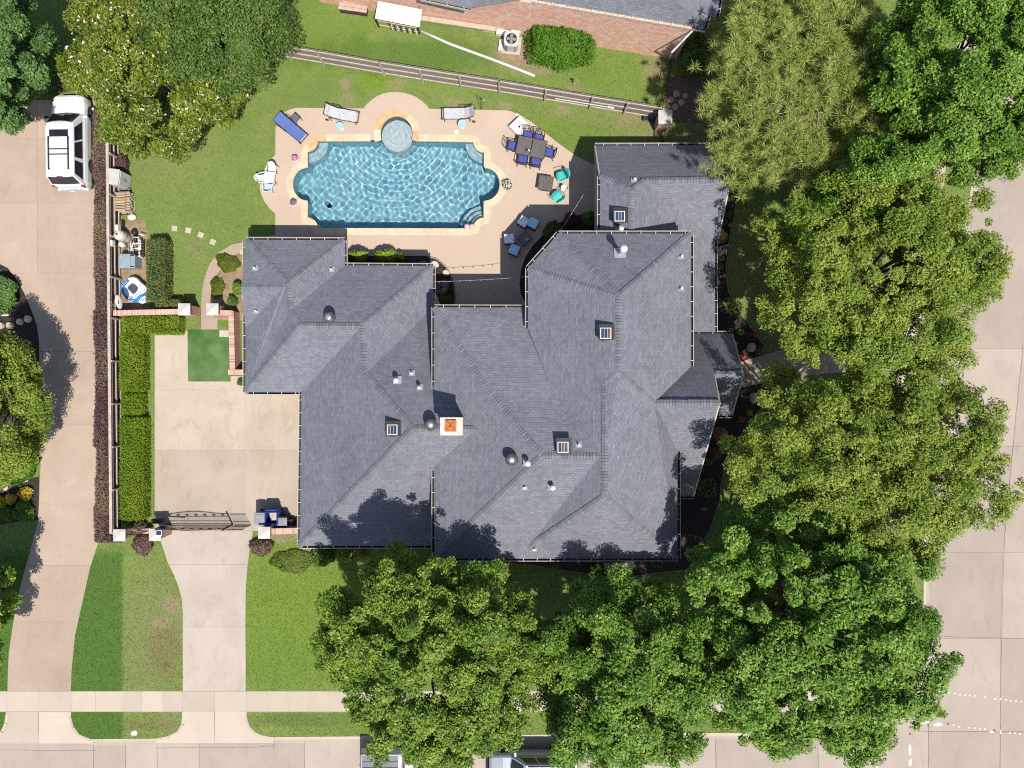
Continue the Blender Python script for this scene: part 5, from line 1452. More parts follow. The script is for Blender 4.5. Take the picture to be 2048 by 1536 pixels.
for k in range(4): fl.box((math.cos(k*math.pi/2)*.055, 0, math.sin(k*math.pi/2)*.055), (.085, .02, .085), rot=Matrix.Rotation(RAD(45), 3, 'Y'))
fl = mesh('motif', fl, iron_m)
for i in range(7): inst('motif', fl, gate, ga.lerp(gb, (i+.6)/7.2) + Vector((0, 0, 1.15)))
obj('gate_arm', B().tube([(.0, .1, .8), (1.1, .05, .75)], .035, 8), steel_m, gate); obj('operator_box', B().box((-.35, .3, .55), (.6, .25, .35)), blackp_m, gate, bevel=.04)
sg = thing('iron_fence_panel', 'short black iron fence panel between gate and bins', 'fence', P(470, 1050))
iron_run(sg, Vector(), P(503, 1050)-P(470, 1050), lambda u: 1.35, 11)
for z in (1.28, .45, .12): obj('rail', B().tube([(0, 0, z), P(503, 1050)-P(470, 1050)+Vector((0, 0, z))], .02, 6), iron_m, sg)
sg2 = thing('iron_fence_panel', 'black iron railing on the brick plinth beside the solar gate column', 'fence', P(256, 1062))
iron_run(sg2, Vector(), P(308, 1058)-P(256, 1062), lambda u: 1.35, 16, .5)
for z in (1.25, .6): obj('rail', B().tube([(0, 0, z), P(308, 1058)-P(256, 1062)+Vector((0, 0, z))], .02, 6), iron_m, sg2)

# bins
blue_p = M('blue_plastic', (.045, .085, .42), (.03, .06, .33), 5, .45)
grey_lid = M('grey_lid', (.30, .32, .34), (.22, .235, .25), 4, .5)
def bin_(label, px, py, w, d_, h, body, lid, open_=False, small=False):
    p = P(px, py, h); root = thing('rubbish_bin', label, 'bin', Vector((p.x, p.y, .024)), 0, 'bins beside the gate')
    if open_:
        b = B(); t = .03
        for sx, sy, ww, dd in ((0, d_/2, w, t), (0, -d_/2, w, t), (w/2, 0, t, d_), (-w/2, 0, t, d_)): b.box((sx, sy, h/2), (ww, dd, h))
        b.box((0, 0, .1), (w, d_, .05)); obj('body', b, body, root)
        obj('rim', B().tube([(-w/2, -d_/2, h), (w/2, -d_/2, h), (w/2, d_/2, h), (-w/2, d_/2, h), (-w/2, -d_/2, h)], .03, 6), body, root)
        obj('content', B().box((.04, .05, h*.55), (w*.6, d_*.7, .3), .2), palewood_m, root)
        obj('lid', B().box((0, d_/2+.09, h*.75), (w*1.05, .06, .5)), body, root, bevel=.02)
    else:
        obj('body', B().box((0, 0, h/2), (w*.86, d_*.86, h), top=1.1), body, root, bevel=.03)
        obj('lid', B().box((0, 0, h+.02), (w, d_, .06)).box((0, 0, h+.055), (w*.7, d_*.7, .03)), lid, root, bevel=.025)
        obj('handle', B().tube([(-w*.35, d_/2+.04, h), (w*.35, d_/2+.04, h)], .018, 6), body, root)
    for s in (-1, 1): obj('wheel', B().lathe([(.1, -.03), (.1, .03)], 12).xf(Matrix.Translation((s*w*.38, d_*.42, .1)) @ Matrix.Rotation(RAD(90), 4, 'Y')), blackp_m, root)
bin_('wheeled bin with a grey lid beside the iron fence panel', 519, 1037.5, .58, .68, 1.05, blackp_m, grey_lid)
bin_('open blue recycling bin', 542, 1037, .64, .66, 1.05, blue_p, blue_p, True)
bin_('small bin with a pale grey lid between the blue bin and the black crate', 565, 1043, .52, .44, .8, blackp_m, grey_lid)
cr = thing('black_crate', 'black crate with white clips at the garage corner', 'crate', P(584, 1046))
obj('body', B().box((0, 0, .2), (.40, .55, .4), top=1.05), blackp_m, cr, bevel=.03); obj('lid', B().box((0, .06, .42), (.38, .34, .05)), bronze_m, cr); obj('clip', B().box((0, -.1, .44), (.34, .05, .03)).box((0, -.19, .44), (.30, .05, .03)), white_m, cr)

# ------------------------------------------------------------------ things along the fence
sh = thing('storage_cabinet', 'tall grey resin storage cabinet against the fence', 'cabinet', P(251, 366), RAD(-8))
obj('body', B().box((0, 0, .6), (.62, .80, 1.2)), grayp2_m if 'grayp2_m' in globals() else M('resin', (.55, .55, .52), (.47, .47, .45), 4, .6), sh, bevel=.04)
resin_m = MATS['resin']
obj('lid', B().box((-.01, 0, 1.23), (.66, .86, .07)), resin_m, sh, bevel=.03)
for s in (-1, 1):
    dr = obj('door', B().box((.32, s*.2, .6), (.03, .38, 1.1)), resin_m, sh, bevel=.01); hd = obj('handle', B().box((.345, s*.05, .65), (.02, .02, .15)), blackp_m, sh); hd.parent = dr
fw = thing('firewood_stack', 'stack of split firewood logs on a low rack below the grey cabinet', 'firewood', P(254, 408))
logm = [M('log_a', (.48, .36, .25), (.36, .26, .18), 6, .9, vec=(1, 8, 8)), M('log_b', (.58, .42, .24), (.46, .32, .17), 6, .9, vec=(1, 8, 8)), M('log_c', (.42, .36, .31), (.34, .28, .24), 6, .9, vec=(1, 8, 8))]
endm = M('log_end', (.70, .62, .52), (.58, .48, .36), 12, .9)
rr = random.Random(8)
for lay in range(4):
    for k in range(8 - lay % 2):
        y = -.52 + .148*k + (.07 if lay % 2 else 0); z = .16 + .13*lay; x = rr.uniform(-.03, .03) + (.10 if lay < 3 else -.08)
        r_ = rr.uniform(.055, .078)
        lg = obj('log', B().tube([(-.28, 0, 0), (.28, 0, 0)], r_, 6), rr.choice(logm), fw, loc=(x, y, z), rz=rr.uniform(-.08, .08))
        lg2 = obj('cut_end', B().tube([(.28, 0, 0), (.287, 0, 0)], r_*.95, 6), endm, lg)
obj('rack', B().tube([(-.3, -.62, .06), (.3, -.62, .06), (.3, .62, .06), (-.3, .62, .06), (-.3, -.62, .06)], .02, 6).tube([(.3, -.62, .06), (.3, -.66, .62)], .02, 6).tube([(.3, .62, .06), (.3, .66, .62)], .02, 6), iron_m, fw)
obj('hose', B().tube([P(240, 420, .05), P(250, 432, .05), P(262, 428, .06), P(270, 415, .05), P(268, 395, .05), P(262, 385, .05)], .018, 6), M('hose_pale', (.55, .42, .33), (.48, .36, .28), 5, .6), label='pale hose curling around the firewood', cat='hose')
obj('pool_float', B().lathe([(.10, .0), (.22, .05), (.23, .14), (.12, .2), (.02, .21)], 14, sx=1.1, sy=.8), M('pink_white', (.74, .60, .62), (.78, .74, .73), 3, .5), loc=P(265.5, 435), smooth=True, label='pinkish white bundle on the ground below the firewood', cat='bundle')
ft = thing('pool_filter', 'cream pool filter tank by the fence', 'filter tank', P(254, 476))
obj('tank', B().lathe([(.27, .05), (.29, .15), (.29, .75), (.26, .9), (.16, .99), (.05, 1.02)], 20), M('tank_cream', (.62, .58, .50), (.54, .50, .43), 5, .45), ft, smooth=True)
obj('band', B().lathe([(.30, .5), (.31, .52), (.31, .58), (.30, .6)], 20), steel_m, ft); obj('valve', B().lathe([(.05, 1.0), (.04, 1.1)], 8), blackp_m, ft); obj('base', B().lathe([(.30, 0), (.28, .07)], 16), blackp_m, ft)
ch_ = thing('chlorinator', 'small white canister beside the cream filter tank', 'canister', P(252, 492))
obj('tank', B().lathe([(.15, .02), (.15, .45), (.13, .52), (.05, .56)], 16), pvc_m, ch_, smooth=True); obj('lid', B().lathe([(.13, .5), (.12, .57), (.04, .6)], 14), white_m, ch_)
pm = thing('pool_pump', 'black pool pump with round lid beside the filter', 'pump', P(273.5, 466.5))
obj('strainer', B().lathe([(.13, 0), (.13, .3), (.15, .32), (.15, .37), (.1, .4)], 16), blackp_m, pm, smooth=True); obj('motor', B().tube([(0, -.1, .16), (0, -.5, .16)], .1, 12), blackp_m, pm, smooth=True)
pp = thing('pool_pipework', 'tangle of white pool pipes and valves between filter and heater', 'pipes', P(275, 492))
def pxl(*q): return [P(a, d_, z) - pp.location for a, d_, z in q]
for run in ([(266, 474, .35), (277, 475, .35), (277, 486, .35), (266, 488, .35), (262, 500, .35), (260, 511, .35)], [(281, 479, .45), (281, 500, .45)], [(262, 482, .3), (262, 496, .3), (266, 497, .3), (266, 510, .3), (270, 510, .3)],
            [(268, 497, .4), (282, 496, .4)], [(279, 503, .5), (280, 514, .5), (287, 515, .3)], [(278, 468, .5), (289, 471, .4)], [(258, 496, .2), (258, 512, .2)], [(270, 476, .2), (268, 484, .1), (264, 490, .1)]):
    obj('pipe', B().tube(pxl(*run), .034, 8), pvc_m, pp, smooth=True)
for i in range(6): obj('valve', B().lathe([(.05, .3), (.055, .42), (.03, .45)], 10, P(286, 483.5+6.2*i, 0)-pp.location), pvc_m if i % 2 == 0 else white_m, pp)
for i in range(5): obj('riser', B().tube(pxl((286, 486.5+6.2*i, .0), (286, 486.5+6.2*i, .36)), .04, 8), blackp_m, pp)
obj('manifold', B().tube(pxl((286, 481, .3), (286, 515, .3)), .045, 8), blackp_m, pp)
ht = thing('pool_heater', 'blue-grey pool heater cabinet below the pipework', 'heater', P(268, 527))
heat_m = M('heater_grey', (.30, .37, .40), (.25, .31, .34), 5, .5)
obj('cabinet', B().box((0, 0, .4), (.92, .74, .8)), heat_m, ht, bevel=.05); obj('lid', B().box((-.06, 0, .83), (.60, .78, .06)), heat_m, ht, bevel=.03); obj('grille', B().box((.30, .30, .815), (.28, .05, .02)).box((.30, -.30, .815), (.28, .05, .02)), blackp_m, ht); obj('display', B().box((.18, .1, .82), (.05, .25, .02)), blackp_m, ht)
for k in range(6): obj('louvre', B().box((-.47, -.28+.11*k, .6), (.02, .05, .2)), blackp_m, ht)
for q, lb in (((233, 455), 'upper'), ((221.5, 485.5), 'lower')):
    p = P(*q, 1.15); o = thing('electrical_box', 'white electrical box on the fence, ' + lb + ' of the two', 'electrical box', Vector((p.x, p.y, .85)))
    obj('case', B().box((0, 0, .15), (.16, .32, .3)), white_m, o, bevel=.015); obj('conduit', B().tube([(0, -.1, .02), (.05, -.1, -.6)], .02, 6), steel_m, o)
# towable tube: inflated chambers with a dark seat well
tb = thing('towable_tube', 'blue and white inflatable towable tube leaning in the fence corner', 'inflatable', P(269, 581))
def hp(pts, z=.25): return [P(215+a/13.96, 540+c/13.96, z) - Vector((tb.location.x, tb.location.y, 0)) for a, c in pts]
tubw = M('tube_white', (.72, .75, .80), (.64, .69, .77), 3, .35, spec=.5); tubb = M('tube_blue', (.02, .17, .52), (.02, .26, .60), 2.5, .35, spec=.5); tubd = M('tube_dark', (.05, .055, .065), (.10, .105, .115), 4, .5)
def puff(name, outline, z0, z1, m, par, rnd=.10, inset=.07):
    w = hp(outline, (z0+z1)/2); w = resample([(p.x, p.y) for p in w], .08)
    if area2(w) < 0: w = w[::-1]
    n = len(w); rings = []
    for d_, z in ((-inset, z0), (-.01, z0+(z1-z0)*.25), (0, z0+(z1-z0)*.5), (-.015, z0+(z1-z0)*.8), (-inset*.9, z1-.01), (-inset*2, z1)): rings.append([(p.x, p.y, z) for p in (offset(w, d_) if d_ else w)])
    b = B(); V = [q for r_ in rings for q in r_]
    b.add(V, [(i*n+j, i*n+(j+1) % n, (i+1)*n+(j+1) % n, (i+1)*n+j) for i in range(len(rings)-1) for j in range(n)])
    b.sheet([rings[-1]], z1)
    return obj(name, b, m, par, smooth=True)
out_ = [(740, 175), (860, 225), (950, 330), (1090, 440), (1145, 570), (1080, 640), (1095, 740), (1090, 900), (980, 955), (850, 900), (700, 920), (590, 880), (470, 730), (365, 560), (360, 450), (560, 250), (640, 190)]
puff('hull', out_, .03, .42, tubw, tb)
puff('side_chamber', [(365, 450), (560, 260), (620, 300), (560, 380), (450, 480), (480, 640), (560, 720), (640, 880), (560, 860), (460, 720), (362, 560)], .30, .52, tubb, tb, inset=.03)
puff('bow_chamber', [(640, 880), (700, 915), (860, 890), (960, 760), (1120, 690), (1140, 600), (1040, 650), (900, 700), (800, 800), (720, 830), (690, 760), (600, 770)], .34, .50, tubb, tb, inset=.02)
puff('back_rest', [(740, 185), (850, 235), (950, 340), (1085, 450), (1130, 560), (1000, 610), (880, 650), (760, 700), (860, 540), (850, 470), (740, 370), (640, 380), (560, 470), (470, 470), (600, 330), (640, 220)], .36, .56, tubw, tb, inset=.03)
puff('seat_well', [(700, 365), (780, 400), (875, 520), (850, 580), (735, 670), (690, 660), (560, 520), (560, 480), (650, 390)], .40, .445, tubd, tb, inset=.02)
b = B(); 
for a, c, l_, w_ in ((920, 415, .10, .035), (955, 520, .035, .03), (990, 575, .05, .03), (1040, 550, .08, .035), (930, 615, .06, .03), (880, 650, .06, .03), (830, 690, .06, .03), (780, 730, .06, .03), (990, 720, .04, .03), (940, 790, .04, .03), (980, 860, .09, .035), (920, 855, .05, .03)):
    p = hp([(a, c)], .57)[0]; b.box((p.x, p.y, .572), (l_, w_, .006), RAD(38))
obj('lettering', b, navy_m, tb, kind='stuff')
obj('swirl', B().tube([hp([(640+70*math.cos(w), 820+55*math.sin(w))], .53)[0] for w in np.linspace(0.3, 5.6, 14)], .016, 6), tubw, tb)
ds = thing('satellite_dish', 'oval pale satellite dish at the end of the brick wall', 'satellite dish', Vector((P(237, 622, 0.6).x, P(237, 622).y, 0)))
Rm = Matrix.Translation(Vector((P(237, 604, 1.6).x-ds.location.x, P(237, 604, 1.6).y-ds.location.y, 1.55))) @ Matrix.Rotation(RAD(-28), 4, 'Y') @ Matrix.Rotation(RAD(14), 4, 'X')
obj('dish', B().lathe([(.02, -.06), (.18, -.035), (.30, .01), (.31, .02)], 24, closed=False, sx=.9, sy=1.22).xf(Rm), M('dish_grey', (.56, .54, .50), (.50, .48, .44), 4, .5), ds, smooth=True)
obj('mark', B().box((-.10, -.06, -.005), (.05, .08, .02)).box((-.06, .05, -.015), (.025, .10, .02)).xf(Rm), navy_m, ds)
obj('mast', B().tube([(0, 0, 0), (0, .1, 1.0), (.0, .45, 1.5)], .025, 8), steel_m, ds); obj('feed_arm', B().tube([(0, .2, 1.4), (.25, -.1, 1.62)], .015, 6), steel_m, ds)
# ------------------------------------------------------------------ pool furniture
blue_f = M('blue_sling', (.105, .17, .42), (.085, .14, .37), 6, .8)
navy_f = M('blue_cushion', (.070, .095, .33), (.055, .080, .28), 5, .85)
def pattern_mat(name, c, dots, scale):
    g = N(name); co = g.coord('Object')
    v = g.n('ShaderNodeTexVoronoi'); v.inputs['Scale'].default_value = scale; g.l(co, v.inputs['Vector'])
    f = g.rng(v.outputs['Distance'], .12, .34, 1, 0)
    g.set(g.mix(f, c, dots), .85, .2); return g.mat
flor_f = pattern_mat('floral_sling', (.44, .44, .455), (.17, .18, .25), 8)
star_f = pattern_mat('star_pillow', (.78, .84, .92), (.06, .09, .26), 7)
lblue_f = M('sky_cushion', (.42, .78, 1.0), (.46, .82, 1.0), 6, .85)
teal_f = M('teal_sling', (.055, .50, .47), (.05, .45, .43), 5, .6); tealpale = M('teal_frame', (.25, .62, .58), (.22, .56, .53), 5, .5)
def lounger(label, px, py, ang, fab, frame_m, back=24, armr=True, wheels=True):
    root = thing('sun_lounger', label, 'sun lounger', P(px, py, .03), RAD(ang), 'sun loungers on the pool deck')
    hb = RAD(back); xh = -.25
    hx, hz = xh - .72*math.cos(hb), .34 + .72*math.sin(hb)
    for s in (-1, 1):
        obj('side_rail', B().tube([(hx, s*.31, hz), (xh, s*.31, .34), (.95, s*.31, .32), (1.0, s*.31, .28)], .022, 6), frame_m, root)
        for x in (-.6, .8): obj('leg', B().tube([(x, s*.31, .33), (x+.05, s*.33, 0)], .02, 6), frame_m, root)
        if armr: obj('armrest', B().tube([(-.62, s*.34, .36), (-.55, s*.37, .56), (-.12, s*.37, .56), (.02, s*.33, .34)], .02, 6), frame_m, root)
        if wheels: obj('wheel', B().lathe([(.10, -.02), (.10, .02)], 12).xf(Matrix.Translation((-.78, s*.37, .1)) @ Matrix.Rotation(RAD(90), 4, 'X')), frame_m, root)
    for x, z in ((hx, hz), (.97, .3)): obj('cross_bar', B().tube([(x, -.31, z), (x, .31, z)], .022, 6), frame_m, root)
    b = B()
    prof = [(hx+.04, hz), (xh-.3, .345+.3*math.sin(hb)-.012), (xh, .335), (.3, .325), (.86, .325)]
    V = []
    for x, z in prof: V += [(x, -.29, z+.012), (x, .29, z+.012)]
    o = obj('sling', b.add(V, [(2*i, 2*i+2, 2*i+3, 2*i+1) for i in range(len(prof)-1)]), fab, root)
    md = o.modifiers.new('t', 'SOLIDIFY'); md.thickness = .015
    return root
lounger('plain blue sun lounger set at an angle beside the small dark table', 585, 259.5, -40, blue_f, bronze_m, 12)
lounger('white floral sun lounger with its head towards the blue lounger', 685, 233, -10, flor_f, bronze_m, 38)
lounger('white floral sun lounger on the far side of the round shallow ledge', 920, 231.5, 180, flor_f, bronze_m, 38)
def side_table(name, label, px, py, r, h, m, leg_m=None, cat='side table', group='small round tables on the deck', rim=None):
    root = thing(name, label, cat, P(px, py, .035), 0, group)
    obj('top', B().lathe([(r*.96, h-.03), (r, h-.015), (r*.97, h)], 20), m, root)
    if rim: obj('rim', B().lathe([(r*.98, h-.01), (r*1.06, h), (r*1.06, h+.02), (r*.98, h+.015)], 20, closed=False), rim, root)
    obj('stem', B().lathe([(.03, .02), (.03, h-.03)], 10), leg_m or white_m, root); obj('foot', B().lathe([(r*.6, 0), (r*.55, .025)], 16), leg_m or white_m, root)
    return root
paleb = M('pale_blue', (.36, .56, .66), (.32, .50, .60), 5, .5)
side_table('round_table', 'round pale blue side table below the left floral lounger', 683, 256.5, .22, .42, paleb)
side_table('round_table', 'round pale blue side table with white rim below the right floral lounger', 925, 253, .21, .42, paleb, rim=white_m)
obj('skimmer_lid', B().lathe([(.125, .0), (.125, .012), (.11, .018)], 18), white_m, loc=P(913, 263.5, .036), label='round white skimmer lid in the deck by the right side table', cat='lid')
dt = thing('small_table', 'small square dark metal table beside the blue lounger', 'side table', P(595, 241.5, .035), RAD(-42))
obj('top', B().box((0, 0, .42), (.42, .40, .025)), M('mesh_top', (.13, .15, .18), (.10, .115, .14), 30, .6), dt, bevel=.01); obj('rim', B().tube([(-.21, -.2, .43), (.21, -.2, .43), (.21, .2, .43), (-.21, .2, .43), (-.21, -.2, .43)], .016, 6), bronze_m, dt)
for sx in (-1, 1):
    for sy in (-1, 1): obj('leg', B().tube([(sx*.18, sy*.17, .42), (sx*.22, sy*.21, 0)], .014, 6), bronze_m, dt)
# white plastic set
plas = M('white_resin', (.80, .79, .77), (.74, .73, .71), 3, .4)
wt = thing('white_table', 'square white plastic table at the left end of the deck', 'table', P(546.5, 361, .035), RAD(-3))
obj('top', B().box((0, 0, .62), (.56, .62, .04)), plas, wt, bevel=.02)
for sx in (-1, 1):
    for sy in (-1, 1): obj('leg', B().box((sx*.23, sy*.26, .3), (.05, .05, .6)), plas, wt)
def plastic_chair(label, px, py, ang, seat_m, pil=None):
    root = thing('plastic_chair', label, 'chair', P(px, py, .035), RAD(ang), 'plastic chairs around the white table')
    obj('seat', B().box((0, 0, .38), (.44, .44, .04)), seat_m, root, bevel=.02)
    b = B(); V = []
    for i in range(7):
        a = RAD(-65 + 130*i/6); V += [(-.20*math.cos(a)-.04, .24*math.sin(a), .40), (-.26*math.cos(a)-.06, .25*math.sin(a), .78 - .1*abs(math.sin(a)))]
    o = obj('backrest', b.add(V, [(2*i, 2*i+1, 2*i+3, 2*i+2) for i in range(6)]), plas, root); md = o.modifiers.new('t', 'SOLIDIFY'); md.thickness = .025
    for s in (-1, 1):
        obj('armrest', B().tube([(-.12, s*.25, .58), (.20, s*.26, .57), (.22, s*.25, .38)], .022, 6), plas, root)
        for x in (-.18, .18): obj('leg', B().tube([(x, s*.2, .38), (x*1.2, s*.24, 0)], .022, 6), plas, root)
    if pil: obj('stripe', B().box((-.16, 0, .405), (.06, .36, .02)), pil, root)
plastic_chair('white chair pushed in on the fence side of the white table', 549.5, 342, -100, plas)
plastic_chair('pale grey chair on the lawn side of the white table', 528.5, 361, 8, M('pale_grey', (.55, .60, .60), (.50, .55, .55), 4, .5))
plastic_chair('white chair with a pale blue seat below the white table', 541.5, 379, 80, M('pale_seat', (.42, .55, .74), (.38, .50, .70), 4, .6), navy_f)
def pot(label, px, py, r, h, m, leaf, fm, nfl, seed, cat='flower pot'):
    root = thing('flower_pot', label, cat, P(px, py, .035), 0, 'potted flowers around the pool')
    obj('pot', B().lathe([(r*.6, 0), (r*.95, h*.8), (r, h), (r*.86, h), (r*.8, h*.85)], 18, closed=False).lathe([(0.01, h*.84), (r*.85, h*.85)], 14, closed=False), m, root, smooth=True)
    rng = np.random.default_rng(seed); n = 120; v = unit(rng.normal(size=(n, 3))); v[:, 2] = np.abs(v[:, 2])
    pts = v*np.array([r, r, r*.9])*rng.uniform(.6, 1, (n, 1)) + np.array([0, r*.2, h])
    link(bpy.data.objects.new('foliage', quad_mesh('foliage', leaves(pts, unit(v + .5*rng.normal(size=v.shape)), .10, .06, rng), leaf)), root)
    k = nfl; props(link(bpy.data.objects.new('flower', quad_mesh('flower', leaves(pts[:k]*1.04, unit(v[:k] + np.array([0, 0, .8])), .085, .075, rng), fm)), root), kind='stuff')
pot('white pot of pink flowers left of the pool, upper one', 592.5, 321, .17, .3, plas, green_l, pink_p, 90, 1)
pot('white pot of violet flowers left of the pool, lower one', 590, 409, .17, .3, plas, green_l, violet_p, 90, 2)
pot('dark bowl planter with white flowers at the right end of the pool', 1015, 373, .26, .28, M('pewter', (.10, .09, .08), (.16, .14, .12), 6, .5), green_l, white_p, 60, 3, 'planter')
# dining set
tb_ = thing('dining_table', 'rectangular brown slatted dining table with six blue-cushioned chairs', 'table', P(1062, 303, .035), RAD(-11.7))
slat_m = M('table_slat', (.145, .125, .12), (.115, .10, .097), 5, .6)
for i in range(2):
    for k in range(4):
        w, d_ = .76-.19*k, .98-.22*k
        obj('top_panel', B().box((-.40+.80*i, 0, .70+.004*k), (max(w, .1), max(d_, .12), .03)), slat_m, tb_, bevel=.008)
obj('edge', B().tube([(-.8, -.5, .71), (.8, -.5, .71), (.8, .5, .71), (-.8, .5, .71), (-.8, -.5, .71)], .025, 6), bronze_m, tb_)
for sx in (-1, 1):
    for sy in (-1, 1): obj('leg', B().tube([(sx*.68, sy*.4, .7), (sx*.7, sy*.42, 0)], .03, 8), bronze_m, tb_)
cpz = thing('table_centrepiece', 'cluster of clear and silver ornaments on the dining table', 'ornament', P(1056, 302, .77))
rr = random.Random(3)
for k in range(7): obj('ornament', B().sphere((rr.uniform(-.13, .13), rr.uniform(-.11, .11), .05), rr.uniform(.03, .055), 8, 6), [chrome_m, white_m, glass_m][k % 3], cpz, smooth=True)
def dining_chair(label, px, py, ang):
    "local +x faces the table"
    root = thing('dining_chair', label, 'chair', P(px, py, .035), RAD(ang), 'dining chairs around the brown table')
    obj('cushion', B().box((0, 0, .46), (.48, .48, .07)), navy_f, root, bevel=.03)
    obj('seat_frame', B().tube([(-.25, -.25, .42), (.25, -.24, .42), (.25, .24, .42), (-.25, .25, .42), (-.25, -.25, .42)], .02, 6), bronze_m, root)
    bk = obj('back_frame', B().tube([(-.25, -.25, .42), (-.34, -.25, .92), (-.36, 0, .98), (-.34, .25, .92), (-.25, .25, .42)], .02, 6), bronze_m, root)
    for k in range(3):
        y = -.15 + .15*k; obj('back_slat', B().tube([(-.26, y, .45), (-.31, y+(.06 if k % 2 else -.06), .68), (-.345, y, .95)], .013, 5), bronze_m, root)
    for z in (.60, .78): obj('back_bar', B().tube([(-.28-.13*(z-.45), -.25, z), (-.30-.13*(z-.45), 0, z+.03), (-.28-.13*(z-.45), .25, z)], .012, 5), bronze_m, root)
    for s in (-1, 1):
        obj('armrest', B().tube([(-.30, s*.27, .64), (.1, s*.29, .65), (.22, s*.27, .6), (.24, s*.25, .42)], .02, 6), bronze_m, root)
        for x in (-.24, .24): obj('leg', B().tube([(x, s*.24, .42), (x*1.12, s*.26, 0)], .018, 6), bronze_m, root)
for lb, x, y, a in (('dining chair on the fence side of the table, nearer the white board', 1055.5, 277, -100), ('dining chair on the fence side of the table, nearer the house', 1077, 283, -104), ('dining chair at the pool end of the table', 1025.5, 297.5, -12),
                    ('dining chair at the house end of the table', 1098.5, 311, 166), ('dining chair on the pool-step side, nearer the pool', 1045, 325, 80), ('dining chair on the pool-step side, nearer the fire table', 1071, 330, 84)): dining_chair(lb, x, y, a)
wb = thing('game_board', 'white square board with a dark three-pointed mark, leaning behind the dining chairs', 'board', P(1039, 257, .035), RAD(44))
obj('top', B().box((0, 0, .34), (.84, .84, .04)), plas, wb, bevel=.01); obj('frame', B().box((0, 0, .24), (.80, .80, .16)), bronze_m, wb)
for sx in (-1, 1):
    for sy in (-1, 1): obj('leg', B().box((sx*.36, sy*.36, .1), (.05, .05, .2)), bronze_m, wb)
b = B()
for k, l_ in ((0, .17), (2.2, .13), (4.0, .15)): b.add([(math.cos(k)*l_-.02, math.sin(k)*l_, .362), (math.cos(k+1.9)*.045-.02, math.sin(k+1.9)*.045, .362), (math.cos(k-1.9)*.045-.02, math.sin(k-1.9)*.045, .362)], [(0, 1, 2)])
obj('mark', b, navy_m, wb)
obj('bean_bag', B().box((0, 0, .05), (.24, .15, .09)), plas, loc=P(1034.5, 231, .035), rz=RAD(-42), bevel=.035, label='small white bag on the deck beyond the white board', cat='bag')
fp = thing('fire_table', 'square dark brown fire table beside the teal chairs', 'table', P(1090.5, 371, .035), RAD(-8))
stone_t = M('slate_tile', (.105, .095, .092), (.15, .125, .11), 7, .5, lo=.4, hi=.62)
obj('top', B().box((0, 0, .5), (.80, .80, .04)), bronze_m, fp, bevel=.01)
for i in range(2):
    for j in range(2): obj('tile', B().box((-.19+.38*i, -.19+.38*j, .525), (.37, .37, .012)), stone_t, fp)
obj('base', B().box((0, 0, .24), (.62, .62, .46)), bronze_m, fp)
for s in (-1, 1): obj('handle', B().tube([(-.2, s*.43, .45), (.2, s*.43, .45)], .012, 6), bronze_m, fp)
def shell_chair(label, px, py, ang):
    root = thing('shell_chair', label, 'chair', P(px, py, .035), RAD(ang), 'teal metal chairs at the fire table')
    b = B(); V = []
    for i in range(9):
        y = -.26 + .52*i/8; V += [(.27 - .1*(y/.26)**2, y, .44), (0, y*1.0, .40), (-.22+.03*(y/.26)**2, y*.95, .42)]
    o = obj('seat', b.add(V, [(3*i+k, 3*i+k+1, 3*i+k+4, 3*i+k+3) for i in range(8) for k in (0, 1)]), teal_f, root, smooth=True); o.modifiers.new('t', 'SOLIDIFY').thickness = .02
    b = B(); V = []
    for i in range(11):
        a = RAD(-80 + 160*i/10); V += [(-.20 - .06*math.cos(a), .27*math.sin(a), .42), (-.30 - .10*math.cos(a), .28*math.sin(a), .62+.10*math.cos(a)), (-.36 - .12*math.cos(a), .26*math.sin(a), .68+.18*math.cos(a))]
    o = obj('backrest', b.add(V, [(3*i+k, 3*i+k+1, 3*i+k+4, 3*i+k+3) for i in range(10) for k in (0, 1)]), teal_f, root, smooth=True); o.modifiers.new('t', 'SOLIDIFY').thickness = .02
    for s in (-1, 1):
        obj('armrest', B().tube([(-.34, s*.30, .66), (.16, s*.34, .62), (.20, s*.32, .05), (-.30, s*.30, .02)], .017, 6), tealpale if s > 0 else bronze_m, root)
shell_chair('teal shell-back chair on the house side of the fire table', 1121, 356.5, 197); shell_chair('teal shell-back chair below the fire table', 1113, 395, 128)
side_table('drum_stool', 'round white garden stool between the teal chairs', 1126, 379, .15, .45, plas, plas, 'stool', None)
def ottoman(name, label, px, py, ang, fab, back):
    root = thing(name, label, 'chair' if back else 'ottoman', P(px, py, .035), RAD(ang), 'shaded seats on the patio')
    obj('frame', B().box((0, 0, .22), (.56, .56, .36)), M('dark_wicker', (.025, .024, .028), (.04, .038, .042), 30, .7) if 'dark_wicker' not in MATS else MATS['dark_wicker'], root, bevel=.03)
    obj('cushion', B().box((0, 0, .45), (.54, .54, .12)), fab, root, bevel=.05)
    if back: obj('pillow', B().box((-.05, 0, .545), (.50, .50, .09)), star_f, root, bevel=.045)
    for sx in (-1, 1):
        for sy in (-1, 1): obj('leg', B().box((sx*.25, sy*.25, .03), (.05, .05, .06)), bronze_m, root)
ottoman('patio_chair', 'patio seat with a star-patterned pillow at the sunlit corner of the shade', 1047, 446, 58, lblue_f, True); ottoman('ottoman', 'sky blue ottoman touching the upper patterned seat', 1066, 450, 62, lblue_f, False)
ottoman('patio_chair', 'patio seat with a star-patterned pillow nearest the pool steps', 1019.5, 480.5, 4, lblue_f, True); ottoman('ottoman', 'sky blue ottoman below the lower patterned seat', 1028.5, 502.5, -24, lblue_f, False)
pt = thing('patio_table', 'square dark glass patio table with a plant in the shade', 'table', P(1050, 480, .035), RAD(45))
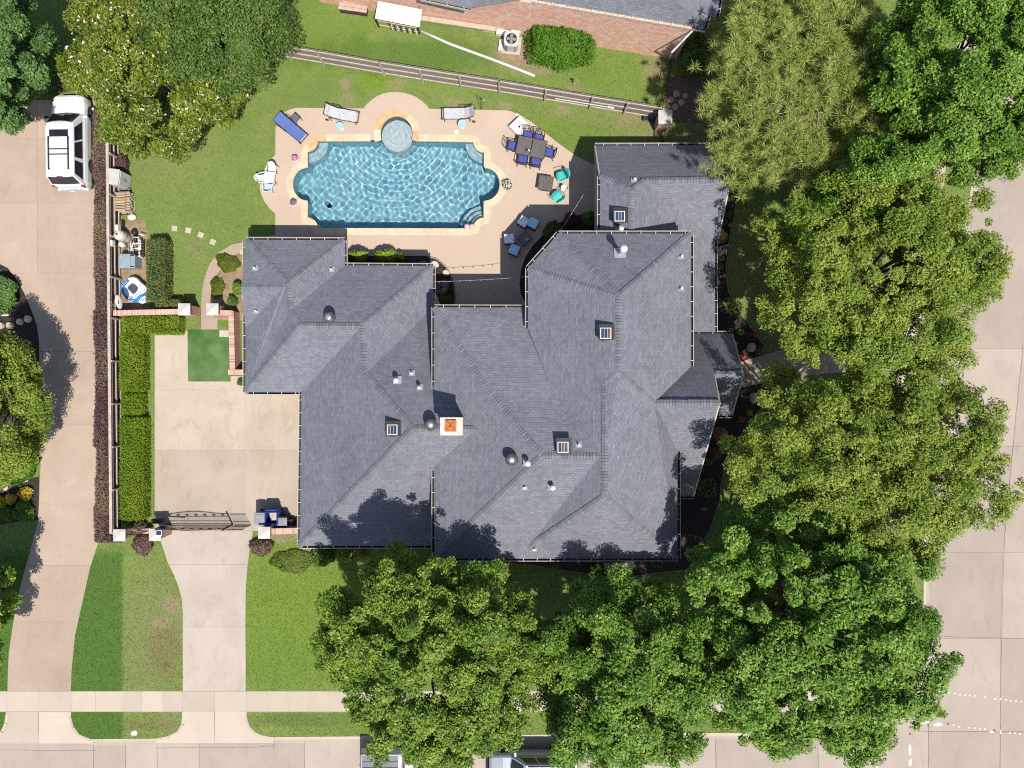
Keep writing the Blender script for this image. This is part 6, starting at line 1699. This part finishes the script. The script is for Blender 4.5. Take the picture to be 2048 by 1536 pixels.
obj('top', B().box((0, 0, .45), (.56, .56, .03)), M('slate_glass', (.12, .13, .16), (.16, .165, .19), 8, .3), pt); obj('rim', B().tube([(-.29, -.29, .46), (.29, -.29, .46), (.29, .29, .46), (-.29, .29, .46), (-.29, -.29, .46)], .018, 6), bronze_m, pt)
for sx in (-1, 1):
    for sy in (-1, 1): obj('leg', B().box((sx*.25, sy*.25, .22), (.04, .04, .44)), bronze_m, pt)
pl_ = pot('leafy white-flowered pot plant on the shaded patio table', 1053.5, 484, .11, .14, blackp_m, green_l, white_p, 40, 5, 'pot plant')
bpy.data.objects[[o.name for o in bpy.data.objects if o.get('label') == 'leafy white-flowered pot plant on the shaded patio table'][0]].location.z = .505
for i, (x, y) in enumerate(((934, 453.5), (944, 453.5))):
    o = obj('pool_float', B().lathe([(.06, -.04), (.15, .02), (.16, .10), (.11, .17), (.03, .2)], 14), M('pink_vinyl', (.72, .36, .44), (.76, .50, .55), 3, .4) if 'pink_vinyl' not in MATS else MATS['pink_vinyl'], loc=P(x, y, -.05), smooth=True,
            label=('round pink float on the pool steps, nearer the pool', 'round pink float on the pool steps, nearer the coping')[i], cat='pool float', group='pink floats on the steps')
# skimmer-vacuum under water
obj('pool_cleaner', B().sphere((0, 0, .08), (.13, .10, .09), 10, 6).tube([(0, .05, .1), (.02, .2, .15)], .03, 6), blackp_m, loc=P(663, 416, -1.45), label='small dark pool cleaner on the pool floor', cat='pool cleaner', smooth=True)
# string lights
def string(label, a, c, sag, k):
    root = thing('string_light', label, 'string light', a, 0, 'string lights over the patio')
    pts = [a.lerp(c, i/24) - Vector((0, 0, sag*4*(i/24)*(1-i/24))) - a for i in range(25)]
    obj('cord', B().tube(pts, .009, 5), M('cord_pale', (.45, .40, .36), (.38, .34, .3), 5, .6) if 'cord_pale' not in MATS else MATS['cord_pale'], root)
    bm = mesh('bulb', B().lathe([(.012, 0), (.02, -.04), (.034, -.08), (.03, -.12), (.008, -.14)], 10), M('bulb_glass', (.55, .52, .48), (.48, .45, .40), 5, .1, spec=.6) if 'bulb_glass' not in MATS else MATS['bulb_glass'], True)
    for i in range(k): inst('bulb', bm, root, a.lerp(c, (i+.5)/k) - Vector((0, 0, sag*4*((i+.5)/k)*(1-(i+.5)/k))) - a)
string('string of bulbs from the garage eave to the tall wing over the courtyard', P(867, 563.5, 2.35), P(1056, 553, 2.7), .25, 9)
string('string of bulbs from the north-east wing across the teal chairs', P(1190, 352, 2.4), P(1118, 466, 3.0), .2, 7)
# courtyard boulder fountain and stones
def stone(label, px, py, w, d_, h, m, seed, name='boulder', ang=0, cat='boulder', z=.04):
    rng = random.Random(seed); n = 11
    base = [(math.cos(2*math.pi*i/n)*w/2*rng.uniform(.86, 1.1), math.sin(2*math.pi*i/n)*d_/2*rng.uniform(.86, 1.1)) for i in range(n)]
    b = B(); V = [(x*.92, y*.92, -.05) for x, y in base] + [(x, y, h*.5) for x, y in base] + [(x*.82, y*.82, h*rng.uniform(.9, 1.05)) for x, y in base] + [(0, 0, h)]
    Fc = [(k*n+i, k*n+(i+1) % n, (k+1)*n+(i+1) % n, (k+1)*n+i) for k in (0, 1) for i in range(n)] + [(2*n+i, 2*n+(i+1) % n, 3*n) for i in range(n)]
    return obj(name, b.add(V, Fc), m, loc=P(px, py, z), rz=RAD(ang), label=label, cat=cat)
tan_st = M('tan_stone', (.56, .44, .31), (.48, .36, .25), 5, .9, bump=.3); grey_st = M('grey_boulder', (.20, .175, .14), (.15, .13, .11), 4, .9, bump=.4); pink_st = M('pink_stone', (.52, .36, .27), (.42, .29, .22), 5, .9, bump=.3); pale_st = M('pale_stone', (.66, .55, .44), (.58, .46, .36), 5, .9, bump=.2)
fo = thing('boulder_fountain', 'drilled grey boulder fountain with a splash of water in the courtyard bed', 'fountain', P(885, 577, .04), RAD(-35))
bb = stone('x', 0, 0, .78, .98, .5, grey_st, 4); bb.parent = fo; bb.location = (0, 0, 0); bb.rotation_euler = (0, 0, 0); bb.name = 'rock'
del bb['label'], bb['category']
obj('basin', B().lathe([(.17, .49), (.16, .515), (.05, .52)], 16), navy_m, fo); 
sp = B(); rr = random.Random(5)
for k in range(26): a = rr.uniform(0, 6.28); r_ = rr.uniform(.09, .19); sp.sphere((math.cos(a)*r_, math.sin(a)*r_, .53), (.03, .014, .012), 5, 4)
obj('splash', sp, M('foam', (.62, .68, .74), (.5, .58, .66), 9, .2), fo, kind='stuff')
stone('pale flagstone at the tip of the courtyard bed', 870, 528.5, .48, .36, .08, pale_st, 6, 'flagstone', -25, 'flagstone'); stone('pale flagstone half in shade in the courtyard bed', 892, 545.5, .42, .34, .08, pale_st, 7, 'flagstone', -30, 'flagstone'); stone('shaded grey stone under the garage north eave', 846, 526, .6, .22, .14, grey_st, 8)
stone('small round white ornament in the courtyard bed', 1086.5, 492.5, .1, .1, .1, plas, 9, 'garden_ball', 0, 'ornament')
stone('squarish tan boulder above the front path', 1501, 695, .52, .56, .3, tan_st, 10); stone('pinkish tan boulder below the front path', 1505, 795.5, .52, .60, .3, pink_st, 11)
stone('orange clay pot in the east bed below the flag', 1447, 552, .22, .22, .22, M('terracotta', (.56, .25, .10), (.48, .20, .08), 6, .8), 12, 'clay_pot', 0, 'pot'); stone('small pale ball next to the orange clay pot', 1441, 553, .1, .1, .1, plas, 13, 'garden_ball', 0, 'ornament'); stone('small round terracotta pot beside the wing wall', 1458, 451, .2, .2, .2, MATS['terracotta'], 14, 'clay_pot', 0, 'pot')
for i, (x, y, w, lb) in enumerate(((57.5, 638.5, 14, 'pale boulder nearest the aggregate drive'), (42, 644, 13, 'pale boulder second from the drive'), (23, 651, 14, 'tan boulder third from the drive'), (4, 651, 14, 'shaded boulder at the left photo edge'))):
    stone(lb, x, y, w/36, w*1.1/36, .22, pale_st if i < 2 else tan_st, 20+i)
stone('bright white quartz rock by the neighbour shrub', 11, 629, .5, .22, .18, plas, 26)
for i, x in enumerate((1219, 1243)): obj('paver', B().box((0, 0, .05), (.64, .40, .05)), M('paver_brown', (.34, .24, .19), (.28, .20, .16), 6, .9) if 'paver_brown' not in MATS else MATS['paver_brown'], loc=P(x, 1132, .03), bevel=.01, label=('brown paver under the south eave, closer to the garage', 'brown paver under the south eave, closer to the street')[i], cat='paver', group='pavers under the south eave')
for i, (x, y, a) in enumerate(((8.5, 980.5, 35), (15.5, 976.5, 30), (25, 972, 28), (33.5, 966.5, 26), (43.5, 963, 20), (53.5, 960.5, 18))):
    obj('edging_brick', B().box((0, 0, .05), (.24, .17, .10)), cope_m[i % 3], loc=P(x, y), rz=RAD(a), bevel=.01, label=['pinkish edging brick of the neighbour bed at the photo edge', 'second edging brick of the neighbour bed from the photo edge', 'third edging brick of the neighbour bed from the photo edge', 'fourth edging brick of the neighbour bed from the photo edge', 'fifth edging brick of the neighbour bed from the photo edge', 'edging brick of the neighbour bed nearest the drive'][i], cat='brick', group='edging bricks of the neighbour bed')
# flag on a pole
fg = thing('flag', 'United States flag on a short pole fixed to the wing wall', 'flag', P(1427, 496.5, 2.0))
tip = P(1458, 489, 2.75) - fg.location; d_ = tip.normalized(); Lp = tip.length
obj('pole', B().tube([(0, 0, 0), tip], .016, 8).sphere(tip, .03, 8, 6), M('gold_pole', (.55, .42, .22), (.5, .38, .2), 5, .4), fg)
drop = Vector((.10, -.42, -.62))
fred, fwht, fblu = M('flag_red', (.45, .05, .06), (.38, .04, .05), 5, .8), M('flag_white', (.74, .71, .69), (.68, .65, .63), 5, .8), M('flag_blue', (.035, .055, .16), (.03, .045, .13), 5, .8)
fpt = lambda u, v: d_*(Lp*(.97 - .85*u)) + drop*v*(1-.1*math.sin(5*u)) + Vector((.04*math.sin(7*u+2*v), .05*math.sin(9*u), 0))*v - Vector((0, 0, .02))
def cloth(nm, u0, u1, v0, v1, m, ku=3, kv=5, lift=0.0):
    V = [fpt(u0+(u1-u0)*i/ku, v0+(v1-v0)*j/kv) + Vector((0, 0, lift)) for i in range(ku+1) for j in range(kv+1)]
    obj(nm, B().add(V, [(i*(kv+1)+j, (i+1)*(kv+1)+j, (i+1)*(kv+1)+j+1, i*(kv+1)+j+1) for i in range(ku) for j in range(kv)]), m, fg)
for k in range(13): cloth('stripe', k/13, (k+1)/13, 0 if k > 6 else .42, 1, fred if k % 2 == 0 else fwht, 1)
cloth('canton', 0, 7/13, 0, .42, fblu)
for i in range(4):
    for j in range(3): p = fpt((i+.5)*7/52, .06+.14*j) + Vector((0, 0, .012)); obj('star', B().lathe([(.018, 0), (.016, .004)], 5, p), fwht, fg)

# ------------------------------------------------------------------ neighbour's house and yard
nb = thing('neighbour_house', 'neighbouring red brick house with grey roof at the top edge', 'house', P(1100, 40))
wbase = [P(640, 4), P(1043, 70), P(1352, 119), P(1410, -150), P(660, -150)]
wall_block(wbase, 3.5, parent=nb, m=nbrick_m)
ev = [P(839, -6, 3.6), P(941, 16, 3.6), P(1062, -2, 3.6), P(1409, 57, 3.6), P(1417, 30, 3.6), P(1433, 34, 3.6), P(1462, -120, 3.6), P(700, -260, 3.6)]
r1, r2 = P(1290, -60, 5.4), P(900, -130, 5.4)
nroof, _ = roof_mesh('roof', [[ev[2], ev[3], r1, r2], [ev[3], ev[4], ev[5], ev[6], r1], [P(839, -6, 3.6), P(941, 16, 3.6), P(975, -22, 4.4), P(850, -60, 4.4)], [P(941, 16, 3.6), P(1062, -2, 3.6), r2, P(975, -22, 4.4)]], shingle_m, nb)
house_ = house; house = nb
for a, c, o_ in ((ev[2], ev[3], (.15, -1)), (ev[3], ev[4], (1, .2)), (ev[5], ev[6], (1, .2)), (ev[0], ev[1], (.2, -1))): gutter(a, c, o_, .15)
house = house_
a, c = P(1045, 70), P(1352, 119)
obj('downspout', B().tube([P(1391, 55, 3.5)-nb.location, P(1344, 104, 2.6)-nb.location, P(1338, 118, .1)-nb.location], .05, 6), white_m, nb)
obj('downspout', B().tube([P(1136, 12, 3.5)-nb.location, P(1131, 36, 2.4)-nb.location], .04, 6), iron_m, nb)
obj('soldier_ledge', B().box((P(905, 46, .5)-nb.location), (4.8, .25, .12), RAD(-8.5)), palewood_m, nb)
for k in range(11):
    obj('bracket', B().box(P(855+15.5*k, 25.5+2.55*k, .45)-nb.location, (.05, .16, .14), RAD(-8.5)), iron_m, nb)
ac = thing('air_conditioner', 'round-topped outdoor air conditioning unit against the neighbour wall', 'air conditioner', P(1023, 92), RAD(-6))
obj('slab', B().box((0, 0, .05), (1.05, 1.0, .1)), walk_m, ac)
acm = M('ac_grey', (.56, .57, .56), (.48, .49, .48), 4, .5)
def rr_(hw, r, k=6): return [(sx*(hw-r) + r*math.cos(RAD(a0+90*i/k)), sy*(hw-r) + r*math.sin(RAD(a0+90*i/k))) for sx, sy, a0 in ((1, 1, 0), (-1, 1, 90), (-1, -1, 180), (1, -1, 270)) for i in range(k+1)]
b = B(); o1 = rr_(.40, .2); cw = [(.3*math.cos(2*math.pi*i/28), .3*math.sin(2*math.pi*i/28)) for i in range(28)]
b.prism(rr_(.38, .19), .1, .80); obj('coil', b, acm, ac)
obj('top', B().sheet([[Vector((*p, 0)) for p in o1], [Vector((*p, 0)) for p in cw]], .86).prism(o1, .78, .80), acm, ac)
for k in range(24): q = rr_(.385, .19, 6)[k]; obj('louvre', B().box((q[0], q[1], .45), (.03, .03, .62), math.atan2(q[1], q[0])), steel_m, ac)
obj('fan_well', B().lathe([(.31, .81), (.31, .855)], 24, closed=False).lathe([(.01, .812), (.31, .812)], 24, closed=False), blackp_m, ac)
for k in range(4): obj('fan_blade', B().box((.15*math.cos(k*1.571), .15*math.sin(k*1.571), .83), (.22, .15, .012), k*1.571), steel_m, ac)
obj('fan_hub', B().lathe([(.08, .82), (.07, .86)], 14), steel_m, ac)
pd = thing('equipment_plinth', 'white boxes on the ground beside the air conditioning unit', 'boxes', P(1005, 66), RAD(-8))
obj('box', B().box((-.75, .1, .1), (.62, .3, .2)), plas, pd); obj('box', B().box((.05, .02, .12), (.75, .42, .24)), plas, pd); obj('box', B().box((.0, -.75, .1), (.18, .6, .2)), plas, pd); obj('box', B().box((.75, .1, .2), (.5, .3, .4)), plas, pd)
dp = thing('drain_pipe', 'long white pipe lying bent across the neighbour lawn', 'pipe', P(842, 62))
obj('pipe', B().tube([P(842, 62, .06)-dp.location, P(900, 88, .06)-dp.location, P(985, 119, .06)-dp.location, P(1040, 140, .06)-dp.location, P(1070, 152, .06)-dp.location], .075, 8), pvc_m, dp, smooth=True)
ls = thing('lean_to_shelter', 'white-roofed lean-to shelter with dark posts on the neighbour lawn', 'shelter', P(797, 44))
cor = [P(756, 2, 1.5), P(844.5, 19, 1.5), P(839, 54.5, 1.15), P(750, 37.5, 1.15)]
for k in range(6):
    u0, u1 = k/6+.004, (k+1)/6-.004
    q = [cor[0].lerp(cor[3], u0), cor[1].lerp(cor[2], u0), cor[1].lerp(cor[2], u1), cor[0].lerp(cor[3], u1)]
    o = obj('roof_panel', B().quad(*[p-ls.location for p in q]), white_m, ls); o.modifiers.new('t', 'SOLIDIFY').thickness = .03
for q0, q1 in ((cor[3], P(758, 54)), (cor[2], P(839, 68)), (cor[3].lerp(cor[2], .28), P(783, 58)), (cor[0], P(764, 22)), (cor[1], P(845, 36))):
    obj('post', B().tube([Vector((q1.x, q1.y, 0))-ls.location, Vector((q1.x, q1.y, q0.z-.03))-ls.location], .05, 6), iron_m, ls)
for z, m_ in ((.75, palewood_m), (.3, palewood_m)): obj('front_rail', B().tube([P(760, 55)-ls.location+Vector((0, 0, z)), P(838, 69)-ls.location+Vector((0, 0, z))], .03, 6), m_, ls)
for k in range(9): obj('picket', B().box(P(786+6*k, 58.5+1.1*k)-ls.location+Vector((0, -.05, .3)), (.08, .03, .55), RAD(-9)), plas if k % 2 == 0 else navy_m, ls)
pdk = thing('wooden_platform', 'low platform of pale planks at the top edge', 'platform', P(711, 10), RAD(-8))
for k in range(6): obj('plank', B().box((0, .48-.19*k, .42), (1.58, .17, .04)), M('plank_pink', (.56, .43, .35), (.47, .35, .28), 4, .85, rand=.08) if 'plank_pink' not in MATS else MATS['plank_pink'], pdk)
obj('frame', B().box((0, 0, .2), (1.5, 1.1, .38)), darkwood_m, pdk)
tc = thing('lawn_chair', 'pale teal lawn chair half hidden under the live oak', 'chair', P(499, 114), RAD(-10))
lt = M('aqua_plastic', (.22, .52, .60), (.30, .60, .68), 4, .5)
obj('seat', B().box((0, 0, .4), (.5, .5, .04)), lt, tc, bevel=.02); obj('backrest', B().box((-.05, .27, .62), (.5, .05, .45), rot=Matrix.Rotation(.3, 3, 'X')), lt, tc, bevel=.02)
for s in (-1, 1):
    obj('armrest', B().box((s*.3, 0, .6), (.07, .5, .03)), plas, tc)
    for y in (-.2, .2): obj('leg', B().box((s*.25, y, .2), (.05, .05, .4)), plas, tc)
sp_ = thing('sprinkler', 'small dark sprinkler stand on the neighbour lawn', 'sprinkler', P(1145, 164))
obj('stand', B().tube([(0, 0, 0), (0, 0, .3)], .02, 6).tube([(-.12, 0, .02), (.12, 0, .02)], .015, 6).tube([(0, -.12, .02), (0, .12, .02)], .015, 6), iron_m, sp_); obj('head', B().lathe([(.05, .28), (.06, .36), (.02, .4)], 10), iron_m, sp_)
gs = thing('garden_stake', 'thin dark garden stake with ornaments by the right floral lounger', 'garden stake', P(962, 219))
obj('stake', B().tube([(0, 0, 0), (-.02, .3, .9)], .012, 5).tube([(0, 0, 0), (.2, .2, .8)], .01, 5), iron_m, gs); obj('ornament', B().sphere((-.02, .3, .92), .04, 8, 6), iron_m, gs); obj('ornament', B().sphere((.2, .2, .82), .05, 8, 6), palewood_m, gs)
# the gate pillar by the north-east wing
column('brick pillar with pale pyramid cap beside the small iron gate', 1331, 233, 1.6, .74, .58)
ig = thing('garden_gate', 'narrow black iron gate between the brick pillar and the wing', 'gate', P(1324, 246))
e = P(1319, 292)-ig.location
iron_run(ig, Vector(), e, lambda u: 1.4, 9)
for z in (1.3, .2): obj('rail', B().tube([(0, 0, z), e + Vector((0, 0, z))], .02, 6), iron_m, ig)
for q in (Vector(), e): obj('post', B().box(q + Vector((0, 0, .7)), (.06, .06, 1.4)), iron_m, ig)
ig2 = thing('iron_fence_panel', 'black iron railing from the brick pillar to the neighbour wall', 'fence', P(1322, 224))
e = P(1340, 122)-ig2.location
iron_run(ig2, Vector(), e, lambda u: 1.3, 20)
for z in (1.2, .2): obj('rail', B().tube([(0, 0, z), e + Vector((0, 0, z))], .02, 6), iron_m, ig2)
bk = thing('bucket', 'dark green round planter tub beside the brick pillar', 'tub', P(1306, 243))
obj('tub', B().lathe([(.12, 0), (.15, .3), (.165, .32), (.14, .32), (.12, .1)], 18, closed=False).lathe([(.01, .12), (.125, .12)], 12, closed=False), M('green_tub', (.02, .12, .11), (.03, .16, .15), 5, .4), bk, smooth=True); obj('handle', B().tube([(-.15, 0, .3), (0, .12, .36), (.15, 0, .3)], .01, 5), steel_m, bk)
ub = thing('utility_box', 'small grey utility box at the foot of the back fence', 'utility box', P(1290.5, 240)); obj('case', B().box((0, 0, .14), (.28, .22, .28)), M('box_violet', (.30, .30, .36), (.25, .25, .31), 5, .5), ub, bevel=.02); obj('lid', B().box((0, 0, .29), (.30, .24, .03)), blackp_m, ub)
for i, (x, y, w) in enumerate(((1352, 188, 15), (1342, 200, 13), (1362, 205, 14), (1350, 214, 14), (1338, 214, 10), (1370, 192, 12))):
    stone(['largest flagstone of the shaded side path', 'flagstone left of the largest on the side path', 'flagstone nearest the pine on the side path', 'flagstone in the middle of the side path', 'small flagstone by the iron railing', 'flagstone under the pine edge on the side path'][i], x, y, w/36, w/36, .06, pink_st, 40+i, 'flagstone', 15*i, 'flagstone', z=.01)
SIDE = [(1335, 150), (1395, 150), (1420, 200), (1410, 245), (1345, 245), (1332, 215)]
bed('mulch_bed', SIDE, M('side_soil', (.12, .08, .06), (.18, .12, .09), 6, .95, coord='World'), .03)
bed('mulch_bed', [(1000, 80), (1052, 88), (1062, 132), (1020, 130), (1000, 112)], soil_m, .02)

# ------------------------------------------------------------------ street details
btn_w = mesh('road_stud', B().lathe([(.055, 0), (.05, .015), (.025, .022)], 10), M('stud_white', (.80, .79, .76), (.72, .70, .66), 8, .5)); btn_d = mesh('road_stud', B().box((0, 0, .01), (.10, .10, .02)), M('stud_dark', (.12, .11, .11), (.18, .16, .15), 8, .6))
ORD = 'first second third fourth fifth sixth seventh eighth ninth tenth eleventh twelfth thirteenth fourteenth fifteenth sixteenth'.split()
R1 = [(1867.6, 1380), (1877.6, 1381.5), (1884.5, 1381), (1898.3, 1384.5), (1909, 1386.4), (1919.5, 1388.7), (1930, 1389.4), (1939.5, 1390), (1949.5, 1391), (1970, 1394), (1989.8, 1397.3), (2000.5, 1398), (2011, 1399.3), (2021, 1400.7), (2031.6, 1401.7), (2041.6, 1402.5)]
R2 = [(1907, 1449.8), (1918, 1453), (1938.3, 1454.8), (1948.7, 1455.7), (1959, 1456.8), (1969, 1457.8), (1983.6, 1464.7), (2000.5, 1462), (2001, 1466), (2019.7, 1465.5), (2029.7, 1466), (2039.7, 1467)]
R3 = [(1754, 1513.6), (1754, 1524), (1754, 1533)]
RD = [(1833, 1440), (1896, 1447.8), (1988.5, 1460.6), (1820.7, 1455), (1820, 1467.8)]
for lst, me_, gname, lab in ((R1, btn_w, 'studs of the upper crossing line', 'white stud in the upper crossing line'), (R2, btn_w, 'studs of the lower crossing line', 'white stud in the lower crossing line'),
                             (R3, btn_w, 'studs at the stop line', 'white stud in the short column at the bottom edge'), (RD, btn_d, 'dark studs', 'worn square dark stud on the street corner')):
    for q_, (x, y) in enumerate(lst):
        o = inst('road_stud', me_, None, P(x, y, zs+.001)); props(o, lab + ', ' + ORD[q_] + ' from the kerb', 'road stud', gname)
paint_m = M('worn_paint', (.74, .73, .70), (.58, .50, .43), 9, .7, coord='World', lo=.45, hi=.6)
b = B(); rr = random.Random(6)
for cx, cy, rx, ry in ((1850, 1444.5, 9, 4), (1877.6, 1448.8, 11, 4), (1866, 1375, 8, 3), (1829, 1441, 5, 2), (1983, 1464, 6, 3), (1820, 1500, 3, 14), (1820.5, 1525, 4, 10), (1560, 1490, 6, 4)):
    k = 14; b.sheet([PX([(cx+rx*rr.uniform(.6, 1.1)*math.cos(2*math.pi*i/k), cy+ry*rr.uniform(.6, 1.1)*math.sin(2*math.pi*i/k)) for i in range(k)], zs)], zs+.004 + .0005*rr.random())
obj('road_marking', b, paint_m, kind='structure')
obj('tactile_strip', B().box((0, 0, .012), (.62, .14, .025)), M('yellow_tactile', (.52, .38, .08), (.44, .32, .06), 8, .8), loc=P(1852, 1369, -.10), rz=RAD(-18), label='worn yellow tactile strip at the kerb ramp', cat='tactile strip')
b = B()
for pts in ([(-60, 1499), (40, 1500), (120, 1501), (192, 1500)], [(312, 1496), (400, 1495), (512, 1494), (552, 1491)], [(187, 1482), (187, 1536)], [(251, 1480), (252, 1536)], [(314, 1484), (315, 1536)], [(398, 1498), (399, 1536)], [(609, 1480), (610, 1560)], [(1431, 1470), (1434, 1560)], [(1636, 1475), (1638, 1560)], [(1857, 1350), (1857, 1560)],
            [(1855, 1271), (1920, 1274), (2060, 1277)], [(2008, 1100), (2004, 1250), (2001, 1400), (2000, 1560)], [(1811, 1432), (1838, 1462), (1860, 1463), (2060, 1464)], [(2046, 690), (2030, 850), (2015, 1010), (2008, 1100)], [(547, 1480), (547, 1497)]):
    w = [P(x, y, zs) for x, y in pts]; dense = []
    for p, q in zip(w, w[1:]): dense += [p.lerp(q, i/12) + Vector((rr.uniform(-.012, .012), rr.uniform(-.012, .012), 0)) for i in range(12)]
    ribbon(b, dense + [w[-1]], .035, zs-.01, zs+.006)
obj('tar_seam', b, tar_m, kind='structure')
mc = thing('water_meter_cover', 'white irregular meter cover in the grass verge', 'meter cover', P(268.5, 1466)); obj('cover', B().prism([(-.13, -.1), (.1, -.12), (.15, .02), (.1, .13), (-.05, .1), (-.16, .03)], 0, .03), plas, mc); obj('rim', B().prism([(-.17, -.13), (.14, -.15), (.19, .03), (.13, .17), (-.07, .14), (-.2, .04)], 0, .015), walk_m, mc)
